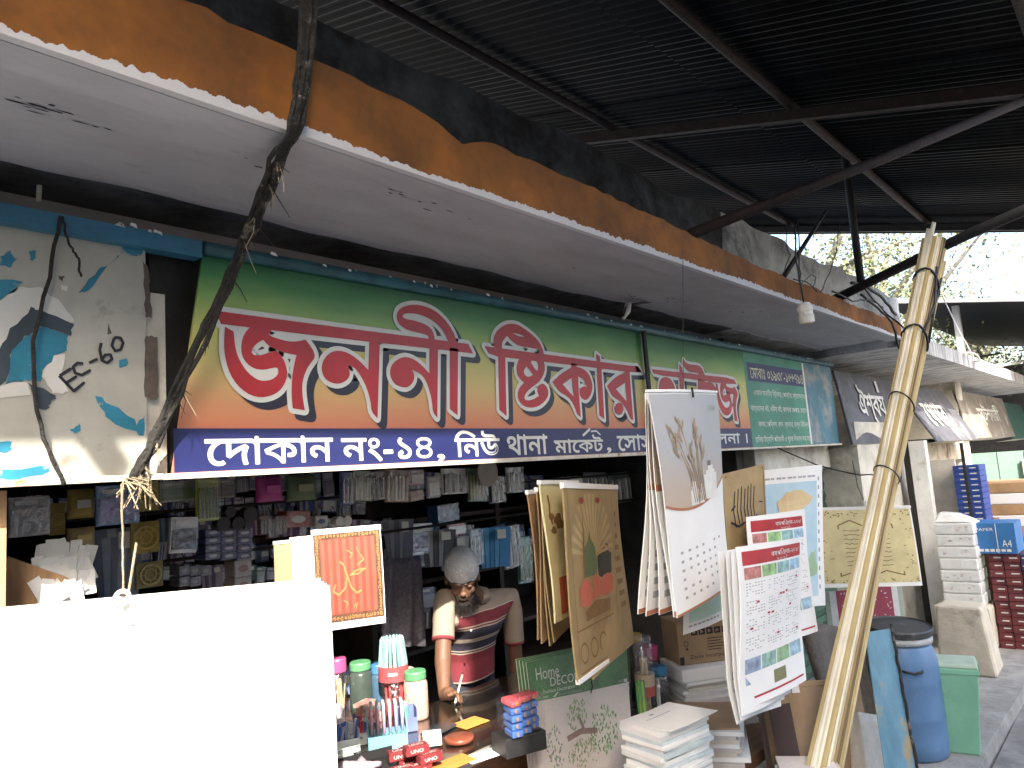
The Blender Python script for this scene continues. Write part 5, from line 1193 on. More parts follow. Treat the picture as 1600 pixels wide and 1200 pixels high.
low = [(447, 798, 484, 824, ((0.34, 0.04, 0.05), W), "red and white box on the rack above the red calendar", "box"),
       (492, 806, 512, 823, (W, NB), "white carton with blue label beside the tape rolls", "box"),
       (624, 818, 674, 868, (W, NB), "white pack with a blue label left of the shopkeeper's cap", "card"),
       (606, 812, 630, 880, ((0.14, 0.15, 0.20), (0.25, 0.27, 0.32)), "grey fanned packets left of the white blue-label pack", "fan"),
       (664, 828, 696, 884, ((0.08, 0.08, 0.09), (0.30, 0.30, 0.32)), "dark fanned packets right of the white blue-label pack", "fan"),
       (684, 788, 717, 815, ((0.04, 0.10, 0.24), (0.10, 0.22, 0.4)), "blue box pair high on the dark shelf", "box"),
       (698, 816, 726, 836, ((0.50, 0.20, 0.28), W), "pink header card above the shopkeeper's cap", "card"),
       (690, 838, 716, 890, ((0.36, 0.36, 0.40), (0.22, 0.2, 0.26)), "pale fanned packets behind the shopkeeper's cap", "fan"),
       (732, 826, 752, 884, ((0.14, 0.25, 0.28), (0.26, 0.40, 0.42), W), "teal pen pack behind the cap", "pens"),
       (752, 824, 782, 886, (BLU, (0.10, 0.34, 0.55)), "bright blue fanned pack right of the cap", "fan"),
       (784, 820, 812, 888, (K, (0.16, 0.16, 0.18), W), "black pack with white outlines right of the blue pack", "pens"),
       (808, 838, 828, 912, ((0.09, 0.24, 0.22), (0.36, 0.40, 0.10), (0.12, 0.3, 0.3)), "teal and yellow pack next to the hanging gold calendars", "pens"),
       (654, 918, 678, 952, ((0.16, 0.18, 0.26), (0.40, 0.42, 0.46)), "spotted packet left of the shopkeeper's shoulder", "card"),
       (646, 950, 672, 984, ((0.30, 0.33, 0.40), (0.12, 0.15, 0.25), W), "blue comb pack below the spotted packet", "pens"),
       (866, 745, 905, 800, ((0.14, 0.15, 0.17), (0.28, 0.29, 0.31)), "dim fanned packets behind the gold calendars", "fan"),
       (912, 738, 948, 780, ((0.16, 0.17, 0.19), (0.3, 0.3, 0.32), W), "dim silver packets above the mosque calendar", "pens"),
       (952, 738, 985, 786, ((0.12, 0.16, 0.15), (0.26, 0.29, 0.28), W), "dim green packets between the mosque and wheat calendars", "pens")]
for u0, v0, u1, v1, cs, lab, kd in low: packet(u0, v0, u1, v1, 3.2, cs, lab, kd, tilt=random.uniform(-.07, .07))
for k, (u, v) in enumerate(((523, 815), (535, 814))):
    packet(u - 8, v - 8, u + 8, v + 8, 3.1, (W, (0.3, 0.3, 0.32)), "white roll of tape, %s of the pair on the rack" % ("first", "second")[k], "roll", "tape", name="tape_roll")
for k, u in enumerate((412, 424, 436)): packet(u - 9, 806 + 5 * (k % 2), u + 9, 836 + 5 * (k % 2), 3.0, ((0.12, 0.05, 0.05), (0.3, 0.26, 0.22), K), "dim maroon packet left of the red and white box", "pens", group="dim maroon packets on the rack")
q = MB(mat("grey_woven_sacking", (0.13, 0.12, 0.15), 0.9, 0.3, 60, bump=0.4)); a_, b_ = at(600, 872, 3.0), at(660, 872, 3.0)
Sg = sheet4(a_, b_, at(596, 1010, 3.0), at(664, 1010, 3.0), lambda a, b: 0.02 * math.sin(a * 12 + b)); q.slab(lambda a, b: Sg(a, b), lambda a, b: Sg(a, b, -0.02), 14, 8); tag(q.build("grey_sacking", smooth=True), "grey woven sacking hung left of the shopkeeper", "cloth")
# filler stock on the rack behind
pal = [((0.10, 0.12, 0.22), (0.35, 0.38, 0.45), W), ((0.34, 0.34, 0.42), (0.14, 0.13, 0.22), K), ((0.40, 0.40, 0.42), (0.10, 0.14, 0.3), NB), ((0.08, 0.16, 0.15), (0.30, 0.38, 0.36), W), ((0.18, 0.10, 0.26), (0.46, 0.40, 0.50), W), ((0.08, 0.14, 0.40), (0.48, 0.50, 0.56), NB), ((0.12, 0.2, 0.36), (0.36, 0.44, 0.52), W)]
rndf = random.Random(99)
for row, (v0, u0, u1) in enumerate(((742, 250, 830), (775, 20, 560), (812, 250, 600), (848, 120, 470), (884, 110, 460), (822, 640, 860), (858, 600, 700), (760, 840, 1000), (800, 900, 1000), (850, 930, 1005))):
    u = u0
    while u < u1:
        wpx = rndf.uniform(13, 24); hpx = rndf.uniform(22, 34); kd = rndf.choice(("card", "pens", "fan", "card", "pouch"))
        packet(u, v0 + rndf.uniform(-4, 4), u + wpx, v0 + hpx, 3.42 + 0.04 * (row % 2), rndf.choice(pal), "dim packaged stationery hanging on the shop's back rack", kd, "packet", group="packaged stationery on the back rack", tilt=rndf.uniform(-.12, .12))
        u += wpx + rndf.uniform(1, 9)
# sunlit cards on the left
sc_ = thing("card_rack", "fan of sunlit white cards on the left counter", "card fan", at(100, 930, 2.45)); rnd = random.Random(2)
for k in range(34):
    q = MB(paper); r_, c_ = divmod(k, 9); u = 62 + 9.5 * c_ + rnd.uniform(-2, 2); v = 866 + 20 * r_ + rnd.uniform(-6, 6); p_ = at(u, v, 2.45 - 0.03 * r_)
    q.obox(p_, (0.032, 0.003, 0.07), rad(rnd.uniform(-30, 30)), rad(rnd.uniform(-14, 14)), rad(rnd.uniform(-35, 15))); q.build("card", sc_)
q = MB(palewood); a_ = at(35, 930, 2.40); q.obox(a_, (0.16, 0.02, 0.16), rad(-20), 0, rad(28)); tag(q.build("plank_offcut"), "sunlit wooden board tilted in front of the white cards", "board")

# ------------------------------------------------------------------ goods on the counter
def jar(u, v, r, h, body, lid, label, fill=None, name="jar", lidh=0.2, cat="jar", Z=CT - 0.002):
    c = atz(u, v, Z); t = thing(name, label, cat, c)
    q = MB(body); q.lathe(c, [(r * 0.86, 0.0), (r * 0.97, 0.006), (r, h * 0.12), (r, h * (1 - lidh) * 0.9), (r * 0.82, h * (1 - lidh))], 22); q.build("body", t, smooth=True)
    q = MB(lid); q.lathe(c, [(r * 0.90, h * (1 - lidh) + 0.001), (r * 0.93, h * (1 - lidh) + 0.004), (r * 0.93, h - 0.006), (r * 0.86, h), (0.001, h + 0.001)], 22); q.build("lid", t, smooth=False)
    if fill:
        m_, n_ = fill; rnd = random.Random(int(u))
        for k in range(n_):
            a = rnd.uniform(0, 6.28); rr_ = r * 0.6 * math.sqrt(rnd.random()); q = MB(m_); b0 = c + Vector((rr_ * math.cos(a), rr_ * math.sin(a), 0.012)); b1 = b0 + Vector((rnd.uniform(-.01, .01), rnd.uniform(-.01, .01), h * rnd.uniform(0.5, 0.74)))
            q.tube([b0, b1], r * 0.09, 6); q.build("stick", t)
    return t
cj = film_mat("clear_jar_plastic", 0.2, 0.1)
dj = mat("dark_jar_plastic", (0.05, 0.07, 0.06), 0.25, 0.2, 6); pinkl = solid((0.50, 0.08, 0.22), 0.4); grl = solid((0.10, 0.30, 0.14), 0.4); bll = solid((0.06, 0.18, 0.42), 0.4)
stk = solid((0.58, 0.46, 0.30), 0.6)
jar(530, 1118, 0.044, 0.25, cj, pinkl, "clear jar of sticks with a bright pink lid on the counter", (stk, 9), lidh=0.24)
jar(566, 1112, 0.052, 0.22, dj, grl, "dark jar with a green screw lid beside the pink lidded jar", lidh=0.16)
jar(594, 1108, 0.036, 0.20, solid((0.05, 0.10, 0.16), 0.3), bll, "small blue jar half hidden by the pencil tower", lidh=0.2)
jar(652, 1122, 0.052, 0.20, mat("pink_sweets_jar", (0.55, 0.33, 0.28), 0.3, 0.4, 60, coat=0.5), grl, "round jar of pink lumps beside the pencil tower", lidh=0.18)
tw = thing("pencil_tower", "clear tower of teal pencils over a red banded tub on the counter", "pencil tub", atz(618, 1118, CT)); c = atz(618, 1118, CT - 0.002)
q = MB(cj); q.lathe(c, [(0.05, 0), (0.052, 0.005), (0.055, 0.15), (0.053, 0.152)], 22); q.build("lower_tub", tw, smooth=True)
for k in range(9): q = MB(solid((0.50, 0.08, 0.08))); a = k * 0.7; q.tube([c + Vector((0.035 * math.cos(a), 0.035 * math.sin(a), 0.008)), c + Vector((0.038 * math.cos(a), 0.038 * math.sin(a), 0.14))], 0.006, 6); q.build("red_pen", tw)
q = MB(solid((0.44, 0.08, 0.09), 0.4)); q.lathe(c, [(0.058, 0.153), (0.066, 0.155), (0.066, 0.215), (0.058, 0.217)], 24); q.build("red_band", tw)
q = MB(whp); q.obox(c + Vector((-0.045, -0.050, 0.19)), (0.04, 0.002, 0.012), rad(-42)); q.build("band_print", tw)
for k in range(18): q = MB(solid((0.22, 0.48, 0.48) if k % 2 else (0.50, 0.66, 0.64), 0.4)); a = k * 0.349; q.tube([c + Vector((0.058 * math.cos(a), 0.058 * math.sin(a), 0.218)), c + Vector((0.046 * math.cos(a), 0.046 * math.sin(a), 0.33)), c + Vector((0.045 * math.cos(a), 0.045 * math.sin(a), 0.338))], [0.0075, 0.0075, 0.003], 6); q.build("pencil", tw)
q = MB(cj); q.lathe(c, [(0.062, 0.2185), (0.066, 0.22), (0.052, 0.335), (0.045, 0.345)], 24); q.build("upper_tub", tw, smooth=True)
# pen display box
tealbox = solid((0.16, 0.38, 0.46), 0.5); c = atz(606, 1166, CT); pb = thing("pen_display_box", "pale blue display box of upright pink and lilac pens", "pen box", c)
rz_ = rad(-35); Mb = Matrix.Translation(c + Vector((0, 0, 0.0))) @ Matrix.Rotation(rz_, 4, 'Z')
T = lambda x, y, z: Mb @ Vector((x, y, z))
w_, d_ = 0.15, 0.10
def sbox(mb, x0, x1, y0, y1, z0, z1): mb.hexa([T(x0, y0, z0), T(x1, y0, z0), T(x1, y1, z0), T(x0, y1, z0), T(x0, y0, z1), T(x1, y0, z1), T(x1, y1, z1), T(x0, y1, z1)])
q = MB(tealbox); sbox(q, -w_ / 2, w_ / 2, -d_ / 2, d_ / 2, 0, 0.055); q.build("tray", pb)
for sx in (-1, 1):
    q = MB(tealbox); x = sx * w_ / 2; q.hexa([T(x - .002, -d_ / 2, .056), T(x + .002, -d_ / 2, .056), T(x + .002, d_ / 2, .056), T(x - .002, d_ / 2, .056), T(x - .002, d_ / 2 - .012, .15), T(x + .002, d_ / 2 - .012, .15), T(x + .002, d_ / 2, .15), T(x - .002, d_ / 2, .15)]); q.build("side_panel", pb)
q = MB(black)
for k in range(16): sbox(q, -0.06 + 0.015 * (k % 8), -0.052 + 0.015 * (k % 8), -d_ / 2 + 0.006 + 0.012 * (k // 8), -d_ / 2 + 0.011 + 0.012 * (k // 8), 0.0552, 0.0556)
o = q.build("pen_holes", pb); o["kind"] = "stuff"
for k in range(30):
    x = -0.058 + 0.0235 * (k % 6); y = -0.018 + 0.0145 * (k // 6); q = MB(solid((0.55, 0.30, 0.42), 0.35) if k % 6 < 3 else solid((0.40, 0.36, 0.56), 0.35)); q.tube([T(x, y, 0.056), T(x, y, 0.15)], 0.0062, 8); pn = q.build("pen", pb, smooth=True)
    q = MB(solid((0.48, 0.60, 0.62), 0.4)); q.tube([T(x, y, 0.1502), T(x, y, 0.162), T(x, y, 0.165)], [0.0062, 0.0062, 0.004], 8); q.build("pen_cap", pn)
def crate(u, v, sx, sy, sz, m, label, fillm=None, rz=0.0, n=12, name="open_box", cat="box", lean=0.0):
    c = atz(u, v, CT); t = thing(name, label, cat, c); M = Matrix.Translation(c) @ Matrix.Rotation(rz, 4, 'Z'); q = MB(m)
    for x0, x1, y0, y1, z0, z1 in ((-sx / 2, sx / 2, -sy / 2, sy / 2, 0, 0.004), (-sx / 2, -sx / 2 + 0.003, -sy / 2, sy / 2, 0.0041, sz), (sx / 2 - 0.003, sx / 2, -sy / 2, sy / 2, 0.0041, sz), (-sx / 2 + .0031, sx / 2 - .0031, sy / 2 - 0.003, sy / 2, 0.0041, sz), (-sx / 2 + .0031, sx / 2 - .0031, -sy / 2, -sy / 2 + 0.003, 0.0041, sz * 0.6)):
        q.hexa([M @ Vector(p_) for p_ in ((x0, y0, z0), (x1, y0, z0), (x1, y1, z0), (x0, y1, z0), (x0, y0, z1), (x1, y0, z1), (x1, y1, z1), (x0, y1, z1))])
    q.build("carton", t); rnd = random.Random(int(u * 3 + v))
    for k in range(n):
        ms = fillm[k % len(fillm)]; x, y = rnd.uniform(-sx * .4, sx * .4), rnd.uniform(-sy * .38, sy * .38); q = MB(ms); q.tube([M @ Vector((x, y, 0.006)), M @ Vector((x + rnd.uniform(-.02, .02), y + rnd.uniform(-.01, .01), sz * rnd.uniform(1.0, 1.35)))], 0.0055, 6); q.build("pen", t)
    return t
crate(512, 1140, 0.13, 0.10, 0.085, solid((0.55, 0.5, 0.56)), "lilac open box of pens at the edge of the white calendar", [solid((0.4, 0.25, 0.45)), W and solid((0.55, 0.5, 0.6))], rad(-25), 14)
crate(556, 1160, 0.11, 0.09, 0.075, solid((0.62, 0.62, 0.64)), "white open box of red and blue pens beside the display box", [solid((0.5, 0.05, 0.06)), solid((0.06, 0.1, 0.4)), paper], rad(-30), 14)
crate(536, 1172, 0.12, 0.09, 0.08, solid((0.50, 0.55, 0.58)), "grey open box of blue pens in front of the lilac box", [solid((0.06, 0.12, 0.42)), solid((0.35, 0.38, 0.5))], rad(-28), 16)
crate(584, 1100, 0.12, 0.09, 0.09, solid((0.30, 0.08, 0.10)), "maroon open box of pens behind the display box", [solid((0.5, 0.1, 0.12)), paper], rad(-22), 12)
crate(636, 1140, 0.08, 0.07, 0.09, solid((0.12, 0.16, 0.34)), "small navy open box of pens beside the jar of pink lumps", [solid((0.3, 0.34, 0.5)), paper, solid((0.1, 0.3, 0.25))], rad(-30), 10)
for k, (u, v, m_, lab) in enumerate(((548, 1082, (0.16, 0.22, 0.42), "blue"), (632, 1086, (0.46, 0.42, 0.36), "cream"), (600, 1070, (0.10, 0.24, 0.20), "teal"), (512, 1092, (0.40, 0.16, 0.30), "plum"))):
    c = atz(u, v, CT); q = MB(solid(m_, 0.45)); q.obox(c + Vector((0, 0, 0.06)), (0.11, 0.07, 0.12), rad(-25 + 8 * k)); t = thing("stationery_carton", "upright %s stationery carton among the jars on the counter" % lab, "carton", c); bevel(q.build("carton", t), 0.003, 1)
    q = MB(whp); q.obox(c + Matrix.Rotation(rad(-25 + 8 * k), 3, 'Z') @ Vector((0, -0.0362, 0.075)), (0.07, 0.002, 0.04), rad(-25 + 8 * k)); q.build("printed_label", t)
for k in range(5):
    c = atz(578, 1128, CT) + Vector((0.012 * (k % 2), 0.008 * k, 0.016 * k)); q = MB(solid((0.26, 0.10, 0.08), 0.5, col2=(0.45, 0.32, 0.28), scale=40)); q.obox(c + Vector((0, 0, 0.008)), (0.09, 0.055, 0.0155), rad(-20 + 9 * k)); tag(q.build("small_pack"), "small maroon foil pack in the pile behind the display box", "pack", "maroon foil packs on the counter")
redbox = solid((0.17, 0.02, 0.025), 0.5, var=0.3, scale=60)
for k, (u, v, z) in enumerate(((640, 1196, 0), (668, 1190, 0), (655, 1208, 0), (630, 1212, 0), (645, 1194, 0.031), (672, 1204, 0.031), (626, 1200, 0.031), (652, 1206, 0.062))):
    c = atz(u, v, CT) + Vector((0, 0, z + 0.0155)); t = thing("eraser_box", "red box with white letters in the pile on the counter front", "box", c - Vector((0, 0, 0.0155)), "red lettered boxes on the counter")
    r_ = rad(-28 + 5 * (k % 3)); q = MB(redbox); q.obox(c, (0.085, 0.045, 0.030), r_); bevel(q.build("carton", t), 0.002, 1)
    M = Matrix.Translation(c) @ Matrix.Rotation(r_, 4, 'Z'); q = MB(whp); put_text(q, "UNO", lambda x, y, l=0: M @ Vector((x, -0.0232 - l, y)), -0.026, -0.006, 0.02, 0.006); put_text(q, "UNO", lambda x, y, l=0: M @ Vector((x, y, 0.0157 + l)), -0.026, -0.009, 0.026, 0.009); q.build("lettering", t)
q = MB(paper); c = atz(676, 1166, CT); q.obox(c + Vector((0, 0, 0.03)), (0.07, 0.002, 0.06), rad(-40), rad(-40)); tag(q.build("white_card"), "white card propped on the red lettered boxes", "card")
# papers, phone, tray on the counter
def flat(u, v, sx, sy, th, m, label, cat, rz=0.0, name="paper_sheet", z=0.0):
    c = atz(u, v, CT) + Vector((0, 0, th / 2 + z)); q = MB(m); q.obox(c, (sx, sy, th), rz); return tag(bevel(q.build(name), min(0.003, th * 0.3), 1), label, cat)
flat(686, 1142, 0.15, 0.075, 0.010, mat("phone_glass", (0.04, 0.04, 0.045), 0.12, 0.1, 5, spec=0.8), "dark phone reflecting light in front of the writing hand", "phone", rad(8), "phone")
flat(735, 1130, 0.13, 0.10, 0.003, solid((0.60, 0.26, 0.06)), "orange card lying on the counter in front of the shopkeeper", "card", rad(-5), "orange_card", 0.001)
flat(700, 1196, 0.20, 0.09, 0.003, solid((0.66, 0.22, 0.05)), "orange sheet at the counter's front edge", "sheet", rad(-6), "orange_sheet", 0.001)
flat(765, 1178, 0.20, 0.08, 0.002, paper, "white slip of paper on the counter beside the orange sheet", "paper", rad(-14), "paper_slip", 0.0005)
q = MB(solid((0.20, 0.06, 0.035), 0.3)); c = atz(718, 1158, CT); q.lathe(c, [(0.05, 0), (0.056, 0.004), (0.058, 0.016), (0.05, 0.02), (0.0, 0.021)], 24); tag(q.build("brown_dish", smooth=True), "round brown dish on the counter behind the orange sheet", "dish")
tr = thing("black_tray", "black tray with folded lilac cloth at the bottom edge of the counter", "tray", atz(570, 1205, CT)); c = atz(570, 1205, CT)
q = MB(black); q.obox(c + Vector((0, 0, 0.004)), (0.28, 0.16, 0.008), rad(-20)); q.obox(c + Vector((0.03, 0.076, 0.02)), (0.26, 0.006, 0.032), rad(-20)); q.build("tray", tr)
q = MB(solid((0.40, 0.30, 0.36), 0.8)); Sf = lambda a, b: c + Vector((-0.12 + 0.15 * a, -0.06 + 0.12 * b, 0.03 + 0.012 * math.sin(a * 9 + b * 4))); q.slab(Sf, lambda a, b: Sf(a, b) - Vector((0, 0, 0.018)), 10, 8); q.build("folded_cloth", tr, smooth=True)
for k in range(6): flat(500 + 4 * k, 1196 - 6 * k, 0.22, 0.14, 0.006, mat("clear_file_%d" % (k % 2), (0.55, 0.60, 0.58), 0.2, 0.1, 8, coat=0.5), "clear plastic file in the pile beside the white calendar", "file", rad(-24 + 3 * k), "plastic_file", 0.007 * k)["group"] = "plastic files piled on the counter"
# bagged sweets and black box at the counter's right end
bgd = thing("sachet_bag", "clear bag of blue sachets stacked on the black carton", "bag", atz(812, 1172, CT)); c = atz(812, 1172, CT); rnd = random.Random(31)
for k in range(15):
    r_, c_ = divmod(k, 3); p_ = c + Vector((-0.048 + 0.048 * c_ + rnd.uniform(-.004, .004), -0.02 + rnd.uniform(-.006, .006), 0.084 + 0.026 * r_)); an = rad(-20 + rnd.uniform(-9, 9))
    q = MB(solid((0.05, 0.12, 0.36) if r_ < 4 else (0.42, 0.08, 0.10), 0.35)); q.obox(p_, (0.045, 0.07, 0.022), an, rad(rnd.uniform(-6, 6))); sa = bevel(q.build("sachet", bgd), 0.006, 2)
    q = MB(goldink); q.lathe(p_ + Matrix.Rotation(an, 3, 'Z') @ Vector((0, -0.036, 0)), [(0.0005, -0.0006), (0.008, -0.0006), (0.008, 0.0006), (0.0005, 0.0006)], 10, Matrix.Rotation(rad(90), 3, 'X')); q.build("seal", sa)
q = MB(film_mat("thin_bag_film", 0.10)); q.obox(c + Vector((0, -0.02, 0.142)), (0.165, 0.095, 0.14), rad(-20)); bevel(q.build("bag_film", bgd), 0.02, 3)
q = MB(black); q.obox(c + Vector((0, 0, 0.035)), (0.17, 0.12, 0.068), rad(-20)); tag(bevel(q.build("black_carton"), 0.003, 1), "black carton under the bag of blue sweets", "carton")

# ------------------------------------------------------------------ sticker packet "Home DECOR"
hd = [(at(822, 1035, 2.02), at(978, 1001, 1.90), at(846, 1260, 1.98), at(996, 1236, 1.86))]
for k in range(4):
    TL, TR, BL, BR = [p_ + Vector((-0.006, 0.012, 0.004)) * k for p_ in hd[0]]
    S = sheet4(TL, TR, BL, BR, lambda a, b: 0.008 * math.sin(a * 3 + b * 2))
    t = thing("sticker_packet", "green headed Home Decor wall sticker packet, frontmost on its hook" if k == 0 else "sticker packet layered behind the green headed front one, %s" % ("", "directly behind", "second behind", "at the back")[k], "packet", S(0.5, 1), "wall sticker packets")
    q = MB(solid((0.60, 0.54, 0.52), 0.5, col2=(0.70, 0.66, 0.64), scale=3)); pack(q, S, 0.004, 8, 10); q.build("backing_sheet", t)
    q = MB(mat("green_header_print", (0.07, 0.20, 0.08), 0.5, 0.35, 4)); patch(q, S, 0.0, 1.0, 0.0, 0.285, 0.0008, 8, 4); q.build("green_header", t)
    if k: continue
    q = MB(whp)
    put_text(q, "Home", Fof(S, 0.0014), 0.07, 0.86, 0.28, 0.945); put_text(q, "DECOR", Fof(S, 0.0014), 0.19, 0.80, 0.47, 0.86); put_text(q, "Fashion Decoration", Fof(S, 0.0014), 0.12, 0.758, 0.42, 0.782)
    q.poly([(0.20, 0.722), (0.24, 0.75), (0.98, 0.742), (0.98, 0.722)], (), Fof(S, 0.0012)); stroke2d(q, [(0.0, 0.712), (1.0, 0.712)], 0.006, Fof(S, 0.0012)); put_text(q, "1 set", Fof(S, 0.0014), 0.08, 0.728, 0.16, 0.746); q.build("lettering", t)
    q = MB(greytext); put_text(q, "Decoration", Fof(S, 0.0018), 0.26, 0.726, 0.48, 0.74); put_text(q, "3D", Fof(S, 0.0018), 0.88, 0.725, 0.96, 0.742); q.build("small_lettering", t)
    lf = [solid((0.10, 0.28, 0.10), 0.6), solid((0.20, 0.36, 0.16), 0.6), solid((0.30, 0.36, 0.22), 0.6), solid((0.18, 0.24, 0.24), 0.6)]; rnd = random.Random(77)
    q = MB(*lf)
    for (ca, cb, ra, rb, mi_, n_) in ((0.70, 0.42, 0.16, 0.16, 0, 120), (0.42, 0.56, 0.10, 0.12, 1, 60), (0.46, 0.30, 0.18, 0.10, 2, 80), (0.18, 0.36, 0.08, 0.14, 3, 50)):
        for k2 in range(n_):
            an, rr_ = rnd.uniform(0, 6.28), math.sqrt(rnd.random()); a, b = ca + ra * rr_ * math.cos(an), cb + rb * rr_ * math.sin(an); L_ = rnd.uniform(0.02, 0.045); th = rnd.uniform(1.0, 2.2)
            q.use(lf[mi_] if rnd.random() < .7 else lf[(mi_ + 1) % 3]); lift = 0.001 + 0.00003 * (k2 % 25)
            q.poly([(a, b), (a + L_ * .5 * math.cos(th) + .006, b + L_ * .5 * math.sin(th)), (a + L_ * math.cos(th), b + L_ * math.sin(th)), (a + L_ * .5 * math.cos(th) - .008, b + L_ * .5 * math.sin(th))], (), lambda x, y: S(x, 1 - y, lift))
    o = q.build("leaf_print", t); o["kind"] = "stuff"
    q = MB(solid((0.28, 0.20, 0.18), 0.6)); stroke2d(q, [(0.30, 0.42), (0.44, 0.455), (0.60, 0.44)], 0.02, Fof(S, 0.0022)); stroke2d(q, [(0.48, 0.45), (0.44, 0.54)], 0.012, Fof(S, 0.0022)); q.build("branch_print", t)
    q = MB(film_mat("poster_sleeve", 0.035)); q.slab(lambda a, b: S(-0.015 + 1.03 * a, -0.005 + 1.0 * b, 0.006), lambda a, b: S(-0.015 + 1.03 * a, -0.005 + 1.0 * b, 0.0045), 8, 8); q.build("clear_sleeve", t)
    q = MB(blackpipe); q.tube([S(0.57, 0.20, 0.012), S(0.575, 0.26, 0.014), S(0.56, 0.30, 0.010)], 0.0025, 5); q.build("clip", t)

# ------------------------------------------------------------------ display bench with jars, box, paper stacks
BZ = 0.50
bench = thing("display_bench", "low wooden bench carrying paper stacks at the shop front", "bench", (3.1, 1.6, 0))
q = MB(wood); q.box(2.2, 3.8, 1.485, 2.06, BZ - 0.05, BZ); q.build("top_board", bench)
for x in (2.25, 3.70):
    for y in (1.50, 1.98): q = MB(wood); q.box(x, x + 0.06, y, y + 0.05, 0, BZ - 0.051); q.build("leg", bench)
def pile(u, v, sx, sy, n, th, cols, label, rz, z0=BZ, Z=None, jit=0.015, name="book", cat="book", group=None):
    c = atz(u, v, z0) if Z is None else Z; rnd = random.Random(int(u + v)); z = z0
    for k in range(n):
        h = th * rnd.uniform(0.8, 1.25); q = MB(cols[k % len(cols)]); q.obox(Vector((c.x + rnd.uniform(-jit, jit), c.y + rnd.uniform(-jit, jit), z + h / 2)), (sx, sy, h - 0.0008), rz + rad(rnd.uniform(-4, 4))); tag(q.build(name), label, cat, group); z += h
    return c, z
pcol = [paper, solid((0.62, 0.58, 0.50), 0.8), solid((0.55, 0.50, 0.48), 0.8), paper, solid((0.66, 0.64, 0.62), 0.8)]
cB = Vector((3.42, 1.84, 0)); _, zt = pile(0, 0, 0.36, 0.26, 14, 0.016, pcol, "exercise book in the stack under the brown carton", rad(-36), BZ, cB, 0.012, "exercise_book", "book", "exercise books under the brown carton")
q = MB(paper); q.obox(Vector((3.42, 1.84, zt + 0.03)), (0.38, 0.27, 0.058), rad(-37)); tag(bevel(q.build("paper_ream"), 0.006, 2), "white paper ream directly under the brown carton", "paper ream"); zt += 0.060
bx_ = thing("brown_carton", "brown carton lettered Zenix Incorporation with handling symbols, on a paper ream", "carton", (3.44, 1.86, zt))
M = Matrix.Translation((3.44, 1.86, zt)) @ Matrix.Rotation(rad(-38), 4, 'Z'); T = lambda x, y, z: M @ Vector((x, y, z)); bw_, bd_, bh_ = 0.34, 0.20, 0.20
q = MB(card); q.hexa([T(-bw_ / 2, -bd_ / 2, .001), T(bw_ / 2, -bd_ / 2, .001), T(bw_ / 2, bd_ / 2, .001), T(-bw_ / 2, bd_ / 2, .001), T(-bw_ / 2, -bd_ / 2, bh_), T(bw_ / 2, -bd_ / 2, bh_), T(bw_ / 2, bd_ / 2, bh_), T(-bw_ / 2, bd_ / 2, bh_)]); bevel(q.build("carton", bx_), 0.004, 1)
Fb = lambda x, y, l=0: T(x, -bd_ / 2 - 0.0015 - l, y)
q = MB(ink); put_text(q, "Zenix Incorporation", Fb, -0.115, 0.022, 0.135, 0.045)
for k in range(5):
    x = -0.10 + 0.040 * k; q.poly([(x, 0.135), (x + 0.033, 0.135), (x + 0.033, 0.165), (x, 0.165)], [[(x + .008, .141), (x + .008, .150 + .004 * (k % 3)), (x + .016, .158), (x + .025, .146)]], Fb)
for k in range(5): q.poly([(-0.02, 0.060 + .013 * k), (0.05 + 0.012 * (k % 3), 0.060 + .013 * k), (0.05 + 0.012 * (k % 3), 0.064 + .013 * k), (-0.02, 0.064 + .013 * k)], (), Fb)
for x in (-0.168, 0.146): q.poly([(x, 0.004), (x + 0.022, 0.004), (x + 0.022, 0.040), (x, 0.040)], (), Fb)
stroke2d(q, [(-0.13 + 0.012 * math.cos(k), 0.10 + 0.012 * math.sin(k)) for k in range(8)], 0.0014, Fb); q.poly([(-0.135, 0.07), (-0.12, 0.07), (-0.1275, 0.085)], (), Fb); q.build("printed_marks", bx_)
c2, z2 = pile(1075, 1130, 0.36, 0.27, 9, 0.017, pcol[1:4], "notebook in the fanned pile below the white ream", rad(24), BZ, Vector((3.02, 1.64, 0)), 0.025, "notebook", "book", "notebooks fanned on the bench")
q = MB(card); q.obox(Vector((3.0, 1.64, z2 + 0.004)), (0.34, 0.25, 0.007), rad(30)); tag(q.build("brown_notebook"), "brown covered notebook with a triangle mark on top of the fanned pile", "notebook")
q = MB(greytext); Mn = Matrix.Translation((3.0, 1.64, z2 + 0.0085)) @ Matrix.Rotation(rad(30), 4, 'Z'); q.poly([(0.02, -0.02), (0.07, -0.02), (0.045, 0.03)], (), lambda x, y: Mn @ Vector((x, y, 0))); o = q.build("triangle_mark", bpy.data.objects["brown_notebook"])
c3_, z3 = pile(0, 0, 0.27, 0.21, 17, 0.016, [film, paper, solid((0.52, 0.60, 0.64), 0.4)], "white paper pad in a clear sleeve, in the pile right of the sticker packet", rad(-12), BZ, Vector((2.60, 1.60, 0)), 0.012, "paper_pad", "paper pad", "sleeved paper pads by the sticker packet")
q = MB(paper); Sx = lambda a, b: Vector((2.47 + 0.26 * a, 1.50 + 0.22 * b - 0.06 * a, z3 + 0.004 + 0.012 * a * a)); q.slab(Sx, lambda a, b: Sx(a, b) - Vector((0, 0, 0.002)), 6, 4); tag(q.build("loose_sheet"), "loose white printed sheet on top of the sleeved paper pads", "paper")
q = MB(greytext); q.grid(lambda a, b: Sx(0.40 + 0.08 * a, 0.78 + 0.05 * b) + Vector((0, 0, 0.0012)), 1, 1); q.grid(lambda a, b: Sx(0.2 + 0.5 * a, 0.66 + 0.02 * b) + Vector((0, 0, 0.0012)), 2, 1); q.build("print_lines", bpy.data.objects["loose_sheet"])
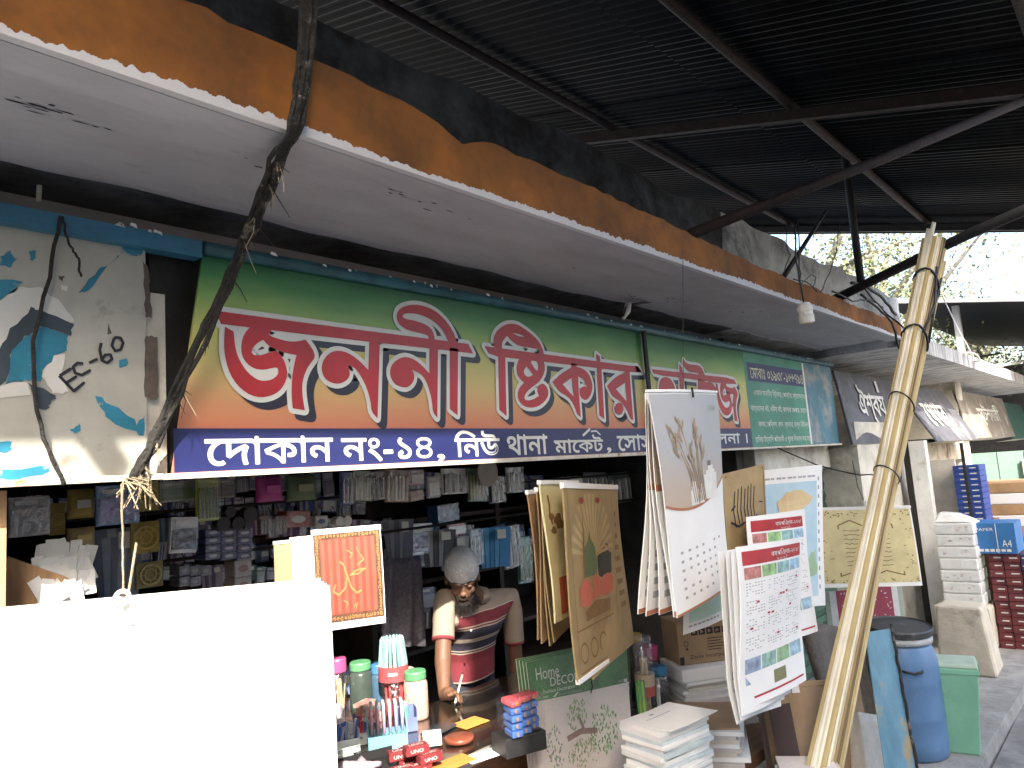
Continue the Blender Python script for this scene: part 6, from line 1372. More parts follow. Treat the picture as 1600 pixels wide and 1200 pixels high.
pile(0, 0, 0.30, 0.24, 15, 0.015, [paper, solid((0.60, 0.50, 0.38), 0.8), solid((0.64, 0.62, 0.60), 0.8), film], "paper bundle in the fanned stack at the bench front", rad(38), 0.30, Vector((2.74, 1.22, 0)), 0.02, "paper_bundle", "paper bundle", "paper bundles fanned at the bench front")
pile(0, 0, 0.28, 0.22, 13, 0.016, [solid((0.62, 0.58, 0.55), 0.8), paper, solid((0.58, 0.50, 0.40), 0.8)], "paper bundle in the stack left of the dark boards", rad(30), 0.30, Vector((3.02, 1.22, 0)), 0.02, "paper_bundle", "paper bundle", "paper bundles left of the dark boards")
q = MB(wood); q.box(2.45, 3.22, 1.06, 1.39, 0.0, 0.30); tag(q.build("low_crate"), "low wooden crate carrying the fanned paper bundles", "crate")
def bjar(u, v, Y, r, h, body, lid, label, fill=None, lidh=0.2):
    c = at(u, v, Y); 
    return jar_at(c, r, h, body, lid, label, fill, lidh)
def jar_at(c, r, h, body, lid, label, fill=None, lidh=0.2):
    t = thing("jar", label, "jar", c)
    q = MB(body); q.lathe(c, [(r * 0.9, 0.0), (r, 0.006), (r, h * (1 - lidh) * 0.95), (r * 0.9, h * (1 - lidh))], 22); q.build("body", t, smooth=True)
    q = MB(lid); q.lathe(c, [(r * 0.95, h * (1 - lidh) + 0.001), (r * 1.02, h * (1 - lidh) + 0.004), (r * 1.02, h - 0.004), (r * 0.9, h), (0.001, h + 0.001)], 22); q.build("lid", t)
    if fill:
        rnd = random.Random(int(c.x * 1000))
        for k in range(fill[1]):
            a = rnd.uniform(0, 6.28); rr_ = r * 0.62 * math.sqrt(rnd.random()); q = MB(fill[0]); q.tube([c + Vector((rr_ * math.cos(a), rr_ * math.sin(a), 0.01)), c + Vector((rr_ * math.cos(a + .3), rr_ * math.sin(a + .3), h * 0.72))], 0.0045, 5); q.build("stick", t)
    return t
jb = thing("jar_stand", "dark wooden stand behind the mosque calendar carrying the jars", "stand", (3.0, 1.95, 0.505)); q = MB(dkwood); q.box(2.85, 3.24, 1.98, 2.065, 0.505, 0.66); q.build("stand_body", jb)
q = MB(dkwood); q.box(2.85, 3.20, 1.86, 1.975, 0.505, 0.62); q.build("front_step", jb)
jar_at(Vector((2.98, 1.92, 0.621)), 0.044, 0.36, cj, cj, "tall clear jar of pencils beside the mosque calendar", (stk, 12), 0.08)
q = MB(solid((0.42, 0.10, 0.09))); q.lathe(Vector((2.98, 1.92, 0.72)), [(0.0445, 0), (0.0455, 0.001), (0.0455, 0.04), (0.0445, 0.041)], 22); q.use(solid((0.5, 0.40, 0.28))); q.lathe(Vector((2.98, 1.92, 0.762)), [(0.0445, 0), (0.0455, 0.001), (0.0455, 0.05), (0.0445, 0.051)], 22); q.build("paper_band", bpy.data.objects["jar.004"] if "jar.004" in bpy.data.objects else None)
jar_at(Vector((3.09, 1.915, 0.621)), 0.040, 0.20, cj, solid((0.05, 0.20, 0.36), 0.4), "clear jar with a blue lid in front of the pink lidded one", (paper, 8), 0.2)
jar_at(Vector((3.19, 2.022, 0.661)), 0.046, 0.22, dj, pinkl, "dark jar with a pink lid left of the brown carton", None, 0.3)
jar_at(Vector((3.07, 2.022, 0.661)), 0.040, 0.30, dj, solid((0.45, 0.28, 0.03), 0.4), "dark jar with a yellow lid in the shadow behind", None, 0.12)
for k in range(6):
    q = MB(solid([(0.10, 0.40, 0.16), (0.55, 0.55, 0.10), (0.12, 0.30, 0.20)][k % 3], 0.4)); x = 2.888 + 0.014 * (k % 3); q.tube([(x, 1.885 + 0.02 * (k // 3), 0.622), (x + 0.004, 1.89 + 0.02 * (k // 3), 0.80)], 0.006, 6); tag(q.build("highlighter"), "green or yellow highlighter standing by the tall pencil jar", "pen", "highlighters by the pencil jar")

# ================================================================== the shopkeeper
skin = mat("brown_skin", (0.15, 0.075, 0.045), 0.55, 0.12, 14, bump=0.06)
hairm = mat("black_beard", (0.018, 0.012, 0.010), 0.7, 0.3, 40, bump=0.6)
capm = mat("white_knit_cap", (0.55, 0.57, 0.60), 0.85, 0.06, 30, bump=0.5, fine=160)
tan = mat("tan_jersey", (0.30, 0.24, 0.19), 0.9, 0.12, 60, bump=0.2)
pants = mat("dark_trousers", (0.03, 0.03, 0.045), 0.9, 0.2, 20)
def shirt_material():
    m = mat("striped_jersey", (0.3, 0.24, 0.19), 0.9, 0.1, 60, bump=0.2)
    nt = m.node_tree; N = nt.nodes; L = nt.links; b = N["Principled BSDF"]
    tc = N.new("ShaderNodeTexCoord"); sp = N.new("ShaderNodeSeparateXYZ"); L.new(tc.outputs["Object"], sp.inputs[0])
    nz = N.new("ShaderNodeTexNoise"); nz.inputs["Scale"].default_value = 5; L.new(tc.outputs["Object"], nz.inputs["Vector"])
    a = N.new("ShaderNodeMath"); a.operation = 'MULTIPLY_ADD'; L.new(nz.outputs[0], a.inputs[0]); a.inputs[1].default_value = 0.02; L.new(sp.outputs[2], a.inputs[2])
    mr = N.new("ShaderNodeMapRange"); L.new(a.outputs[0], mr.inputs[0]); mr.inputs[1].default_value = 0.61; mr.inputs[2].default_value = 1.21
    rp_ = N.new("ShaderNodeValToRGB"); rp_.color_ramp.interpolation = 'CONSTANT'; L.new(mr.outputs[0], rp_.inputs[0])
    TAN, MAR, NAV, LIN = (0.30, 0.24, 0.19, 1), (0.20, 0.028, 0.04, 1), (0.045, 0.04, 0.065, 1), (0.50, 0.42, 0.34, 1)
    z = lambda v: (v - 0.60) / 0.6
    E_ = rp_.color_ramp.elements; E_[0].position = 0; E_[0].color = NAV; E_[1].position = 0.999; E_[1].color = TAN
    for v, c in ((0.668, LIN), (0.676, MAR), (0.823, LIN), (0.830, NAV), (0.837, LIN), (0.845, NAV), (0.891, LIN), (0.916, NAV), (0.970, LIN), (0.977, MAR), (0.983, LIN), (0.990, MAR), (1.046, LIN), (1.052, TAN)):
        e = E_.new(min(0.998, z(v))); e.color = c
    sx_ = N.new("ShaderNodeVectorMath"); sx_.operation = 'DOT_PRODUCT'; sx_.name = "sleeve_axis"; L.new(tc.outputs["Object"], sx_.inputs[0])
    of = N.new("ShaderNodeMath"); of.operation = 'SUBTRACT'; of.name = "sleeve_offset"; L.new(sx_.outputs["Value"], of.inputs[0])
    ab = N.new("ShaderNodeMath"); ab.operation = 'ABSOLUTE'; L.new(of.outputs[0], ab.inputs[0])
    gt = N.new("ShaderNodeMath"); gt.operation = 'GREATER_THAN'; gt.name = "sleeve_edge"; L.new(ab.outputs[0], gt.inputs[0])
    mx = N.new("ShaderNodeMix"); mx.data_type = 'RGBA'; L.new(gt.outputs[0], mx.inputs[0]); L.new(rp_.outputs[0], mx.inputs[6]); mx.inputs[7].default_value = TAN
    L.new(mx.outputs[2], b.inputs["Base Color"])
    return m
def remeshed(name, mb, voxel, parent, m, smooth_it=3):
    o = mb.build("tmp_" + name, parent)
    md = o.modifiers.new("r", 'REMESH'); md.mode = 'VOXEL'; md.voxel_size = voxel; md.use_smooth_shade = True
    me = bpy.data.meshes.new_from_object(o.evaluated_get(bpy.context.evaluated_depsgraph_get()))
    bm = bmesh.new(); bm.from_mesh(me)
    for _ in range(smooth_it): bmesh.ops.smooth_vert(bm, verts=bm.verts[:], factor=0.5, use_axis_x=True, use_axis_y=True, use_axis_z=True)
    for f in bm.faces: f.smooth = True
    bm.to_mesh(me); bm.free()
    me.materials.clear(); me.materials.append(m)
    for p_ in me.polygons: p_.material_index = 0
    old = o.data; bpy.data.objects.remove(o); bpy.data.meshes.remove(old)
    n_ = bpy.data.objects.new(name, me); me.name = name; COL.objects.link(n_); n_.parent = parent; WLOC[n_.name] = WLOC[parent.name]
    return n_
def ball(mb, c, r, s=(1, 1, 1), M=None, n=14):
    c = Vector(c); R3 = M or Matrix.Identity(3)
    prof = [(max(0.0006, r * math.sin(math.pi * k / 10)), -r * math.cos(math.pi * k / 10)) for k in range(11)]
    D3 = R3 @ Matrix.Diagonal(s)
    mb.lathe(c, prof, n, D3)
def limb(mb, P, R, n=14):
    mb.tube(P, R, n)
    for p_, r_ in zip(P, R): ball(mb, p_, r_ * 0.99)
MY = 2.52
man = thing("person", "shopkeeper in a white cap and striped jersey, bent over the counter writing", "person", (2.9, 3.0, 0.0))
man["label"] = "shopkeeper in white cap and striped jersey bent over the counter, writing"
DY = 0.33
shR, shL = at(694, 938, 2.50 + DY), at(800, 934, 2.60 + DY)
elR, wrR = at(692, 1034, 2.42 + DY), at(694, 1086, 2.335 + DY)
elL, wrL = at(806, 1040, 2.62 + DY), at(812, 1118, 2.42 + DY)
hipc = Vector((2.97, 3.06, 0.78)); chest = (shR + shL) / 2 + Vector((0.0, 0.05, -0.12)); neck = (shR + shL) / 2 + Vector((-0.02, -0.01, 0.035))
headc = at(722, 902, 2.44 + DY)
HR = CT - 0.002
# head frame: bowed and turned a little to his right
fwd = Vector((-0.62, -0.66, -0.46)).normalized(); upv = Vector((-0.32, -0.33, 0.89)); upv = (upv - fwd * upv.dot(fwd)).normalized(); rt = fwd.cross(upv).normalized()
HM = Matrix((rt, fwd, upv)).transposed()
Hp = lambda x, y, z: headc + HM @ Vector((x, y, z))
body = MB(skin)
ball(body, Hp(0, -0.008, 0.025), 0.1, (0.80, 0.97, 0.95), HM); ball(body, Hp(0, 0.028, -0.045), 0.07, (0.82, 0.85, 1.05), HM)
ball(body, Hp(0, 0.085, -0.012), 0.018, (0.8, 1.0, 1.9), HM); ball(body, Hp(0, 0.100, -0.032), 0.016, (1.2, 0.8, 0.8), HM)
for sx in (-1, 1):
    ball(body, Hp(sx * 0.033, 0.070, 0.012), 0.022, (1.2, 0.7, 0.45), HM); ball(body, Hp(sx * 0.042, 0.058, -0.035), 0.024, (0.9, 0.8, 0.8), HM)
    ball(body, Hp(sx * 0.082, -0.01, -0.012), 0.03, (0.35, 0.7, 1.05), HM)
ball(body, Hp(0, 0.088, -0.062), 0.02, (1.25, 0.6, 0.4), HM); ball(body, Hp(0, 0.085, -0.074), 0.018, (1.15, 0.6, 0.45), HM)
limb(body, [neck + Vector((0, 0.02, -0.04)), Hp(0, -0.03, -0.06)], [0.062, 0.058])
limb(body, [shR, elR, wrR], [0.040, 0.041, 0.027]); limb(body, [shL, elL, wrL], [0.040, 0.042, 0.028])
limb(body, [hipc, chest + Vector((0, 0, -0.02)), neck + Vector((0, .02, -.05))], [0.10, 0.09, 0.05])
for sx in (-1, 1): limb(body, [hipc + Vector((sx * 0.085, 0.02, 0)), Vector((2.97 + sx * 0.10, 3.05, 0.43)), Vector((2.97 + sx * 0.11, 3.09, 0.10))], [0.085, 0.06, 0.042]); limb(body, [Vector((2.97 + sx * 0.11, 3.09, 0.05)), Vector((2.95 + sx * 0.13, 2.90, 0.035))], [0.045, 0.03])
# right hand: writing grip
palm = Vector((wrR.x - 0.01, wrR.y - 0.045, HR + 0.042)); limb(body, [wrR, palm], [0.027, 0.031])
tipP = Vector((palm.x - 0.022, palm.y - 0.055, HR + 0.002))
pen_dir = Vector((0.50, 0.18, 0.60)).normalized(); grip = tipP + pen_dir * 0.045
limb(body, [palm + Vector((-0.02, -0.012, 0.004)), palm + Vector((-0.035, -0.035, 0.006)), grip + Vector((-0.006, 0.0, 0.012))], [0.0115, 0.0095, 0.008], 8)   # thumb from the side of the palm
for k, (dx, ln) in enumerate(((0.0, 1.0), (0.014, 1.06), (0.027, 1.0), (0.039, 0.85))):
    k0 = palm + Vector((-0.010 + dx, -0.028, 0.010 - 0.004 * k)); k1 = k0 + Vector((-0.004, -0.026 * ln, 0.004 - 0.008 * k)); k2 = (grip + Vector((0.006, -0.004, 0.004)) if k == 0 else k1 + Vector((-0.006, -0.010, -0.022 * ln)))
    if k2.z < HR + 0.007: k2.z = HR + 0.007
    limb(body, [k0, k1, k2], [0.0115, 0.0095, 0.0078], 8)
# left hand: flat on the counter
palmL = Vector((wrL.x - 0.03, wrL.y - 0.07, HR + 0.022)); limb(body, [wrL, palmL], [0.027, 0.030])
for k, (dx, dy) in enumerate(((-0.048, -0.06), (-0.024, -0.082), (0.002, -0.084), (0.026, -0.070))):
    k0 = palmL + Vector((dx * 0.55, -0.018, 0.006)); k1 = palmL + Vector((dx * 0.9, dy * 0.65, 0.010)); k2 = palmL + Vector((dx, dy, -0.012)); limb(body, [k0, k1, k2], [0.0115, 0.0095, 0.008], 8)
limb(body, [palmL + Vector((-0.022, 0.006, 0)), palmL + Vector((-0.052, -0.012, -0.004)), palmL + Vector((-0.066, -0.034, -0.012))], [0.012, 0.0105, 0.0085], 8)
remeshed("body", body, 0.0052, man, skin, 2)
# jersey
sm = shirt_material(); j = MB(sm)
jc = [hipc + Vector((0, 0, -0.10)), hipc + Vector((-0.005, -0.01, 0.06)), chest + Vector((0, 0.0, -0.04)), chest + Vector((0, 0, 0.075)), neck + Vector((0, 0.02, -0.045))]
ax = (shL - shR); ax.z = 0; ang = math.atan2(ax.y, ax.x); Rz = Matrix.Rotation(ang, 3, 'Z')
hw = ax.length / 2
prev = None
loft = [(hipc + Vector((0, 0, -0.12)), 0.168, 0.125), (hipc + Vector((0, -0.01, 0.0)), 0.168, 0.125), (hipc.lerp(chest, 0.45), 0.168, 0.12), (chest + Vector((0, 0, -0.03)), 0.18, 0.12), (chest + Vector((0, 0, 0.05)), hw + 0.012, 0.118), (chest + Vector((0, 0, 0.10)), hw + 0.005, 0.095), (chest + Vector((0, 0, 0.135)), hw * 0.62, 0.075), (neck + Vector((0, 0.02, -0.01)), 0.072, 0.066)]
for c_, rx_, ry_ in loft:
    ring = j.pts([c_ + Rz @ Vector((rx_ * math.copysign(abs(math.cos(a)) ** 0.8, math.cos(a)), ry_ * math.copysign(abs(math.sin(a)) ** 0.8, math.sin(a)), 0)) for a in [2 * math.pi * k / 24 for k in range(24)]])
    if prev is None: j.face([ring + k for k in reversed(range(24))])
    else:
        for k in range(24): j.face((prev + k, prev + (k + 1) % 24, ring + (k + 1) % 24, ring + k))
    prev = ring
j.face([prev + k for k in range(24)])
for s_, e_, o_ in ((shR, elR, shL), (shL, elL, shR)):
    d = e_ - s_; j.tube([chest + (s_ - o_) * 0.25 + Vector((0, 0, .10)), s_ + Vector((0, 0, 0.004)), s_ + d * 0.20, s_ + d * 0.45, s_ + d * 0.66], [0.072, 0.056, 0.057, 0.055, 0.057], 18)
axn = ax.normalized(); NN = sm.node_tree.nodes; NN["sleeve_axis"].inputs[1].default_value = tuple(axn); NN["sleeve_offset"].inputs[1].default_value = ((chest - WLOC[man.name]) * 1.0).dot(axn); NN["sleeve_edge"].inputs[1].default_value = hw - 0.062
jer = remeshed("jersey", j, 0.010, man, sm, 4)
for s_, e_, r0 in ((shR, elR, 0.0635), (shL, elL, 0.0635)):
    d = (e_ - s_); q = MB(solid((0.20, 0.03, 0.04), 0.9)); q.tube([s_ + d * 0.625, s_ + d * 0.665], [r0 * 0.89, r0 * 0.90], 20); q.build("cuff_stripe", jer, smooth=True)
q = MB(tan); q.tube([neck + Vector((0, 0.02, -0.03)), neck + Vector((-0.006, 0.012, 0.012))], [0.078, 0.070], 18); q.build("collar", man, smooth=True)
q = MB(whp); ball(q, at(736, 985, 2.70), 0.006); q.build("button", man, smooth=True)
# trousers
q = MB(pants)
for sx in (-1, 1): limb(q, [hipc + Vector((sx * 0.08, 0.02, -0.03)), Vector((2.97 + sx * 0.10, 3.05, 0.43)), Vector((2.97 + sx * 0.11, 3.09, 0.09))], [0.105, 0.082, 0.07])
ball(q, hipc + Vector((0, 0.01, -0.05)), 0.15, (1.1, .85, .7)); remeshed("trousers", q, 0.012, man, pants, 3)
# cap, beard, brows, eyes
q = MB(capm)
prof = [(0.0915, -0.002), (0.0945, 0.004), (0.0955, 0.03), (0.093, 0.055), (0.083, 0.080), (0.062, 0.098), (0.035, 0.107), (0.001, 0.110)]
Mc = HM @ Matrix.Rotation(rad(-16), 3, 'X') @ Matrix.Diagonal((0.90, 1.06, 1.0)); q.lathe(Hp(0, -0.012, 0.040), prof, 32, Mc); cp = q.build("cap", man, smooth=True)
q = MB(capm); q.tube([Hp(0, -0.012, 0.040) + Mc @ Vector((0.094 * math.cos(k * math.pi / 16), 0.094 * math.sin(k * math.pi / 16), 0.003)) for k in range(33)], 0.0045, 6, cap=False); q.build("cap_hem", cp, smooth=True)
q = MB(hairm)
for x, y, z, r_, s_ in ((0, 0.055, -0.112, 0.045, (1.05, .8, 1.0)), (-0.045, 0.03, -0.085, 0.032, (.6, 1, 1.2)), (0.045, 0.03, -0.085, 0.032, (.6, 1, 1.2)), (-0.066, 0.0, -0.045, 0.024, (.5, 1, 1.5)), (0.066, 0.0, -0.045, 0.024, (.5, 1, 1.5)), (0, 0.045, -0.15, 0.03, (1.1, .7, 1.2)), (-0.03, 0.05, -0.13, 0.026, (1, .8, 1)), (0.03, 0.05, -0.13, 0.026, (1, .8, 1))): ball(q, Hp(x, y, z), r_, s_, HM)
bd = remeshed("beard", q, 0.007, man, hairm, 1)
q = MB(hairm); rnd = random.Random(14)
for k in range(420):
    a = rnd.uniform(-1.35, 1.35); st = Hp(0.062 * math.sin(a), 0.018 + 0.05 * math.cos(a), -0.085 - 0.05 * rnd.random() * math.cos(a)); d = (HM @ Vector((0.5 * math.sin(a), 0.35 * math.cos(a), -0.5)) + Vector((rnd.gauss(0, .3), rnd.gauss(0, .3), -0.6))).normalized(); L_ = rnd.uniform(0.025, 0.065)
    cv = Vector((rnd.gauss(0, .012), rnd.gauss(0, .012), 0)); q.tube([st, st + d * L_ * .5 + cv, st + d * L_ + cv * 0.4], [0.0013, 0.001, 0.0004], 3, cap=False)
for sx in (-1, 1):
    for k in range(26): st = Hp(sx * (0.016 + 0.034 * k / 26), 0.089 - 0.014 * (k / 26) ** 2, 0.022 + 0.006 * math.sin(k * .12)); q.tube([st, st + HM @ Vector((sx * .008, .001, rnd.uniform(-.002, .004)))], [0.0012, 0.0005], 3, cap=False)
for k in range(60): x = rnd.uniform(-.034, .034); st = Hp(x, 0.098 - 8 * x * x, -0.050); q.tube([st, st + HM @ Vector((x * .2, .002, -0.011))], [0.0012, 0.0005], 3, cap=False)
o = q.build("beard_strands", man); o["kind"] = "stuff"
for sx in (-1, 1):
    q = MB(solid((0.5, 0.48, 0.45), 0.3)); ball(q, Hp(sx * 0.033, 0.076, -0.002), 0.0115, (1, .8, .55), HM); ey = q.build("eye", man, smooth=True)
    q = MB(black); ball(q, Hp(sx * 0.033, 0.0845, -0.005), 0.004, (1, .5, 1), HM); q.build("pupil", ey, smooth=True)
    q = MB(skin); ball(q, Hp(sx * 0.033, 0.0775, 0.001), 0.0132, (1.05, .9, .62), HM); q.build("eyelid", ey, smooth=True)
pn = thing("pen", "pale pen held in the shopkeeper's right hand over the counter", "pen", tipP)
q = MB(solid((0.62, 0.58, 0.48), 0.35)); q.tube([tipP + pen_dir * 0.012, tipP + pen_dir * 0.145], 0.0048, 10); q.build("barrel", pn, smooth=True)
q = MB(black); q.tube([tipP, tipP + pen_dir * 0.0118], [0.0008, 0.0042], 8); q.build("nib", pn); q = MB(black); q.tube([tipP + pen_dir * 0.1452, tipP + pen_dir * 0.156], [0.0048, 0.003], 8); q.build("cap_end", pn)

# ================================================================== right of the stall
# --- tied bundle of picture frame mouldings
mb_t = thing("moulding_bundle", "tall tied bundle of cream and gold picture frame mouldings leaning on the roof strut", "moulding bundle", (3.05, 1.28, 0.0))
topc = at(1462, 378, 0.84); botc = at(1289, 1200, 1.22)
dirb = (topc - botc).normalized(); ext = botc - dirb * (botc.z / dirb.z)
side = dirb.cross(Vector((0, 1, 0))).normalized(); fro = side.cross(dirb).normalized()
mcols = [(0.50, 0.42, 0.24), (0.72, 0.68, 0.56), (0.30, 0.21, 0.08), (0.76, 0.75, 0.70), (0.44, 0.35, 0.17), (0.15, 0.11, 0.06), (0.62, 0.55, 0.38)]
mm_ = [mat("moulding_%d" % i, c, 0.4, 0.12, 6, metal=0.3 if i % 2 else 0.1) for i, c in enumerate(mcols)]
rnd = random.Random(21)
def waist(t): return 0.72 + 0.5 * abs(t - 0.52) ** 1.2 * 1.5
lay = []
for r_ in range(4):
    for c_ in range(7): lay.append((c_ - 3 + rnd.uniform(-.12, .12), r_ - 1.5 + rnd.uniform(-.12, .12)))
for k, (cx, cy) in enumerate(lay):
    q = MB(mm_[(k * 3 + (k // 7) * 2 + rnd.randrange(3)) % 7]); t1 = 1.0 + rnd.uniform(-0.022, 0.014); tw = rnd.uniform(-.01, .01)
    prof = [(-0.012, -0.007), (0.012, -0.007), (0.012, 0.003), (0.006, 0.001), (0.004, 0.011), (-0.004, 0.0105), (-0.006, 0.002), (-0.012, 0.006)]
    prev = None; N_ = 7
    for i in range(N_):
        t = i / (N_ - 1) * t1; c = ext.lerp(topc, t)
        o = side * (cx * 0.031 * waist(t) + tw * t) - fro * (cy * 0.0195 * waist(t))
        ring = q.pts([c + o + side * x - fro * y for x, y in prof])
        if prev is not None:
            for j in range(8): q.face((prev + j, prev + (j + 1) % 8, ring + (j + 1) % 8, ring + j))
        else: q.face([ring + j for j in range(8)])
        prev = ring
    q.face([prev + j for j in reversed(range(8))]); q.build("moulding_strip", mb_t)
for v_, tl, m_, r_ in ((630, 0, sooty, 0.004), (742, 0, black, 0.0035), (530, 1, black, 0.006), (445, 1, black, 0.007)):
    t = (at(1400, v_, 1.0).z - ext.z) / (topc.z - ext.z); t = max(0.05, min(0.97, t)); c = ext.lerp(topc, t); w_ = 0.122 * waist(t) + 0.006
    q = MB(m_); q.tube([c + side * (w_ * math.cos(a * 0.35)) - fro * (0.052 * math.sin(a * 0.35) * (1.1 if tl else 1)) + dirb * (0.02 * math.sin(a * 0.7) * tl) for a in range(19)], r_, 6); q.build("tie", mb_t, smooth=True)
q = MB(black)
cA = ext.lerp(topc, 0.93); cB = ext.lerp(topc, 0.80)
for sd in (-1, 1): q.tube([cA + side * 0.05 * sd - fro * 0.05, cA.lerp(cB, 0.5) - fro * 0.062, cB - side * 0.05 * sd - fro * 0.05], 0.007, 6)
q.build("cross_tie", mb_t, smooth=True)

# --- cardboard sheets, cloths, painted tin sheet
cb = thing("cardboard_box", "tall flattened brown cardboard box leaning under the year calendar", "cardboard box", at(1260, 1200, 1.36))
def slabq(mb, TL, TR, BL, BR, th, bul=None, nu=6, nv=6):
    S = sheet4(TL, TR, BL, BR, bul); mb.slab(lambda a, b: S(a, b, 0), lambda a, b: S(a, b, -th), nu, nv); return S
def drop_to_floor(u, v, Y, z=0.0):
    p_ = at(u, v, Y); return Vector((p_.x, p_.y, z))
q = MB(card); a_, b_ = at(1217, 1076, 1.42), at(1345, 1066, 1.30); Sc = slabq(q, a_, b_, Vector((a_.x - 0.03, a_.y - 0.05, 0.0)), Vector((b_.x - 0.03, b_.y - 0.05, 0.0)), 0.05, lambda a, b: 0.01 * math.sin(a * 4 + b * 3)); q.build("front_panel", cb)
q = MB(card); q.slab(lambda a, b: Sc(0.02 + 0.96 * a, -0.035 + 0.033 * b, -0.005), lambda a, b: Sc(0.02 + 0.96 * a, -0.035 + 0.033 * b, -0.012), 4, 1); q.build("flap", cb)
q = MB(solid((0.22, 0.12, 0.08)))
for P in ([(0.28, 0.62), (0.36, 0.61), (0.42, 0.58)], [(0.30, 0.48), (0.34, 0.42), (0.38, 0.47), (0.44, 0.43)], [(0.40, 0.50), (0.46, 0.49)]): stroke2d(q, P, 0.006, Fof(Sc, 0.0012))
q.build("scrawl", cb)
q = MB(paper); patch(q, Sc, 0.12, 0.2, -0.09, 0.03, 0.003, 1, 1); q.build("paper_tag", cb)
for k in range(3):
    q = MB(solid((0.075, 0.05, 0.045) if k != 1 else (0.15, 0.10, 0.06), 0.6)); u0 = 1182 + 11 * k
    a_, b_ = at(u0, 1085 + 10 * k, 1.455 - 0.018 * k), at(u0 + 30, 1078 + 10 * k, 1.435 - 0.018 * k)
    slabq(q, a_, b_, Vector((a_.x, a_.y - 0.06, 0)), Vector((b_.x, b_.y - 0.06, 0)), 0.012)
    tag(q.build("dark_board"), "dark brown board standing on edge left of the tall cardboard box", "board", "dark boards standing by the cardboard box")
cloth_b = mat("brown_check_cloth", (0.085, 0.07, 0.06), 0.9, 0.3, 40, bump=0.3, sheen=0.3)
q = MB(cloth_b); a_, b_ = at(1252, 968, 1.68), at(1345, 985, 1.55)
slabq(q, a_, b_, Vector((a_.x - 0.02, a_.y - 0.1, 0.0)), Vector((b_.x, b_.y - 0.1, 0.0)), 0.03, lambda a, b: 0.03 * math.sin(a * 9 + 2 * b) * (0.3 + b) + 0.05 * b, 16, 12)
tag(q.build("draped_cloth", smooth=True), "dark brown checked cloth draped down behind the tall cardboard box", "cloth")
sack = mat("white_sack_cloth", (0.55, 0.52, 0.46), 0.9, 0.12, 12, bump=0.3)
q = MB(sack); a_, b_ = at(1340, 1112, 1.28), at(1376, 1118, 1.24)
slabq(q, a_, b_, Vector((a_.x - 0.18, a_.y - 0.06, 0.0)), Vector((b_.x + 0.10, b_.y - 0.08, 0.0)), 0.12, lambda a, b: 0.03 * math.sin(a * 8 + b) * b, 14, 10)
tag(q.build("cloth_sack", smooth=True), "crumpled off-white cloth sack at the foot of the moulding bundle", "sack")
ps = thing("painted_tin_sheet", "worn blue and yellow painted tin sheet with twisted rod edge, leaning beside the drum", "tin sheet", at(1410, 1250, 1.0))
worn = mat("blue_yellow_enamel", (0.10, 0.24, 0.33), 0.5, 0.2, 6, stain=(0.36, 0.25, 0.09), stain_scale=3.0, stain_lo=0.5, stain_hi=0.6, bump=0.1)
q = MB(worn); TLp, TRp = at(1352, 988, 1.16), at(1391, 982, 1.13); BRp = at(1432, 1205, 1.02); d_ = (BRp - TRp).normalized(); BRp = TRp + d_ * ((TRp.z) / -d_.z); BLp = BRp + (TLp - TRp) * 1.15; BLp.z = 0.0
slabq(q, TLp, TRp, BLp, BRp, 0.004, None, 4, 8); q.build("sheet", ps)
q = MB(sooty); q.tube(jitter_line([TRp + Vector((0, -0.006, 0.02)), TRp.lerp(BRp, 0.5) + Vector((0, -0.006, 0)), BRp + Vector((0, -0.006, 0.008))], 40, 0.0025, 5), 0.007, 6); q.build("twisted_rod", ps, smooth=True)
Sp = sheet4(TLp, TRp, BLp, BRp); q = MB(whp); put_text(q, "কেট", Fof(Sp, 0.002), 0.30, 0.14, 0.85, 0.20); q.build("lettering", ps)

# --- blue drum
dc = Vector((4.83, 1.33, 0.0)); R_ = 0.185; H_ = 0.70
dr = thing("plastic_drum", "blue plastic drum with black clamp lid and side handle on the plinth", "drum", dc)
drum_m = mat("blue_drum_plastic", (0.10, 0.20, 0.37), 0.42, 0.12, 3, stain=(0.30, 0.34, 0.40), stain_scale=2.5, stain_lo=0.55, stain_hi=0.8)
q = MB(drum_m); q.lathe(dc, [(0.0, 0.004), (R_ * 0.9, 0.0), (R_ * 0.99, 0.02), (R_, 0.07), (R_ * 1.012, 0.09), (R_, 0.11), (R_, 0.20), (R_ * 1.015, 0.215), (R_ * 1.015, 0.235), (R_, 0.25), (R_, 0.40), (R_ * 1.012, 0.415), (R_, 0.43), (R_ * 0.995, 0.50), (R_ * 0.96, 0.555), (R_ * 0.88, 0.60), (R_ * 0.85, 0.625)], 40); q.build("body", dr, smooth=True)
q = MB(solid((0.42, 0.44, 0.46), 0.5)); q.lathe(dc, [(R_ * 0.86, 0.623), (R_ * 0.92, 0.626), (R_ * 0.94, 0.645), (R_ * 0.92, 0.662), (R_ * 0.8, 0.664)], 40); q.build("collar", dr, smooth=True)
Ml = Matrix.Rotation(rad(4), 3, 'X') @ Matrix.Rotation(rad(-3), 3, 'Y')
q = MB(mat("black_lid_plastic", (0.03, 0.033, 0.037), 0.5, 0.2, 8, stain=(0.16, 0.16, 0.16), stain_scale=3)); q.lathe(dc + Vector((0, 0, 0.69)), [(0.0, -0.01), (R_ * 0.94, -0.012), (R_ * 0.985, -0.005), (R_ * 0.985, 0.022), (R_ * 0.95, 0.03), (R_ * 0.92, 0.022), (0.0, 0.026)], 40, Ml); q.build("lid", dr, smooth=False)
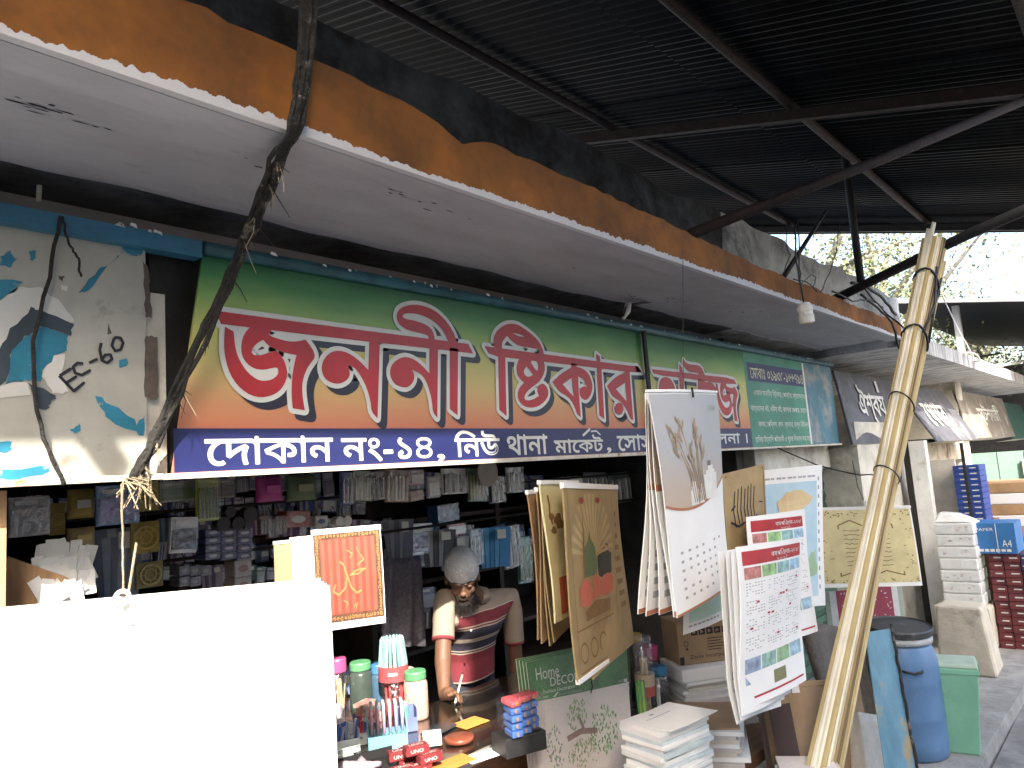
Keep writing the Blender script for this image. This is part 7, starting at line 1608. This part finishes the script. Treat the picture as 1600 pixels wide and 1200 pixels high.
for sg in (0, 1):
    an = math.atan2(-1.33, -4.83) + 0.25 + sg * math.pi; c = dc + Vector((math.cos(an) * R_ * 0.99, math.sin(an) * R_ * 0.99, 0.50)); tg_ = Vector((-math.sin(an), math.cos(an), 0)); ou = Vector((math.cos(an), math.sin(an), 0))
    q = MB(black); q.tube([c - tg_ * 0.05, c - tg_ * 0.045 + ou * 0.02, c + ou * 0.026 - Vector((0, 0, 0.01)), c + tg_ * 0.045 + ou * 0.02, c + tg_ * 0.05], 0.007, 6); q.build("handle", dr, smooth=True)

# --- green bin
gc = Vector((5.0, 1.13, 0.0)); gb = thing("waste_bin", "pale green rectangular bin with flat lid beside the blue drum", "bin", gc)
binm = mat("pale_green_plastic", (0.20, 0.45, 0.31), 0.4, 0.10, 4, stain=(0.36, 0.55, 0.44), stain_scale=3)
Mz = Matrix.Rotation(rad(12), 3, 'Z')
def rr(w_, d_, z): return [gc + Mz @ Vector((sx * w_ / 2, sy * d_ / 2, 0)) + Vector((0, 0, z)) for sx, sy in ((-1, -1), (1, -1), (1, 1), (-1, 1))]
q = MB(binm); q.hexa(rr(0.155, 0.20, 0.0) + rr(0.225, 0.285, 0.45)); bevel(q.build("body", gb), 0.012, 3)
q = MB(binm); q.hexa(rr(0.235, 0.295, 0.445) + rr(0.235, 0.295, 0.478)); bevel(q.build("rim", gb), 0.006, 2)
q = MB(mat("bin_lid_plastic", (0.36, 0.47, 0.38), 0.45, 0.15, 5, stain=(0.5, 0.5, 0.44), stain_scale=3)); q.hexa(rr(0.228, 0.288, 0.479) + rr(0.215, 0.275, 0.505)); bevel(q.build("lid", gb), 0.008, 2)
q = MB(black); c = gc + Mz @ Vector((0.0, -0.1485, 0)) + Vector((0, 0, 0.462)); q.obox(c, (0.10, 0.004, 0.014), rad(12)); q.build("latch", gb)

# --- plaster block, wrapped bundle, post, stacks in front of the next shop
blkm = mat("plaster_block", (0.50, 0.46, 0.38), 0.9, 0.15, 5, bump=0.3, stain=(0.33, 0.29, 0.24), stain_scale=4)
q = MB(blkm); q.hexa([(6.58, 1.17, 0), (6.95, 1.18, 0), (6.95, 1.56, 0), (6.58, 1.56, 0), (6.60, 1.22, 0.50), (6.9, 1.24, 0.50), (6.9, 1.53, 0.50), (6.60, 1.53, 0.51)]); tag(bevel(q.build("plaster_block"), 0.03, 3), "cream plastered block standing behind the drum and bin", "block")
q = MB(mat("white_post_paint", (0.70, 0.71, 0.70), 0.6, 0.1, 6, stain=(0.45, 0.43, 0.4), stain_scale=5)); q.box(7.90, 8.02, 1.735, 1.872, 0, 1.80); tag(q.build("shutter_post"), "white painted steel post between the two shop fronts", "post")
q = MB(blackpipe); q.box(7.90, 7.98, 1.876, 1.93, 0, 1.80); tag(q.build("shutter_rail"), "dark shutter rail against the white painted post", "rail")
wb = thing("wrapped_paper_bundle", "tall plastic wrapped bundle of white paper packs beside the white post", "paper bundle", Vector((7.55, 1.49, 0.36)))
for k in range(7):
    q = MB(film); z = 0.365 + k * 0.1; e = 0.006 * (k % 2); q.hexa([(7.40, 1.335 + e, z), (7.72, 1.335 + e, z), (7.72, 1.64 - e, z), (7.40, 1.64 - e, z), (7.40, 1.335 + e, z + 0.098), (7.72, 1.335 + e, z + 0.098), (7.72, 1.64 - e, z + 0.098), (7.40, 1.64 - e, z + 0.098)]); bevel(q.build("pack", wb), 0.016, 3)
q = MB(film); q.hexa([(7.40, 1.34, 1.066), (7.72, 1.34, 1.066), (7.72, 1.64, 1.066), (7.40, 1.64, 1.066), (7.46, 1.46, 1.14), (7.60, 1.46, 1.14), (7.60, 1.60, 1.155), (7.46, 1.60, 1.155)]); bevel(q.build("gathered_top", wb), 0.02, 3)
q = MB(mat("soft_pink_print", (0.55, 0.45, 0.48), 0.6, 0.2, 9)); rnd = random.Random(4)
for k in range(22):
    y, z = rnd.uniform(1.36, 1.61), 0.41 + 0.1 * rnd.randrange(7) + rnd.uniform(-.02, .02); q.poly(rough([(y, z), (y + .02, z), (y + .02, z + .014), (y, z + .012)], 0.003, 2, k), (), lambda a, b: Vector((7.3985, a, b)))
q.build("flower_print", wb)
q = MB(blkm); q.box(7.36, 7.80, 1.30, 1.72, 0, 0.362); tag(bevel(q.build("masonry_ledge"), 0.02, 2), "low masonry ledge under the wrapped paper bundle", "ledge")
maroon = mat("maroon_box_card", (0.13, 0.025, 0.03), 0.55, 0.15, 6); navyb = mat("navy_box_card", (0.035, 0.03, 0.085), 0.55, 0.15, 6); bluebox = mat("blue_box_card", (0.02, 0.055, 0.26), 0.45, 0.15, 6)
def stack_box(x0, x1, y0, y1, z0, z1, m, label, group, marks=2, name="stationery_box", wide=0.6):
    t = thing(name, label, "box", ((x0 + x1) / 2, (y0 + y1) / 2, z0), group)
    q = MB(m); q.box(x0, x1, y0, y1, z0, z1 - 0.002); bevel(q.build("carton", t), 0.002, 1)
    q = MB(whp); zc = (z0 + z1) / 2
    for j in range(marks):
        ya = y0 + (y1 - y0) * (0.12 + 0.8 * j / marks); yb = ya + (y1 - y0) * wide / marks; q.quad((x0 - 0.0015, yb, zc - 0.005), (x0 - 0.0015, ya, zc - 0.005), (x0 - 0.0015, ya, zc + 0.005), (x0 - 0.0015, yb, zc + 0.005))
    q.build("printed_label", t)
ORD = ("bottom", "second", "third", "fourth", "fifth", "sixth", "seventh", "eighth", "ninth", "tenth", "eleventh", "twelfth")
for col, (ya, yb, m_, nm_) in enumerate(((1.185, 1.288, maroon, "maroon box in the stack beside the wrapped bundle"), (1.062, 1.180, maroon, "maroon box in the middle stack of lettered boxes"), (0.86, 1.055, navyb, "navy lined box in the stack at the frame's edge"))):
    for k in range(12):
        z0 = 0.002 + 0.0655 * k; stack_box(7.55 + 0.008 * ((k * 7 + col) % 3), 7.92, ya, yb, z0, z0 + 0.065, m_, "%s, %s from the ground" % (nm_, ORD[k]), "lettered boxes stacked next door", 1 if col < 2 else 2, wide=0.5 if col < 2 else 0.85)
q = MB(wood); q.box(8.0, 8.45, 1.30, 1.72, 0, 1.018); tag(q.build("shop_cabinet"), "plain cabinet under the tall blue box stack", "cabinet")
for k in range(10):
    z0 = 1.02 + 0.052 * k; stack_box(8.02, 8.35, 1.335, 1.55, z0, z0 + 0.0515, bluebox, "blue box in the tall stack on the cabinet, %s from the bottom" % ORD[k], "blue boxes stacked next door", 2, wide=0.5)
t = thing("paper_carton", "blue carton of A4 paper on top of the maroon boxes", "carton", (7.7, 1.2, 0.79))
q = MB(mat("blue_carton", (0.03, 0.15, 0.38), 0.5, 0.1, 6)); q.box(7.52, 7.9, 1.06, 1.375, 0.792, 1.05); bevel(q.build("carton", t), 0.003, 1)
FX = lambda y, z, l=0: Vector((7.5185 - l, 2.435 - y, z))
q = MB(whp); put_text(q, "A4", FX, 1.27, 0.85, 1.34, 0.91); put_text(q, "PAPER", FX, 1.09, 0.985, 1.22, 1.01)
for j in range(6): q.quad(FX(1.10 + 0.04 * j, 0.81), FX(1.13 + 0.04 * j, 0.81), FX(1.13 + 0.04 * j, 0.832), FX(1.10 + 0.04 * j, 0.832))
q.quad(FX(1.235, 0.80), FX(1.241, 0.80), FX(1.241, 1.045), FX(1.235, 1.045)); q.build("lettering", t)
for k, (m_, lab) in enumerate(((kraft, "brown"), (paper, "white"), (kraft, "brown"), (paper, "white"), (solid((0.55, 0.25, 0.18)), "pink"))):
    z0 = 1.235 - 0.105 * k; q = MB(m_); q.box(8.60, 9.3, 0.80 + 0.01 * (k % 2), 1.46, z0, z0 + 0.102); tag(bevel(q.build("paper_ream"), 0.008, 2), "%s paper ream pile, %s from the top, beside the blue boxes" % (lab, ("first", "second", "third", "fourth", "fifth")[k]), "paper ream", "reams piled next door")
t = thing("ream_table", "plain wooden table carrying the paper reams next door", "table", (9.0, 1.1, 0)); q = MB(wood); q.box(8.58, 9.35, 0.78, 1.50, 0.76, 0.81); q.build("table_top", t)
for x, y in ((8.62, 0.82), (8.62, 1.42), (9.26, 0.82), (9.26, 1.42)): q = MB(wood); q.box(x, x + 0.05, y, y + 0.05, 0, 0.759); q.build("leg", t)
t = thing("door_leaf", "pale green door leaf standing behind the paper reams", "door leaf", (10.0, 1.6, 0)); gl = solid((0.20, 0.32, 0.27), 0.6, stain=(0.45, 0.40, 0.28), stain_scale=2)
for k in range(3): q = MB(gl); q.box(9.8, 9.84, 0.95 + 0.25 * k, 1.19 + 0.25 * k, 0, 1.62); q.build("panel", t)
q = MB(oldwash); q.box(9.76, 9.80, 1.20, 1.215, 1.3, 1.52); q.build("notice", t)
q = MB(oldwash); q.box(8.2, 8.24, 1.56, 1.98, 1.02, 1.6); tag(q.build("plaster_screen"), "grey plastered screen behind the blue boxes", "screen")
q = MB(blackpipe); q.box(7.96, 7.99, 1.43, 1.455, 0.0, 1.75); tag(q.build("shop_pole"), "thin dark pole in front of the tall blue box stack", "pole")

# printed marks are one flat print each
for o in bpy.data.objects:
    if o.type == 'MESH' and o.parent and any(w_ in o.name for w_ in ("print", "lettering", "ornament", "calligraphy", "flakes", "handwriting", "painted_figure", "scrawl", "marks", "letter_", "banner", "curve_border")) and "sheet" not in o.name:
        o["kind"] = "stuff"
